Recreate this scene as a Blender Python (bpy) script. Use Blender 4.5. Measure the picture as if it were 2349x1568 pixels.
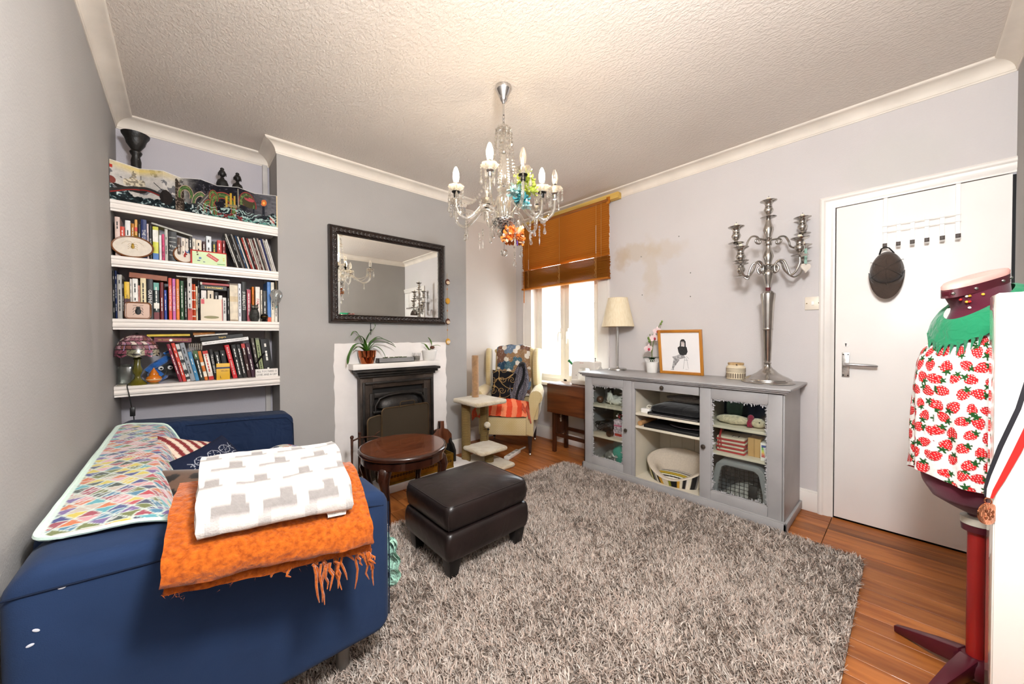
import bpy, bmesh, math, random
import numpy as np
from mathutils import Matrix, Vector, Euler
random.seed(7)
rng = np.random.default_rng(11)
PI = math.pi
for o in list(bpy.data.objects): bpy.data.objects.remove(o)
S = bpy.context.scene
C = S.collection

# ------------------------------------------------------------------ camera
CAMZ = 1.18
YAW, PITCH, ROLL = map(math.radians, (42.2725, -0.8599, -0.2512))
fw = Vector((math.sin(YAW)*math.cos(PITCH), math.cos(YAW)*math.cos(PITCH), math.sin(PITCH)))
rt = Vector((math.cos(YAW), -math.sin(YAW), 0)); up = rt.cross(fw)
r2 = rt*math.cos(ROLL)+up*math.sin(ROLL); u2 = -rt*math.sin(ROLL)+up*math.cos(ROLL)
cam = bpy.data.cameras.new('camera'); cam.sensor_width = 36; cam.sensor_fit = 'HORIZONTAL'
cam.lens = 827.976/2349*36; cam.clip_start = 0.02; cam.clip_end = 200
co = bpy.data.objects.new('camera', cam); C.objects.link(co)
mw = Matrix((r2, u2, -fw)).transposed().to_4x4(); mw.translation = (0, 0, CAMZ)
co.matrix_world = mw; S.camera = co

# ------------------------------------------------------------------ world, daylight, exposure
W = bpy.data.worlds.new('sky'); S.world = W; W.use_nodes = True
bg = W.node_tree.nodes['Background']; bg.inputs[0].default_value = (0.90, 0.95, 1.0, 1); bg.inputs[1].default_value = 8.5
def area_light(name, loc, rot, sx, sy, power, col=(1, 1, 1), portal=False, spread=PI):
    L = bpy.data.lights.new(name, 'AREA'); L.shape = 'RECTANGLE'; L.size = sx; L.size_y = sy
    L.energy = power; L.color = col; L.spread = spread
    if portal: L.cycles.is_portal = True
    o = bpy.data.objects.new(name, L); C.objects.link(o); o.location = loc; o.rotation_euler = rot
    return o
area_light('window_portal', (3.25, 2.585, 1.55), (0, PI/2, 0), 1.80, 0.93, 1, portal=True)
# added soft point light high above the camera, brightens the whole room evenly
fl = bpy.data.lights.new('added_fill_light', 'POINT'); fl.energy = 125; fl.shadow_soft_size = 0.14; fl.color = (0.97, 0.985, 1.0)
flo = bpy.data.objects.new('added_fill_light', fl); C.objects.link(flo); flo.location = (0.36, -0.04, 2.04)
S.view_settings.view_transform = 'Standard'; S.view_settings.look = 'None'
S.view_settings.gamma = 1; S.view_settings.use_curve_mapping = False
S.view_settings.exposure = 0.56
S.cycles.max_bounces = 10; S.cycles.diffuse_bounces = 6; S.cycles.transparent_max_bounces = 24
S.cycles.sample_clamp_indirect = 6; S.cycles.caustics_reflective = False; S.cycles.caustics_refractive = False
BULB_W = 2.6

# ------------------------------------------------------------------ materials
def lin(h):
    if isinstance(h, str):
        h = h.lstrip('#'); c = [int(h[i:i+2], 16)/255 for i in (0, 2, 4)]
    else: c = list(h)
    return tuple(x/12.92 if x <= .04045 else ((x+.055)/1.055)**2.4 for x in c)
MATS = {}
def newmat(name):
    m = bpy.data.materials.new(name); m.use_nodes = True
    nt = m.node_tree; b = nt.nodes['Principled BSDF']
    return m, nt, b
def N(nt, t, **k):
    n = nt.nodes.new(t)
    for a, v in k.items():
        if a.startswith('i_'): n.inputs[int(a[2:])].default_value = v
        else: setattr(n, a, v)
    return n
def coordv(nt, kind='Object', scale=None):
    tc = N(nt, 'ShaderNodeTexCoord'); out = tc.outputs[kind]
    if scale is not None:
        mp = N(nt, 'ShaderNodeMapping'); mp.inputs['Scale'].default_value = scale if hasattr(scale, '__len__') else (scale,)*3
        nt.links.new(out, mp.inputs[0]); out = mp.outputs[0]
    return out
def mixc(nt, fac, a, b, mode='MIX'):
    n = N(nt, 'ShaderNodeMix', data_type='RGBA', blend_type=mode)
    for i, v in ((0, fac), (6, a), (7, b)):
        if hasattr(v, 'links') or hasattr(v, 'is_linked'): nt.links.new(v, n.inputs[i])
        else: n.inputs[i].default_value = v if i == 0 else (*v[:3], 1)
    return n.outputs[2]
def ramp(nt, fac, stops):
    r = N(nt, 'ShaderNodeValToRGB'); nt.links.new(fac, r.inputs[0]); e = r.color_ramp.elements
    while len(e) < len(stops): e.new(.5)
    for k, (p, c) in enumerate(stops):
        e[k].position = p; e[k].color = (*c[:3], 1) if hasattr(c, '__len__') else (c, c, c, 1)
    return r.outputs[0]
def bumpn(nt, b, h, strength, dist=.01):
    n = N(nt, 'ShaderNodeBump'); n.inputs['Strength'].default_value = strength; n.inputs['Distance'].default_value = dist
    nt.links.new(h, n.inputs['Height']); nt.links.new(n.outputs[0], b.inputs['Normal'])
def mat(name, col, rough=.5, metal=0., var=.10, vs=6., bump=0., bs=60., spec=.5, coat=0., sheen=0., stretch=None, bdist=.01, emit=None, trans=0.):
    if name in MATS: return MATS[name]
    m, nt, b = newmat(name); c = lin(col)
    v = coordv(nt, 'Object', stretch)
    n = N(nt, 'ShaderNodeTexNoise'); n.inputs['Scale'].default_value = vs; n.inputs['Detail'].default_value = 4; nt.links.new(v, n.inputs[0])
    lo = tuple(max(0, x*(1-var*1.6)) for x in c); hi = tuple(min(1, x*(1+var*1.6)) for x in c)
    nt.links.new(ramp(nt, n.outputs[0], [(.3, lo), (.7, hi)]), b.inputs['Base Color'])
    b.inputs['Roughness'].default_value = rough; b.inputs['Metallic'].default_value = metal
    b.inputs['Specular IOR Level'].default_value = spec; b.inputs['Coat Weight'].default_value = coat
    b.inputs['Sheen Weight'].default_value = sheen; b.inputs['Transmission Weight'].default_value = trans
    if emit: b.inputs['Emission Color'].default_value = (*lin(emit[0]), 1); b.inputs['Emission Strength'].default_value = emit[1]
    if bump:
        n2 = N(nt, 'ShaderNodeTexNoise'); n2.inputs['Scale'].default_value = bs; n2.inputs['Detail'].default_value = 3; nt.links.new(v, n2.inputs[0])
        bumpn(nt, b, n2.outputs[0], bump, bdist)
    MATS[name] = m; return m
def wood(name, c1, c2, axis='y', scale=6., rough=.35, per_object=0., coat=0., bump=.1, dark=None):
    if name in MATS: return MATS[name]
    m, nt, b = newmat(name)
    st = {'x': (.10, 1, 1), 'y': (1, .10, 1), 'z': (1, 1, .10)}[axis]
    tc = N(nt, 'ShaderNodeTexCoord'); mp = N(nt, 'ShaderNodeMapping'); mp.inputs['Scale'].default_value = st
    nt.links.new(tc.outputs['Object'], mp.inputs[0])
    oi = N(nt, 'ShaderNodeObjectInfo'); add = N(nt, 'ShaderNodeVectorMath', operation='ADD')
    mul = N(nt, 'ShaderNodeVectorMath', operation='SCALE'); mul.inputs['Scale'].default_value = 37.
    cmb = N(nt, 'ShaderNodeCombineXYZ')
    for k in range(3): nt.links.new(oi.outputs['Random'], cmb.inputs[k])
    nt.links.new(cmb.outputs[0], mul.inputs[0]); nt.links.new(mp.outputs[0], add.inputs[0]); nt.links.new(mul.outputs[0], add.inputs[1])
    n = N(nt, 'ShaderNodeTexNoise'); n.inputs['Scale'].default_value = scale*6; n.inputs['Detail'].default_value = 6; n.inputs['Distortion'].default_value = .6
    nt.links.new(add.outputs[0], n.inputs[0])
    n2 = N(nt, 'ShaderNodeTexNoise'); n2.inputs['Scale'].default_value = scale*1.1; n2.inputs['Detail'].default_value = 3
    nt.links.new(add.outputs[0], n2.inputs[0])
    a, d = lin(c1), lin(c2)
    g = ramp(nt, n.outputs[0], [(.34, d), (.62, a)])
    dk = lin(dark) if dark else tuple(x*.45 for x in d)
    g = mixc(nt, ramp(nt, n2.outputs[0], [(.56, 0.), (.74, .75)]), g, dk)
    if per_object:
        hs = N(nt, 'ShaderNodeHueSaturation'); mr = N(nt, 'ShaderNodeMapRange')
        nt.links.new(oi.outputs['Random'], mr.inputs[0]); mr.inputs[3].default_value = 1-per_object; mr.inputs[4].default_value = 1+per_object
        nt.links.new(mr.outputs[0], hs.inputs['Value']); nt.links.new(g, hs.inputs['Color']); g = hs.outputs[0]
    nt.links.new(g, b.inputs['Base Color']); b.inputs['Roughness'].default_value = rough; b.inputs['Coat Weight'].default_value = coat
    if bump: bumpn(nt, b, n.outputs[0], bump, .004)
    MATS[name] = m; return m
def painted(name, rough=.7, bump=0., bs=300., spec=.3, sheen=0., metal=0., bdist=.003):
    """colour print laid on the mesh as a colour attribute"""
    if name in MATS: return MATS[name]
    m, nt, b = newmat(name); a = N(nt, 'ShaderNodeVertexColor', layer_name='Col')
    n = N(nt, 'ShaderNodeTexNoise'); n.inputs['Scale'].default_value = 90; nt.links.new(coordv(nt), n.inputs[0])
    nt.links.new(mixc(nt, 1., a.outputs[0], ramp(nt, n.outputs[0], [(.3, .88), (.7, 1.)]), 'MULTIPLY'), b.inputs['Base Color'])
    b.inputs['Roughness'].default_value = rough; b.inputs['Specular IOR Level'].default_value = spec
    b.inputs['Sheen Weight'].default_value = sheen; b.inputs['Metallic'].default_value = metal
    if bump:
        n2 = N(nt, 'ShaderNodeTexNoise'); n2.inputs['Scale'].default_value = bs; nt.links.new(coordv(nt), n2.inputs[0]); bumpn(nt, b, n2.outputs[0], bump, bdist)
    MATS[name] = m; return m
def glass(name, tint=(1, 1, 1), gloss=.25, rough=.02, body=.0, bodycol=(1, 1, 1)):
    """thin clear glass: see-through with a fresnel sheen"""
    if name in MATS: return MATS[name]
    m = bpy.data.materials.new(name); m.use_nodes = True; nt = m.node_tree; nt.nodes.clear()
    out = N(nt, 'ShaderNodeOutputMaterial'); tr = N(nt, 'ShaderNodeBsdfTransparent'); tr.inputs[0].default_value = (*tint, 1)
    gl = N(nt, 'ShaderNodeBsdfGlossy'); gl.inputs['Roughness'].default_value = rough
    lw = N(nt, 'ShaderNodeLayerWeight'); lw.inputs[0].default_value = .35
    mr = N(nt, 'ShaderNodeMapRange'); mr.inputs[3].default_value = gloss*.35; mr.inputs[4].default_value = min(1, gloss*2.2)
    nt.links.new(lw.outputs['Facing'], mr.inputs[0])
    mx = N(nt, 'ShaderNodeMixShader'); nt.links.new(mr.outputs[0], mx.inputs[0]); nt.links.new(tr.outputs[0], mx.inputs[1]); nt.links.new(gl.outputs[0], mx.inputs[2])
    last = mx
    if body:
        df = N(nt, 'ShaderNodeBsdfTranslucent'); df.inputs[0].default_value = (*bodycol, 1)
        m2 = N(nt, 'ShaderNodeMixShader'); m2.inputs[0].default_value = body; nt.links.new(mx.outputs[0], m2.inputs[1]); nt.links.new(df.outputs[0], m2.inputs[2]); last = m2
    nt.links.new(last.outputs[0], out.inputs[0]); MATS[name] = m; return m

# ------------------------------------------------------------------ mesh building
class MB:
    def __init__(s): s.v = []; s.f = []; s.c = []; s.M = None
    def add(s, vs, fs, M=None, col=None):
        k = len(s.v)
        for p in vs:
            p = Vector(p)
            if M is not None: p = M @ p
            if s.M is not None: p = s.M @ p
            s.v.append(tuple(p))
            if col is not None: s.c.append(col)
        s.f += [tuple(i+k for i in f) for f in fs]; return s
    def box(s, x0, x1, y0, y1, z0, z1, M=None):
        return s.add([(x, y, z) for x in (x0, x1) for y in (y0, y1) for z in (z0, z1)],
                     [(0, 1, 3, 2), (4, 6, 7, 5), (0, 4, 5, 1), (2, 3, 7, 6), (0, 2, 6, 4), (1, 5, 7, 3)], M)
    def cbox(s, c, d, M=None):
        return s.box(c[0]-d[0]/2, c[0]+d[0]/2, c[1]-d[1]/2, c[1]+d[1]/2, c[2]-d[2]/2, c[2]+d[2]/2, M)
    def tube(s, pts, r, seg=8, cap=True, closed=False, flat=1.):
        pts = [Vector(p) for p in pts]; n = len(pts); rs = r if hasattr(r, '__len__') else [r]*n
        vs = []; prev = None
        for i, p in enumerate(pts):
            a = pts[(i-1) % n] if closed or i else p; b = pts[(i+1) % n] if closed or i < n-1 else p
            t = (b-a).normalized() if (b-a).length > 1e-9 else Vector((0, 0, 1))
            if prev is None:
                u = t.orthogonal().normalized()
                if abs(t.z) < .9: u = t.cross(Vector((0, 0, 1))).normalized()
            else:
                u = prev-t*prev.dot(t); u = u.normalized() if u.length > 1e-6 else t.orthogonal().normalized()
            w = t.cross(u); prev = u
            for k in range(seg):
                q = 2*PI*k/seg; vs.append(p+u*math.cos(q)*rs[i]+w*math.sin(q)*rs[i]*flat)
        fs = []
        for i in range(n if closed else n-1):
            j = (i+1) % n
            for k in range(seg): fs.append((i*seg+k, i*seg+(k+1) % seg, j*seg+(k+1) % seg, j*seg+k))
        if cap and not closed: fs += [tuple(range(seg))[::-1], tuple((n-1)*seg+k for k in range(seg))]
        return s.add(vs, fs)
    def lathe(s, prof, seg=24, c=(0, 0, 0), M=None, sx=1., sy=1., cap=True, ripple=None):
        vs = []; fs = []; n = len(prof)
        for i, (r, z) in enumerate(prof):
            for k in range(seg):
                q = 2*PI*k/seg; rr = r*(1+(ripple(q, i) if ripple else 0)); vs.append((c[0]+rr*math.cos(q)*sx, c[1]+rr*math.sin(q)*sy, c[2]+z))
        for i in range(n-1):
            for k in range(seg): fs.append((i*seg+k, i*seg+(k+1) % seg, (i+1)*seg+(k+1) % seg, (i+1)*seg+k))
        if cap:
            if prof[0][0] > 1e-5: fs.append(tuple(range(seg))[::-1])
            if prof[-1][0] > 1e-5: fs.append(tuple((n-1)*seg+k for k in range(seg)))
        return s.add(vs, fs, M)
    def ball(s, c, r, seg=12, rings=8, sc=(1, 1, 1), M=None):
        vs = [(c[0], c[1], c[2]-r*sc[2])]; fs = []
        for i in range(1, rings):
            a = -PI/2+PI*i/rings
            for k in range(seg):
                q = 2*PI*k/seg; vs.append((c[0]+r*sc[0]*math.cos(a)*math.cos(q), c[1]+r*sc[1]*math.cos(a)*math.sin(q), c[2]+r*sc[2]*math.sin(a)))
        vs.append((c[0], c[1], c[2]+r*sc[2])); e = len(vs)-1
        for k in range(seg):
            fs.append((0, 1+(k+1) % seg, 1+k)); fs.append((e, 1+(rings-2)*seg+k, 1+(rings-2)*seg+(k+1) % seg))
        for i in range(rings-2):
            for k in range(seg): fs.append((1+i*seg+k, 1+i*seg+(k+1) % seg, 1+(i+1)*seg+(k+1) % seg, 1+(i+1)*seg+k))
        return s.add(vs, fs, M)
    def prism(s, poly, h0, h1, axis='z', M=None):
        n = len(poly)
        def P(a, b, h): return {'z': (a, b, h), 'y': (a, h, b), 'x': (h, a, b)}[axis]
        vs = [P(a, b, h0) for a, b in poly]+[P(a, b, h1) for a, b in poly]
        fs = [tuple(range(n))[::-1], tuple(range(n, 2*n))]+[(k, (k+1) % n, n+(k+1) % n, n+k) for k in range(n)]
        return s.add(vs, fs, M)
    def grid(s, nu, nv, fn, cfn=None, wrap=False):
        vs = []; cs = []
        for j in range(nv+1):
            for i in range(nu+(0 if wrap else 1)):
                vs.append(fn(i/nu, j/nv))
                if cfn: cs.append(cfn(i/nu, j/nv))
        w = nu if wrap else nu+1
        fs = [(j*w+i, j*w+(i+1) % w, (j+1)*w+(i+1) % w, (j+1)*w+i) for j in range(nv) for i in range(nu)]
        s.add(vs, fs); s.c += cs; return s
    def build(s, name, m, parent=None, smooth=None, bevel=0., seg=2, subsurf=0, loc=None, rot=None, fixn=True):
        me = bpy.data.meshes.new(name); me.from_pydata(s.v, [], s.f); me.validate()
        if fixn or bevel:
            b = bmesh.new(); b.from_mesh(me)
            if fixn: bmesh.ops.recalc_face_normals(b, faces=b.faces)
            if bevel:
                ed = [e for e in b.edges if len(e.link_faces) == 2 and e.calc_face_angle(0) > .5]
                bmesh.ops.bevel(b, geom=ed, offset=bevel, segments=seg, profile=.5, affect='EDGES', clamp_overlap=True)
            b.to_mesh(me); b.free()
        if s.c and len(s.c) == len(me.vertices):
            at = me.color_attributes.new('Col', 'FLOAT_COLOR', 'POINT')
            at.data.foreach_set('color', np.array([(*c[:3], 1.) for c in s.c], dtype=np.float32).ravel())
        if smooth is None: smooth = 40
        if smooth:
            me.polygons.foreach_set('use_smooth', [True]*len(me.polygons))
            if smooth < 180: me.set_sharp_from_angle(angle=math.radians(smooth))
        return link(name, me, m, parent, subsurf, loc, rot)
def link(name, me, m, parent=None, subsurf=0, loc=None, rot=None):
    o = bpy.data.objects.new(name, me); C.objects.link(o)
    if m is not None and not me.materials: me.materials.append(m)
    if parent is not None: o.parent = parent
    if loc is not None: o.location = loc
    if rot is not None: o.rotation_euler = rot
    if subsurf:
        md = o.modifiers.new('sub', 'SUBSURF'); md.levels = subsurf; md.render_levels = subsurf
    return o
def fastmesh(name, V, Q, m, parent=None, cols=None, smooth=True):
    """numpy vertices (n,3) and quads (k,4), optional colours (n,3)"""
    V = np.asarray(V, np.float32); Q = np.asarray(Q, np.int32); me = bpy.data.meshes.new(name)
    me.vertices.add(len(V)); me.vertices.foreach_set('co', V.ravel())
    me.loops.add(Q.size); me.loops.foreach_set('vertex_index', Q.ravel())
    me.polygons.add(len(Q)); me.polygons.foreach_set('loop_start', np.arange(0, Q.size, 4, dtype=np.int32))
    me.polygons.foreach_set('loop_total', np.full(len(Q), 4, np.int32)); me.update(); me.validate()
    if cols is not None:
        at = me.color_attributes.new('Col', 'FLOAT_COLOR', 'POINT')
        at.data.foreach_set('color', np.concatenate([cols, np.ones((len(cols), 1))], 1).astype(np.float32).ravel())
    if smooth: me.polygons.foreach_set('use_smooth', [True]*len(me.polygons))
    return link(name, me, m, parent)
def gridmesh(name, P, m, parent=None, cols=None, smooth=True, wrap=False):
    """P (nv,nu,3) array of points"""
    nv, nu = P.shape[:2]; i = np.arange(nu if wrap else nu-1); j = np.arange(nv-1); I, J = np.meshgrid(i, j)
    Q = np.stack([J*nu+I, J*nu+(I+1) % nu, (J+1)*nu+(I+1) % nu, (J+1)*nu+I], -1).reshape(-1, 4)
    return fastmesh(name, P.reshape(-1, 3), Q, m, parent, None if cols is None else cols.reshape(-1, 3), smooth)
def tag(o, label, cat, group=None):
    o['label'] = label; o['category'] = cat
    if group: o['group'] = group
    return o
def struct(o): o['kind'] = 'structure'; return o
def thing(name, label, cat, loc=(0, 0, 0), rotz=0., group=None):
    o = bpy.data.objects.new(name, None); C.objects.link(o); o.empty_display_size = .05
    o.location = loc; o.rotation_euler = (0, 0, rotz); return tag(o, label, cat, group)
def rotz(a): return Matrix.Rotation(a, 4, 'Z')
def T(x, y, z): return Matrix.Translation((x, y, z))
def euler(x=0, y=0, z=0, loc=(0, 0, 0)):
    m = Euler((x, y, z)).to_matrix().to_4x4(); m.translation = loc; return m
def copy_thing(o, **props):
    c = o.copy(); C.objects.link(c)
    for k, v in props.items(): c[k] = v
    for ch in o.children:
        d = ch.copy(); C.objects.link(d); d.parent = c
        for g in ch.children:
            e = g.copy(); C.objects.link(e); e.parent = d
    return c
TXT = {}
def text(s, parent, m, origin, u, v, length, height, name='lettering', center=True):
    """flat lettering: u is the reading direction, v the up direction of the letters, both in the parent's frame"""
    if s not in TXT:
        cu = bpy.data.curves.new('t', 'FONT'); cu.body = s; cu.resolution_u = 1; cu.align_x = 'LEFT'
        ob = bpy.data.objects.new('t', cu); C.objects.link(ob)
        dg = bpy.context.evaluated_depsgraph_get(); me = bpy.data.meshes.new_from_object(ob.evaluated_get(dg))
        bpy.data.objects.remove(ob); bpy.data.curves.remove(cu); co_ = np.empty(len(me.vertices)*3, np.float32); me.vertices.foreach_get('co', co_)
        TXT[s] = (me, co_.reshape(-1, 3).copy())
    me0, co_ = TXT[s]; me = me0.copy(); me.materials.clear(); me.materials.append(m)
    a, b = co_.min(0), co_.max(0); w, h = b[0]-a[0], b[1]-a[1]
    k = min(length/w, height/h) if not isinstance(height, tuple) else None
    kx, ky = (length/w, height[0]/h) if k is None else (k, k)
    U = Vector(u); V_ = Vector(v); p = (co_-(a+b)/2*np.array([1, 1, 0]))
    out = np.array(origin)[None]+p[:, :1]*kx*np.array(U)[None]+p[:, 1:2]*ky*np.array(V_)[None]
    me.vertices.foreach_set('co', out.astype(np.float32).ravel()); me.update()
    return link(name, me, None, parent)
def fbm(x, y, seed=0, octs=4):
    """cheap value noise for numpy arrays"""
    t = np.zeros_like(x, dtype=float); a = .5
    for o in range(octs):
        f = 2**o; X = x*f+seed*17.3+o*5.1; Y = y*f+seed*9.7+o*3.7; xi = np.floor(X).astype(int); yi = np.floor(Y).astype(int); fx = X-xi; fy = Y-yi
        fx = fx*fx*(3-2*fx); fy = fy*fy*(3-2*fy)
        def h(i, j): v = np.sin(i*127.1+j*311.7+seed*74.7)*43758.5453; return v-np.floor(v)
        t += a*((h(xi, yi)*(1-fx)+h(xi+1, yi)*fx)*(1-fy)+(h(xi, yi+1)*(1-fx)+h(xi+1, yi+1)*fx)*fy); a *= .5
    return t
def hsh(i, j, s=0):
    v = np.sin(i*127.1+j*311.7+s*74.7)*43758.5453; return v-np.floor(v)
# ================================================================== THE ROOM
XA, XC, YB, YL, YR, YD = -0.30, 3.107, 3.061, 3.362, 3.336, -0.357
X1, X2, ZB, ZT, ZC = 0.509, 2.15, 2.503, 2.563, 2.575
def wallmat(name, col, stains=(), bump=.25, rough=.75, var=.04, patch=None):
    m, nt, b = newmat(name); c = lin(col)
    v = coordv(nt, 'Object')
    n = N(nt, 'ShaderNodeTexNoise'); n.inputs['Scale'].default_value = 1.6; n.inputs['Detail'].default_value = 6; nt.links.new(v, n.inputs[0])
    g = ramp(nt, n.outputs[0], [(.3, tuple(x*(1-var) for x in c)), (.7, tuple(min(1, x*(1+var)) for x in c))])
    for (px, py, pz), (rx, ry, rz), sc, amt in stains:
        mp = N(nt, 'ShaderNodeMapping', vector_type='TEXTURE'); mp.inputs['Location'].default_value = (px, py, pz); mp.inputs['Scale'].default_value = (rx, ry, rz)
        nz = N(nt, 'ShaderNodeTexNoise'); nz.inputs['Scale'].default_value = 9; nz.inputs['Detail'].default_value = 5; nt.links.new(v, nz.inputs[0])
        ad = N(nt, 'ShaderNodeVectorMath', operation='MULTIPLY_ADD'); ad.inputs[1].default_value = (.22, .22, .22); nt.links.new(nz.outputs['Color'], ad.inputs[0]); nt.links.new(v, ad.inputs[2])
        sb = N(nt, 'ShaderNodeVectorMath', operation='SUBTRACT'); sb.inputs[1].default_value = (.11, .11, .11); nt.links.new(ad.outputs[0], sb.inputs[0])
        nt.links.new(sb.outputs[0], mp.inputs[0])
        gr = N(nt, 'ShaderNodeTexGradient', gradient_type='SPHERICAL'); nt.links.new(mp.outputs[0], gr.inputs[0])
        g = mixc(nt, ramp(nt, gr.outputs[1], [(.0, 0.), (.5, amt)]), g, lin(sc))
    nt.links.new(g, b.inputs['Base Color']); b.inputs['Roughness'].default_value = rough; b.inputs['Specular IOR Level'].default_value = .25
    n2 = N(nt, 'ShaderNodeTexNoise'); n2.inputs['Scale'].default_value = 130; n2.inputs['Detail'].default_value = 4; nt.links.new(v, n2.inputs[0])
    bumpn(nt, b, n2.outputs[0], bump, .004); MATS[name] = m; return m
GREY = '#a5a29f'
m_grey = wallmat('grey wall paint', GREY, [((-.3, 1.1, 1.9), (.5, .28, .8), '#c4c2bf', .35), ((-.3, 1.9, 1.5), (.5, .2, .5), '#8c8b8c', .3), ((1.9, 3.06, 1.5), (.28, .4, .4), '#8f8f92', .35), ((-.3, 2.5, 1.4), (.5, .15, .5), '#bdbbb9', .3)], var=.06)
m_lilac = wallmat('lilac grey wall paint', '#bfbbc1', var=.03)
m_pale = wallmat('pale lilac wall paint', '#cec9c8', [((3.107, 1.70, 1.955), (.4, .24, .09), '#bfad92', .42), ((3.107, 1.55, 1.78), (.4, .10, .34), '#c4b39a', .38), ((3.107, 1.85, 1.92), (.4, .10, .13), '#b59a74', .4),
               ((3.107, 1.40, 1.93), (.4, .2, .1), '#c6b49c', .35), ((3.107, .05, 2.2), (.4, .3, .2), '#c9c8c2', .4)], var=.03)
m_white_wall = wallmat('cream white wall paint', '#dcd4cd', [((2.6, 3.336, 1.9), (.5, .4, .9), '#d0c4b9', .4)], var=.03)
m_gloss = mat('white gloss paint', '#e9e4de', .32, var=.03, vs=3, bump=.05, bs=40)
m_cornice = mat('cornice paint', '#e4dbcf', .6, var=.05, vs=5, bump=.06, bs=60)

# floor with boards
m_sub = mat('sub floor', '#1d120b', .9)
floor = struct(MB().box(XA-.02, XC+.26, YD-.12, YL+.02, -.06, -.022).build('floor', m_sub))
m_board = wood('stained pine board', '#ab672f', '#874717', 'y', 5., .48, .16, coat=.06, bump=.15, dark='#5a2f12')
rb = random.Random(3); x = XA
while x < XC-.005:
    w = rb.uniform(.098, .118); x1 = min(x+w, XC)
    cuts = [YD]+([.328] if x1 > 2.2 else [rb.uniform(.9, 1.5)])+([rb.uniform(2.3, 2.9)] if rb.random() < .3 else [])+[YL]
    for a, b_ in zip(cuts[:-1], cuts[1:]):
        lz = rb.uniform(-.0012, 0)
        MB().box(-(x1-x)/2+.0016, (x1-x)/2-.0016, 0, b_-a-.003, -.022, lz).build('floorboard', m_board, floor, smooth=0, bevel=.0012, seg=1, loc=((x+x1)/2, a, 0))
    x = x1
# walls
def wall(name, m, *boxes):
    b = MB()
    for q in boxes: b.box(*q)
    return struct(b.build(name, m, smooth=0))
wall('wall_left', m_grey, (XA-.1, XA, YD-.1, YL+.1, -.02, ZC+.1))
wall('wall_near', m_grey, (XA, XC, YD-.1, YD, -.02, ZC+.1))
wall('wall_back_left', m_lilac, (XA, X1+.05, YL, YL+.1, -.02, ZC+.1))
wall('wall_back', m_grey, (X1, X2, YB, YL+.1, -.02, ZC+.1))
wall('wall_back_right', m_white_wall, (X2, XC, YR, YR+.12, -.02, ZC+.1))
WY0, WY1, WZ0, WZ1 = 2.11, 3.06, .655, 2.47
DY0, DY1, DZ = YD, .324, 1.995
wall_r = wall('wall_right', m_pale, (XC, XC+.22, WY1, YR+.12, -.02, ZC+.1), (XC, XC+.22, WY0, WY1, -.02, WZ0), (XC, XC+.22, WY0, WY1, WZ1, ZC+.1),
     (XC, XC+.22, DY1, WY0, -.02, ZC+.1), (XC, XC+.22, YD-.1, DY1, DZ, ZC+.1))
m_ceil, nt, b = newmat('textured ceiling paint'); v = coordv(nt)
n = N(nt, 'ShaderNodeTexNoise'); n.inputs['Scale'].default_value = 1.3; n.inputs['Detail'].default_value = 5; nt.links.new(v, n.inputs[0])
nt.links.new(ramp(nt, n.outputs[0], [(.3, lin('#d6ccc2')), (.7, lin('#dfd6cd'))]), b.inputs['Base Color']); b.inputs['Roughness'].default_value = .8
v2 = coordv(nt, 'Object', (1, .55, 1)); n2 = N(nt, 'ShaderNodeTexNoise'); n2.inputs['Scale'].default_value = 90; n2.inputs['Detail'].default_value = 4; n2.inputs['Roughness'].default_value = .6; nt.links.new(v2, n2.inputs[0])
bumpn(nt, b, ramp(nt, n2.outputs[0], [(.42, 0.), (.62, 1.)]), .45, .005); b.inputs['Specular IOR Level'].default_value = .35; b.inputs['Roughness'].default_value = .6
struct(MB().box(XA, XC, YD, YL, ZC, ZC+.1).build('ceiling', m_ceil, smooth=0))

# cove cornice, one length per wall, mitred
PER = [(XA, YD), (XA, YL), (X1, YL), (X1, YB), (X2, YB), (X2, YR), (XC, YR), (XC, YD)]
def offs(i, o):
    n_ = len(PER); p0, p, p2 = PER[i-1], PER[i], PER[(i+1) % n_]
    def nrm(a, b_):  # interior lies to the right of the direction of travel
        d = (b_[0]-a[0], b_[1]-a[1]); l = math.hypot(*d); return (d[1]/l, -d[0]/l)
    n1, n2_ = nrm(p0, p), nrm(p, p2); return (p[0]+o*(n1[0]+n2_[0]), p[1]+o*(n1[1]+n2_[1]))
prof = [(0, ZB-.004), (.004, ZB-.004), (.005, ZB+.004)]+[(.008+.062*(1-math.cos(a)), ZB+.006+.052*math.sin(a)) for a in np.linspace(0, PI/2, 9)]+[(.076, ZT), (.079, ZT+.004), (.079, ZC)]
for i in range(len(PER)):
    j = (i+1) % len(PER); vs = []; fs = []; k = len(prof)
    for o, z in prof: vs.append((*offs(i, o), z))
    for o, z in prof: vs.append((*offs(j, o), z))
    fs = [(a, a+1, k+a+1, k+a) for a in range(k-1)]
    struct(MB().add(vs, fs).build('trim_%d' % (i+1), m_cornice, smooth=35))
# skirting boards
def skirt(name, x0, x1, y0, y1, h=.14):
    struct(MB().box(x0, x1, y0, y1, 0, h-.012).box(x0+(.006 if x1-x0 < .05 else 0), x1, y0+(.006 if y1-y0 < .05 else 0), y1, h-.012, h).build(name, m_gloss, bevel=.003))
skirt('baseboard_right', XC-.018, XC, .40, YR)
skirt('baseboard_back_right', X2+.018, XC-.018, YR-.018, YR, .15)
skirt('baseboard_back', 1.905, X2, YB-.018, YB, .15)
skirt('baseboard_back_left', XA, X1, YL-.018, YL)
skirt('baseboard_chimney', X1, .876, YB-.018, YB, .15)
skirt('baseboard_left', XA-.004, XA+.014, YD, YL-.018)
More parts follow.
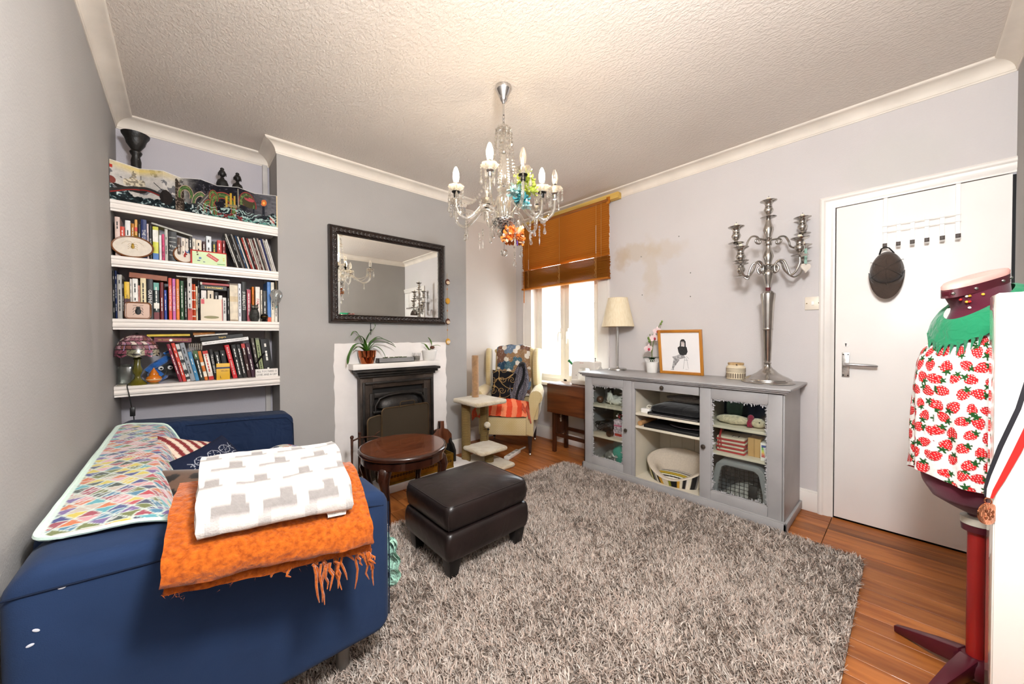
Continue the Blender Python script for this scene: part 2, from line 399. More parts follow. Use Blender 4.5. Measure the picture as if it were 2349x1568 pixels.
# boxed pipe in the shelf alcove corner
struct(MB().box(.462, .494, YL-.03, YL, 0, ZB).build('trim_11', mat('pipe boxing paint', '#cbc6c2', .5), bevel=.003))

# ---------------------------------------------------------------- window
m_upvc = mat('window frame paint', '#efe9dc', .3, var=.02)
win = struct(MB().box(XC-.018, XC+.004, WY1-.005, WY1+.13, .60, 2.47).box(XC-.024, XC+.004, WY1+.11, WY1+.132, .60, 2.47)
             .box(XC-.018, XC+.004, WY0-.125, WY0+.005, .60, 2.47).box(XC-.024, XC+.004, WY0-.127, WY0-.105, .60, 2.47).build('window_1', m_gloss, bevel=.003))
MB().box(XC-.002, XC+.20, WY1-.006, WY1+.002, WZ0, WZ1).box(XC-.002, XC+.20, WY0-.002, WY0+.006, WZ0, WZ1).box(XC-.002, XC+.20, WY0, WY1, WZ1-.006, WZ1+.002).build('window_lining', m_gloss, win, smooth=0)
MB().box(XC-.075, XC+.20, WY0-.12, WY1+.12, .628, .662).build('window_sill', m_gloss, win, bevel=.006)
fx0, fx1 = 3.185, 3.24
fr = MB()
fr.box(fx0, fx1, WY0, 2.165, WZ0, WZ1).box(fx0, fx1, 3.005, WY1, WZ0, WZ1).box(fx0, fx1, WY0, WY1, WZ0, .70).box(fx0, fx1, WY0, WY1, 1.765, 1.83).box(fx0, fx1, WY0, WY1, 2.42, WZ1).box(fx0, fx1, 2.585, 2.635, WZ0, WZ1)
fr.build('window_frame', m_upvc, win, bevel=.004)
m_pane = glass('window glass', (.97, .99, 1), .10)
def sash(y0, y1, z0, z1, st=.048):
    s_ = MB(); sx0, sx1 = 3.172, 3.225
    s_.box(sx0, sx1, y0, y0+st, z0, z1).box(sx0, sx1, y1-st, y1, z0, z1).box(sx0, sx1, y0+st, y1-st, z0, z0+st).box(sx0, sx1, y0+st, y1-st, z1-st, z1)
    o = s_.build('sash', m_upvc, win, bevel=.004)
    MB().box(3.196, 3.200, y0+st, y1-st, z0+st, z1-st).build('pane', m_pane, o, smooth=0)
    return o
sR = sash(2.168, 2.592, .692, 1.800); sL = sash(2.622, 3.002, .692, 1.800)
sash(2.168, 2.592, 1.815, 2.44); sash(2.622, 3.002, 1.815, 2.44)
m_dark = mat('dark metal', '#191817', .4, .6)
for par, yy, out in ((sL, 2.652, 1), (sR, 2.560, 0)):
    h = MB().box(3.158, 3.173, yy-.011, yy+.011, 1.15, 1.27)
    if out: h.tube([(3.165, yy, 1.225), (3.135, yy+.006, 1.225), (3.128, yy+.016, 1.20), (3.126, yy+.020, 1.11)], [.010, .010, .010, .007], 8)
    else: h.tube([(3.165, yy, 1.225), (3.142, yy, 1.225), (3.138, yy, 1.20), (3.138, yy, 1.10)], [.010, .010, .010, .007], 8)
    ho = h.build('window_handle', m_upvc, par, bevel=.002)
# neighbouring house outside
nb = thing('neighbouring_house', 'white rendered house wall with a grey gutter seen through the window panes', 'house', (6.4, 3.0, -3))
MB().box(0, .3, -3.5, 5.5, 0, 4.9).build('house_wall', mat('white render', '#f2f2f0', .8), nb)
MB().box(-.16, -.02, -3.5, 5.5, 4.75, 4.87).build('gutter', mat('grey gutter', '#8a8d92', .5), nb)
MB().prism([(-.25, 4.88), (1.6, 6.1), (1.6, 6.2), (-.25, 4.96)], -3.5, 5.5, 'y').build('house_roof', mat('slate roof', '#b6b6ba', .8), nb)

# ---------------------------------------------------------------- wooden slatted blind
blind = thing('wooden_blind', 'honey brown wooden slatted blind half drawn up over the window', 'blind', (3.045, 2.55, 1.75))
m_slat, nt, b = newmat('honey slat wood'); v = coordv(nt, 'Object', (1, .06, 1))
n = N(nt, 'ShaderNodeTexNoise'); n.inputs['Scale'].default_value = 40; nt.links.new(v, n.inputs[0])
nt.links.new(ramp(nt, n.outputs[0], [(.3, lin('#b5681a')), (.7, lin('#d78a2e'))]), b.inputs['Base Color']); b.inputs['Roughness'].default_value = .65; b.inputs['Specular IOR Level'].default_value = .25
tl = N(nt, 'ShaderNodeBsdfTranslucent'); tl.inputs[0].default_value = (*lin('#d0801f'), 1); mx = N(nt, 'ShaderNodeMixShader'); mx.inputs[0].default_value = .28
nt.links.new(b.outputs[0], mx.inputs[1]); nt.links.new(tl.outputs[0], mx.inputs[2]); nt.links.new(mx.outputs[0], nt.nodes['Material Output'].inputs[0])
slat = MB()
npt = 5; sec = [((-.025+.05*k/(npt-1)), .0035*(1-(2*k/(npt-1)-1)**2)) for k in range(npt)]
vs = []; fs = []
for yy in (-.595, .595):
    for a, h in sec: vs.append((a, yy, h))
    for a, h in reversed(sec): vs.append((a, yy, h-.0022))
k = 2*npt; fs = [(i, (i+1) % k, k+(i+1) % k, k+i) for i in range(k)]+[tuple(range(k))[::-1], tuple(range(k, 2*k))]
slo = MB().add(vs, fs).build('slat', m_slat, blind, smooth=30); sm = slo.data
rb = random.Random(5)
zs = []; z = 2.455
for i in range(23): zs.append((z, 62 if i < 20 else 60-(i-20)*6)); z -= .0212
first = True
for z, ang in zs:
    o = slo if first else slo.copy()
    if not first: C.objects.link(o)
    first = False; o.location = (rb.uniform(-.001, .001), rb.uniform(-.003, .003), z-1.75); o.rotation_euler = (0, math.radians(ang), 0)
for i in range(31):
    o = slo.copy(); C.objects.link(o); zz = .006+i*.0067; o.location = (rb.uniform(-.003, .003), rb.uniform(-.005, .005), zz+(.028 if i > 21 else 0)*0); o.rotation_euler = (rb.uniform(-.002, .002), 0, 0)
MB().box(-.026, .026, -.598, .598, -.014, .002).build('bottom_rail', m_slat, blind, bevel=.002)
MB().box(-.024, .024, -.6, .6, .722, .748).build('head_rail', wood('blind head rail wood', '#9a5a1c', '#7c4412', 'y', 6), blind, bevel=.002)
m_cord = mat('blind cord', '#b98a4a', .8); m_cordw = mat('pale cord beads', '#e8e2d2', .5)
for yy in (-.47, .0, .47):
    MB().tube([(-.030, yy, .72), (-.030, yy, .0)], .0016, 6).build('ladder_cord', m_cord, blind)
    MB().tube([(-.030, yy+.012, .20)]+[(-.030-.004*math.sin(t*9), yy+.012+.01*math.sin(t*23), .20-.19*t) for t in np.linspace(0, 1, 14)], .0018, 5).build('loose_cord', m_cord, blind)
MB().tube([(-.034, -.53, .72), (-.034, -.53, .19)], .0016, 6).build('lift_cord', m_cord, blind)
for yy, z0, z1 in ((-.47, .25, .52), (.47, .22, .33)):
    bb = MB()
    for z in np.arange(z0, z1, .012): bb.ball((-.033, yy, z), .0035, 6, 4)
    bb.build('cord_beads', m_cordw, blind)
MB().tube([(-.036, .535, .70), (-.038, .54, -.17)], .005, 8).build('tilt_wand', m_slat, blind)
MB().box(-.010, .05, -.70, .60, .735, .79).build('mounting_batten', wood('raw pine batten', '#d8b562', '#c39a45', 'y', 5, .6), blind, bevel=.002)
MB().box(-.020, -.008, -.615, -.58, .70, .765).build('end_bracket', m_slat, blind, bevel=.002)

# ---------------------------------------------------------------- door
m_door = mat('door gloss paint', '#f6f2ee', .38, var=.025, vs=2, bump=.04, bs=30)
door = struct(MB().box(XC-.012, XC+.030, DY0+.012, DY1-.006, .012, DZ-.006).build('door_1', m_door, bevel=.002))
MB().box(XC+.034, XC+.25, DY0-.10, DY1+.05, -.03, DZ+.05).build('gap_shade_block', mat('painted gap shade', '#0c0a09', .9), door, smooth=0)  # solid block behind the door, near-black colour stands in for the gap's shade
def arch_profile(w=.076, t=.024): return [(0, 0), (0, t*.75), (.010, t), (.022, t), (.030, t*.72), (.052, t*.66), (.062, t*.42), (w, t*.36), (w, 0)]
ap = arch_profile(); k = len(ap); y_in, z_in = DY1, DZ
vs = [(XC-t, y_in+.076-a, 0) for a, t in ap]+[(XC-t, y_in+.076-a, z_in+.076-a) for a, t in ap]+[(XC-t, YD, z_in+.076-a) for a, t in ap]
fs = [(i, (i+1) % k, k+(i+1) % k, k+i) for i in range(k)]+[(k+i, k+(i+1) % k, 2*k+(i+1) % k, 2*k+i) for i in range(k)]
MB().add(vs, fs).build('architrave', m_gloss, door, smooth=30)
m_steel = mat('brushed steel', '#b9b6b2', .28, 1., var=.05, vs=30)
m_alu = mat('satin aluminium', '#c8c7c8', .35, .9, var=.03)
lever = MB().box(XC-.018, XC-.011, .250, .286, .915, 1.07).build('handle_plate', mat('aged plate steel', '#c3bfba', .35, .8, var=.2, vs=40), door, bevel=.002)
MB().tube([(XC-.014, .268, .998), (XC-.055, .268, .998), (XC-.062, .262, .998), (XC-.064, .240, .998), (XC-.062, .135, .994), (XC-.055, .128, .992)], [.011, .010, .010, .010, .009, .008], 12).build('lever', m_alu, lever)
sc_ = MB()
for yy, zz in ((.257, 1.058), (.279, 1.058), (.257, .927), (.279, .927)): sc_.lathe([(.0001, 0), (.004, 0), (.004, .002), (.0001, .002)], 10, M=euler(0, -PI/2, 0, (XC-.018, yy, zz)))
sc_.build('screws', m_dark, lever)
kp = MB().lathe([(.0001, 0), (.017, 0), (.017, .004), (.0001, .005)], 20, M=euler(0, -PI/2, 0, (XC-.012, .268, 1.120))).build('keyhole_plate', m_door, door)
MB().cbox((XC-.0172, .268, 1.116), (.002, .004, .014)).ball((XC-.0172, .268, 1.124), .0042, 8, 6, (.3, 1, 1)).build('keyhole', m_dark, kp)
# light switch
sw = tag(MB().box(XC-.009, XC, .392, .474, 1.350, 1.436).build('light_switch', mat('ivory plastic', '#ddd3c3', .4), bevel=.002), 'ivory plastic light switch on the pale wall beside the door', 'light switch')
MB().box(XC-.014, XC-.008, .426, .440, 1.381, 1.405).build('switch_rocker', mat('white plastic', '#efece6', .35), sw, bevel=.001)
for yy in (.402, .464): MB().ball((XC-.009, yy, 1.393), .0035, 8, 6, (.4, 1, 1)).build('switch_screw', mat('brass screw', '#7a6335', .4, .8), sw)
# wall plugs left in the plaster
for yy, zz in ((1.655, 1.905), (1.315, 2.02), (1.645, 1.555), (1.22, 1.70), (1.22, 1.505)): MB().ball((XC, yy, zz), .005, 8, 6, (.25, 1, 1)).build('wall_plug', mat('wall plug', '#6b6a66', .6), wall_r)
# ================================================================== CHIMNEY BREAST
def jag(x0, x1, z0, z1, n=26, a=.006, seed=1):
    r = random.Random(seed); p = []
    for k in range(n): p.append((x0+(x1-x0)*k/n, z0))
    for k in range(n): p.append((x1+r.uniform(-a, a), z0+(z1-z0)*k/n))
    for k in range(n): p.append((x1+(x0-x1)*k/n, z1+r.uniform(-a, a)*.6))
    for k in range(n): p.append((x0+r.uniform(-a, a), z1+(z0-z1)*k/n))
    return p
m_whitewash = mat('white washed plaster', '#eee9e6', .7, var=.03, bump=.2, bs=25)
fp = struct(MB().prism(jag(.876, 1.902, .0, 1.13), YB-.006, YB+.01, 'y').build('wall_fireplace_surround', m_whitewash, smooth=0))
# raised white hearth
struct(MB().box(.88, 1.90, 2.615, YB, 0, .055).build('floor_hearth', m_whitewash, bevel=.008))
# iron fireplace
m_iron = mat('black cast iron', '#2a2623', .42, .55, var=.3, vs=14, bump=.15, bs=120)
m_iron2 = mat('worn iron edge', '#3a2f27', .5, .5, var=.4, vs=9, bump=.2, bs=90)
ir = thing('cast_iron_fireplace', 'black cast iron fireplace with an arched hood under the white mantel', 'fireplace', (1.385, 3.03, .055))
def U(b, y0, y1, hw, ow, z0, z1, zt): # three sided frame
    b.box(-ow, -hw, y0, y1, z0, zt).box(hw, ow, y0, y1, z0, zt).box(-hw, hw, y0, y1, z1, zt); return b
U(MB(), -.05, .025, .235, .335, 0, .70, .79).build('surround', m_iron2, ir, bevel=.004)
U(MB(), -.062, -.05, .225, .262, 0, .62, .66).build('inner_moulding', m_iron, ir, bevel=.004)
U(MB(), -.068, -.05, .300, .318, 0, .735, .755).build('outer_moulding', m_iron, ir, bevel=.004)
MB().box(-.345, .345, -.066, .025, .79, .812).box(-.362, .362, -.084, .025, .812, .834).box(-.378, .378, -.104, .025, .834, .856).build('cornice_moulding', m_iron, ir, bevel=.006, seg=3)
MB().box(-.235, .235, -.006, .02, 0, .70).build('back_plate', mat('sooty iron', '#1d1a18', .7, .3, var=.3), ir)
hood = MB()
arc = [(.20*math.cos(t), .11*math.sin(t)) for t in np.linspace(PI, 0, 17)]
hood.grid(20, 8, lambda u, w: (-.195*math.cos(u*PI)*(1-.05*w), -.01-.085*math.sin(u*PI)**.6*math.cos(w*PI/2), .53+.115*math.sin(w*PI/2)*math.sin(u*PI)**.45))
hood.build('hood', m_iron, ir, smooth=60)
rim = [(-.225, -.075, .505), (-.222, -.075, .56), (-.19, -.08, .615), (-.12, -.085, .640), (0, -.087, .648), (.12, -.085, .640), (.19, -.08, .615), (.222, -.075, .56), (.225, -.075, .505)]
MB().tube(rim, .011, 8).build('hood_rim', m_iron, ir)
MB().box(-.245, .245, -.085, -.055, .495, .515).build('hood_ledge', m_iron, ir, bevel=.004)
bars = MB()
for k in range(7): bars.tube([(-.18+.06*k, -.07, .05), (-.18+.06*k, -.085, .22)], .006, 6)
bars.tube([(-.2, -.085, .22), (.2, -.085, .22)], .007, 6).tube([(-.2, -.07, .06), (.2, -.07, .06)], .007, 6).build('grate', m_iron, ir)
# mantel shelf
ms = tag(MB().box(.983, 1.768, 2.945, YB+.0, .917, .963).build('mantel_shelf', mat('mantel paint', '#ece7e1', .5, var=.04, bump=.1, bs=20), bevel=.005), 'plain white mantel shelf carrying the pots above the fireplace', 'mantel shelf')
# picture wire above copper pot
MB().tube([(1.168, 3.056, 1.305), (1.168, 3.056, 1.20)], .003, 6).ball((1.168, 3.05, 1.24), .009, 8, 6).build('hanging_wire', m_dark, fp)
# ---------------------------------------------------------------- mirror
mi = thing('wall_mirror', 'large rectangular mirror in a carved dark brown frame above the mantel', 'mirror', (1.356, 3.02, 1.678), 0)
m_frame = mat('carved ebony wood', '#20140f', .38, var=.3, vs=30, bump=.5, bs=70, bdist=.006, coat=.15)
ox, oz, ix, iz = .517, .380, .452, .318
MB().box(-ox, ox, .012, .036, -oz, oz).build('back_board', m_frame, mi)
def side(a, b_):
    return a
pf = [(0, .010), (.004, -.012), (.012, -.020), (.020, -.016), (.030, -.021), (.046, -.016), (.054, -.004), (.060, -.008), (.066, .012)]
def fring(o): return [(-ox+o, -oz+o), (ox-o, -oz+o), (ox-o, oz-o), (-ox+o, oz-o)]
vs = []; fs = []
for o, y in pf: vs += [(a, y, c) for a, c in fring(o)]
for i in range(len(pf)-1):
    for k in range(4): fs.append((i*4+k, i*4+(k+1) % 4, (i+1)*4+(k+1) % 4, (i+1)*4+k))
fro = MB().add(vs, fs).build('frame', m_frame, mi, smooth=30)
leaf = MB(); 
def leafrow(x0, z0, x1, z1, n_):
    for k in range(n_):
        t = (k+.5)/n_; x_, z_ = x0+(x1-x0)*t, z0+(z1-z0)*t; a = math.atan2(z1-z0, x1-x0)
        for s in (-1, 1):
            leaf.ball((0, 0, 0), .011, 6, 4, (1.5, .5, .55), M=T(x_, -.0175, z_) @ Matrix.Rotation(-a-s*.6, 4, 'Y') @ T(.004, 0, s*.006))
o_ = .037
leafrow(-ox+o_, -oz+o_, ox-o_, -oz+o_, 30); leafrow(-ox+o_, oz-o_, ox-o_, oz-o_, 30); leafrow(-ox+o_, -oz+o_, -ox+o_, oz-o_, 22); leafrow(ox-o_, -oz+o_, ox-o_, oz-o_, 22)
lo = leaf.build('carving', m_frame, fro)
m_mir, nt, b = newmat('silvered glass'); b.inputs['Base Color'].default_value = (.86, .87, .84, 1); b.inputs['Metallic'].default_value = 1; b.inputs['Roughness'].default_value = .012
n = N(nt, 'ShaderNodeTexNoise'); n.inputs['Scale'].default_value = 3; nt.links.new(coordv(nt), n.inputs[0]); nt.links.new(ramp(nt, n.outputs[0], [(.3, (.84, .85, .82)), (.7, (.88, .89, .86))]), b.inputs['Base Color'])
bv = .016
MB().box(-ix+bv, ix-bv, .0095, .0115, -iz+bv, iz-bv).build('mirror_glass', m_mir, mi, smooth=0)
vs = [(-ix, .0105, -iz), (ix, .0105, -iz), (ix, .0105, iz), (-ix, .0105, iz), (-ix+bv, .0095, -iz+bv), (ix-bv, .0095, -iz+bv), (ix-bv, .0095, iz-bv), (-ix+bv, .0095, iz-bv)]
MB().add(vs, [(k, (k+1) % 4, 4+(k+1) % 4, 4+k) for k in range(4)]).build('bevelled_edge', m_mir, mi, smooth=0)
# ---------------------------------------------------------------- plants on the mantel
m_leaf = mat('orchid leaf', '#3f6a1e', .35, var=.3, vs=7, coat=.2)
m_leaf_l = mat('young leaf', '#5f8a2b', .35, var=.3, vs=7)
m_bark = mat('bark chips', '#4a3423', .9, var=.5, vs=60, bump=.8, bs=90)
def strap(pts, w, m, parent, name='leaf', fold=.25, nseg=12):
    """a strap leaf bent along a polyline"""
    P_ = [Vector(p) for p in pts]; n_ = nseg
    def at_(t):
        k = t*(len(P_)-1); i = min(int(k), len(P_)-2); f = k-i; f = f*f*(3-2*f) if 0 else f
        a = P_[max(i-1, 0)]; b_ = P_[i]; c_ = P_[i+1]; d = P_[min(i+2, len(P_)-1)]
        return .5*((2*b_)+(-a+c_)*f+(2*a-5*b_+4*c_-d)*f*f+(-a+3*b_-3*c_+d)*f**3)
    vs = []; fs = []
    for i in range(n_+1):
        t = i/n_; p = at_(t); tg = (at_(min(1, t+.02))-at_(max(0, t-.02))).normalized()
        s_ = tg.cross(Vector((0, 0, 1))); s_ = s_.normalized() if s_.length > 1e-4 else Vector((1, 0, 0)); nn = s_.cross(tg)
        ww = w*math.sin(PI*min(1, .12+t*.86))**.7*(1 if t < .95 else .55)
        for q_ in (-1, -.5, 0, .5, 1): vs.append(p+s_*ww*q_*.5+nn*(abs(q_)*fold*ww*.5))
        for q_ in (1, .5, 0, -.5, -1): vs.append(p+s_*ww*q_*.49+nn*(abs(q_)*fold*ww*.5-.0016))
    k = 10
    for i in range(n_):
        for j in range(k): fs.append((i*k+j, i*k+(j+1) % k, (i+1)*k+(j+1) % k, (i+1)*k+j))
    fs += [tuple(range(k)), tuple(n_*k+j for j in range(k))]
    return MB().add(vs, fs).build(name, m, parent, smooth=50)
m_copper = mat('polished copper', '#b8663f', .12, 1., var=.1, vs=5)
pt = thing('potted_orchid', 'long leaved green orchid in a shiny copper pot on the mantel', 'potted plant', (1.113, 2.995, .963))
MB().lathe([(.046, 0), (.05, .004), (.062, .05), (.066, .055), (.066, .06), (.071, .10), (.072, .108), (.068, .108), (.06, .06), (.03, .05), (.0001, .05)], 32).build('pot', m_copper, pt)
MB().lathe([(.064, .088), (.03, .095), (.0001, .096)], 20, ripple=lambda q_, i: .05*math.sin(q_*5)).build('bark', m_bark, pt)
for pts, w in (([(0, 0, .09), (-.05, -.02, .16), (-.11, -.03, .15), (-.155, -.04, .07), (-.17, -.05, .005)], .040),
               ([(0, 0, .09), (-.03, -.01, .20), (-.06, 0, .225), (-.10, .005, .19)], .034),
               ([(0, 0, .09), (-.03, .0, .17), (-.07, .02, .25), (-.10, .02, .262), (-.12, .02, .23)], .030),
               ([(0, 0, .09), (-.01, -.01, .18), (.02, -.01, .25), (.06, -.02, .30), (.05, -.02, .335)], .026),
               ([(0, 0, .09), (.05, -.03, .17), (.12, -.05, .175), (.19, -.055, .15), (.22, -.06, .13)], .038),
               ([(0, 0, .09), (.04, .0, .18), (.11, .0, .205), (.18, -.01, .18), (.23, -.01, .15)], .034),
               ([(0, 0, .09), (.05, -.02, .14), (.10, -.05, .11), (.13, -.06, .05)], .032),
               ([(0, 0, .09), (-.04, -.03, .12), (-.09, -.05, .14), (-.13, -.05, .11)], .034),
               ([(0, 0, .09), (.02, .0, .16), (.05, .01, .19), (.10, .02, .22), (.15, .02, .20)], .026)):
    strap([Vector(p)*1.0 for p in pts], w, m_leaf, pt)
m_zinc = mat('zinc grey tray', '#8b8a8a', .5, .3, var=.1)
tr = thing('succulent_tray', 'long grey metal tray of small succulents on the mantel', 'planter', (1.352, 2.985, .963))
MB().box(-.16, .16, -.032, .032, 0, .006).box(-.16, -.155, -.032, .032, 0, .04).box(.155, .16, -.032, .032, 0, .04).box(-.16, .16, -.032, -.027, 0, .04).box(-.16, .16, .027, .032, 0, .04).build('tray', m_zinc, tr, smooth=0)
MB().box(-.155, .155, -.027, .027, .006, .030).build('gravel', mat('grey gravel', '#6d655c', .9, var=.5, vs=80, bump=.9, bs=120), tr, smooth=0)
rs = random.Random(2); m_succ = mat('succulent green', '#4d5b33', .5, var=.3, vs=20)
for k in range(8):
    g = MB(); cx = -.10+.028*k+rs.uniform(-.008, .008); cy = rs.uniform(-.012, .012); h = rs.uniform(.010, .022)
    for j in range(7):
        a = j*2.4; g.ball((0, 0, 0), .007, 6, 4, (1.5, .6, .5), M=T(cx, cy, .032+h*.4) @ rotz(a) @ Matrix.Rotation(-.5, 4, 'Y') @ T(.007, 0, 0))
    g.build('succulent', m_succ, tr)
cu = thing('candle_glass', 'small clear glass with a grey candle on the mantel', 'candle', (1.552, 2.99, .963))
MB().lathe([(.028, 0), (.031, .01), (.037, .074), (.035, .074), (.030, .012), (.0001, .010)], 24).build('glass', glass('clear tumbler', (1, 1, 1), .3), cu)
MB().lathe([(.0001, .012), (.0295, .012), (.033, .045), (.0001, .046)], 24).build('wax', mat('grey wax', '#8d8a82', .5), cu)
MB().tube([(0, 0, .045), (.002, 0, .056)], .0012, 5).build('wick', m_dark, cu)
p3 = thing('potted_seedling', 'small green plant in a white ceramic pot on the mantel', 'potted plant', (1.685, 2.99, .963))
m_cer = mat('white ceramic', '#f0eeea', .2, var=.02)
MB().lathe([(.05, 0), (.053, .004), (.064, .085), (.069, .085), (.069, .098), (.062, .098), (.055, .06), (.0001, .06)], 32).build('pot', m_cer, p3)
MB().lathe([(.061, .085), (.02, .09), (.0001, .09)], 18).build('soil', m_bark, p3)
for pts, w in (([(0, 0, .09), (-.03, -.01, .12), (-.06, -.02, .15), (-.10, -.02, .165)], .024), ([(0, 0, .09), (.02, 0, .13), (.01, 0, .18), (-.02, -.01, .215)], .022), ([(0, 0, .09), (.03, -.01, .13), (.07, -.02, .14), (.10, -.03, .13)], .022)):
    strap(pts, w, m_leaf_l, p3)
MB().ball((.02, -.015, .12), .022, 10, 8, (1.1, .8, .7)).build('bulb', mat('brown bulb', '#5a3018', .6), p3)
# ---------------------------------------------------------------- fire screen
fs_ = thing('fire_screen', 'folding bronze mesh fire screen standing on the hearth', 'fire screen', (1.30, 2.87, .055))
m_bronze = mat('dull bronze', '#57452f', .45, .7, var=.2)
m_mesh, nt, b = newmat('fine wire mesh'); b.inputs['Base Color'].default_value = (*lin('#453b2d'), 1); b.inputs['Metallic'].default_value = .5; b.inputs['Roughness'].default_value = .5
wv = N(nt, 'ShaderNodeTexChecker'); wv.inputs['Scale'].default_value = 420; nt.links.new(coordv(nt), wv.inputs[0]); bumpn(nt, b, wv.outputs[1], .5, .003)
def panel(M_, w, h, r=.03, nm='panel'):
    pts = [(-w/2, 0)]+[(-w/2+r-r*math.cos(t), h-r+r*math.sin(t)) for t in np.linspace(0, PI/2, 6)]+[(w/2-r+r*math.sin(t), h-r+r*math.cos(t)) for t in np.linspace(0, PI/2, 6)]+[(w/2, 0)]
    b_ = MB(); b_.M = M_; b_.tube([(a, 0, c) for a, c in pts], .006, 8).tube([(-w/2, 0, .01), (w/2, 0, .01)], .005, 6)
    o = b_.build(nm, m_bronze, fs_); g = MB(); g.M = M_
    g.prism(pts, -.001, .001, 'y').build('mesh_sheet', m_mesh, o, smooth=0); return o
panel(T(.09, .0, 0), .42, .545, .03, 'centre_panel'); panel(T(-.125, 0, 0) @ rotz(.55) @ T(-.085, 0, 0), .165, .50, .03, 'left_panel'); panel(T(.300, .012, 0) @ rotz(2.95) @ T(.085, 0, 0), .165, .50, .03, 'right_panel')
MB().tube([(.03, -.01, .54), (.03, -.015, .575), (.04, -.015, .585), (.15, -.015, .585), (.16, -.015, .575), (.16, -.01, .54)], .004, 6).build('handle', m_bronze, fs_)
MB().box(.02, .12, -.010, -.004, .10, .16).build('maker_plate', mat('wood plate', '#6b4a36', .5), fs_)
# companion set
cs = thing('fireside_tool_set', 'rusty iron fireside tools hung on a stand left of the hearth', 'fireside tools', (.950, 2.72, .055))
m_rust = mat('rusty iron', '#4a2d1f', .6, .5, var=.4, vs=25, bump=.3, bs=90)
MB().lathe([(.07, 0), (.07, .008), (.02, .02), (.01, .03)], 20).tube([(0, 0, .02), (0, 0, .40), (0, 0, .425)], [.008, .008, .012], 8).build('stand', m_rust, cs)
MB().tube([(-.06, -.02, .375), (0, 0, .385), (.10, .0, .375), (.15, -.01, .36)], .006, 6).tube([(.11, 0, .376), (.12, -.02, .40), (.14, -.02, .41)], .004, 6).build('crossbar', m_rust, cs)
MB().tube([(-.065, -.03, .40), (-.066, -.03, .22), (-.068, -.03, .17)], [.010, .007, .007], 8).ball((-.065, -.03, .405), .014, 8, 6).prism([(-.090, .0), (-.060, .03), (-.045, .15), (-.068, .19), (-.088, .15)], -.034, -.028, 'y').build('shovel', m_rust, cs, bevel=.001)
MB().tube([(.06, -.02, .37), (.055, -.02, .10), (.07, -.02, .05)], .006, 6).build('poker', m_rust, cs)
MB().tube([(.13, -.02, .36), (.13, -.02, .20)], .006, 6).lathe([(.012, .20), (.03, .10), (.026, .08)], 12, (.13, -.02, 0)).build('brush', m_rust, cs)
MB().tube([(.02, -.03, .37), (.012, -.03, .25), (.03, -.03, .08)], .005, 6).tube([(.02, -.03, .37), (.035, -.03, .25), (.02, -.03, .08)], .005, 6).build('tongs', m_rust, cs)
# bellows
be = thing('bellows', 'round brown wooden fire bellows leaning beside the fireplace', 'bellows', (1.765, 2.93, .055), 0)
pts = [(.02, 0), (.075, .05), (.105, .13), (.10, .205), (.06, .25), (.02, .262), (.018, .33), (-.018, .33), (-.02, .262), (-.06, .25), (-.10, .205), (-.105, .13), (-.075, .05), (-.02, 0)]
m_bel = wood('bellows wood', '#6b3b22', '#4a2413', 'z', 5, .35, coat=.3)
bm_ = MB(); bm_.M = euler(-.16, .10, 0, (0, .02, 0)); bm_.prism(pts, -.045, -.03, 'y').build('front_board', m_bel, be, bevel=.003)
bm_ = MB(); bm_.M = euler(-.16, .10, 0, (0, .02, 0)); bm_.prism([(a*.95, c*.98) for a, c in pts], -.03, .0, 'y').build('leather', mat('bellows leather', '#2c1b13', .6, bump=.4), be)
bm_ = MB(); bm_.M = euler(-.16, .10, 0, (0, .02, 0)); bm_.prism(pts, .0, .012, 'y').build('back_board', m_bel, be, bevel=.003)
# fender with a pierced brass front
fe = thing('hearth_fender', 'old brass hearth fender with a pierced flower band behind the side table', 'fender', (1.40, 2.645, .055))
m_brass = mat('tarnished brass', '#8a6a22', .35, .85, var=.35, vs=12)
m_brassd = mat('dark pierced brass', '#2d230f', .5, .6, var=.3)
fw_, fd_ = .31, .14
MB().box(-fw_, fw_, -.012, .0, .0, .016).box(-fw_, fw_, -.010, .002, .105, .125).box(-fw_, -fw_+.012, 0, fd_, 0, .016).box(fw_-.012, fw_, 0, fd_, 0, .016).box(-fw_, -fw_+.01, 0, fd_, .105, .125).box(fw_-.01, fw_, 0, fd_, .105, .125).build('rails', m_brass, fe, bevel=.003)
MB().box(-fw_, fw_, -.006, .0, .016, .105).box(-fw_, -fw_+.006, 0, fd_, .016, .105).box(fw_-.006, fw_, 0, fd_, .016, .105).build('plates', m_brass, fe, smooth=0)
pr = MB()
for k in range(25):
    x_ = -fw_+.02+k*.0238
    for a in range(6): pr.lathe([(.0001, 0), (.0038, 0), (.0038, .0012), (.0001, .0012)], 6, M=T(x_+.007*math.cos(a*PI/3), -.0061, .06+.007*math.sin(a*PI/3)) @ Matrix.Rotation(PI/2, 4, 'X'))
pr.build('pierced_flowers', m_brassd, fe, smooth=0)
kb = thing('fire_curb', 'black iron curb end standing at the right of the hearth', 'hearth curb', (1.80, 2.80, .055))
MB().prism([(-.05, 0), (.045, 0), (.045, .17), (.025, .20), (.012, .17), (-.02, .15), (-.05, .10)], -.01, .01, 'x').build('curb_plate', m_iron, kb, bevel=.002)
MB().box(-.09, .0, .03, .045, 0, .15).build('curb_return', m_iron, kb, bevel=.002)
# socket on the skirting left of the fireplace
so = tag(MB().box(.735, .822, YB-.03, YB, .17, .257).build('wall_socket', mat('white plastic', '#efece6', .35), bevel=.003), 'white plastic wall socket low on the grey wall left of the fireplace', 'wall socket')
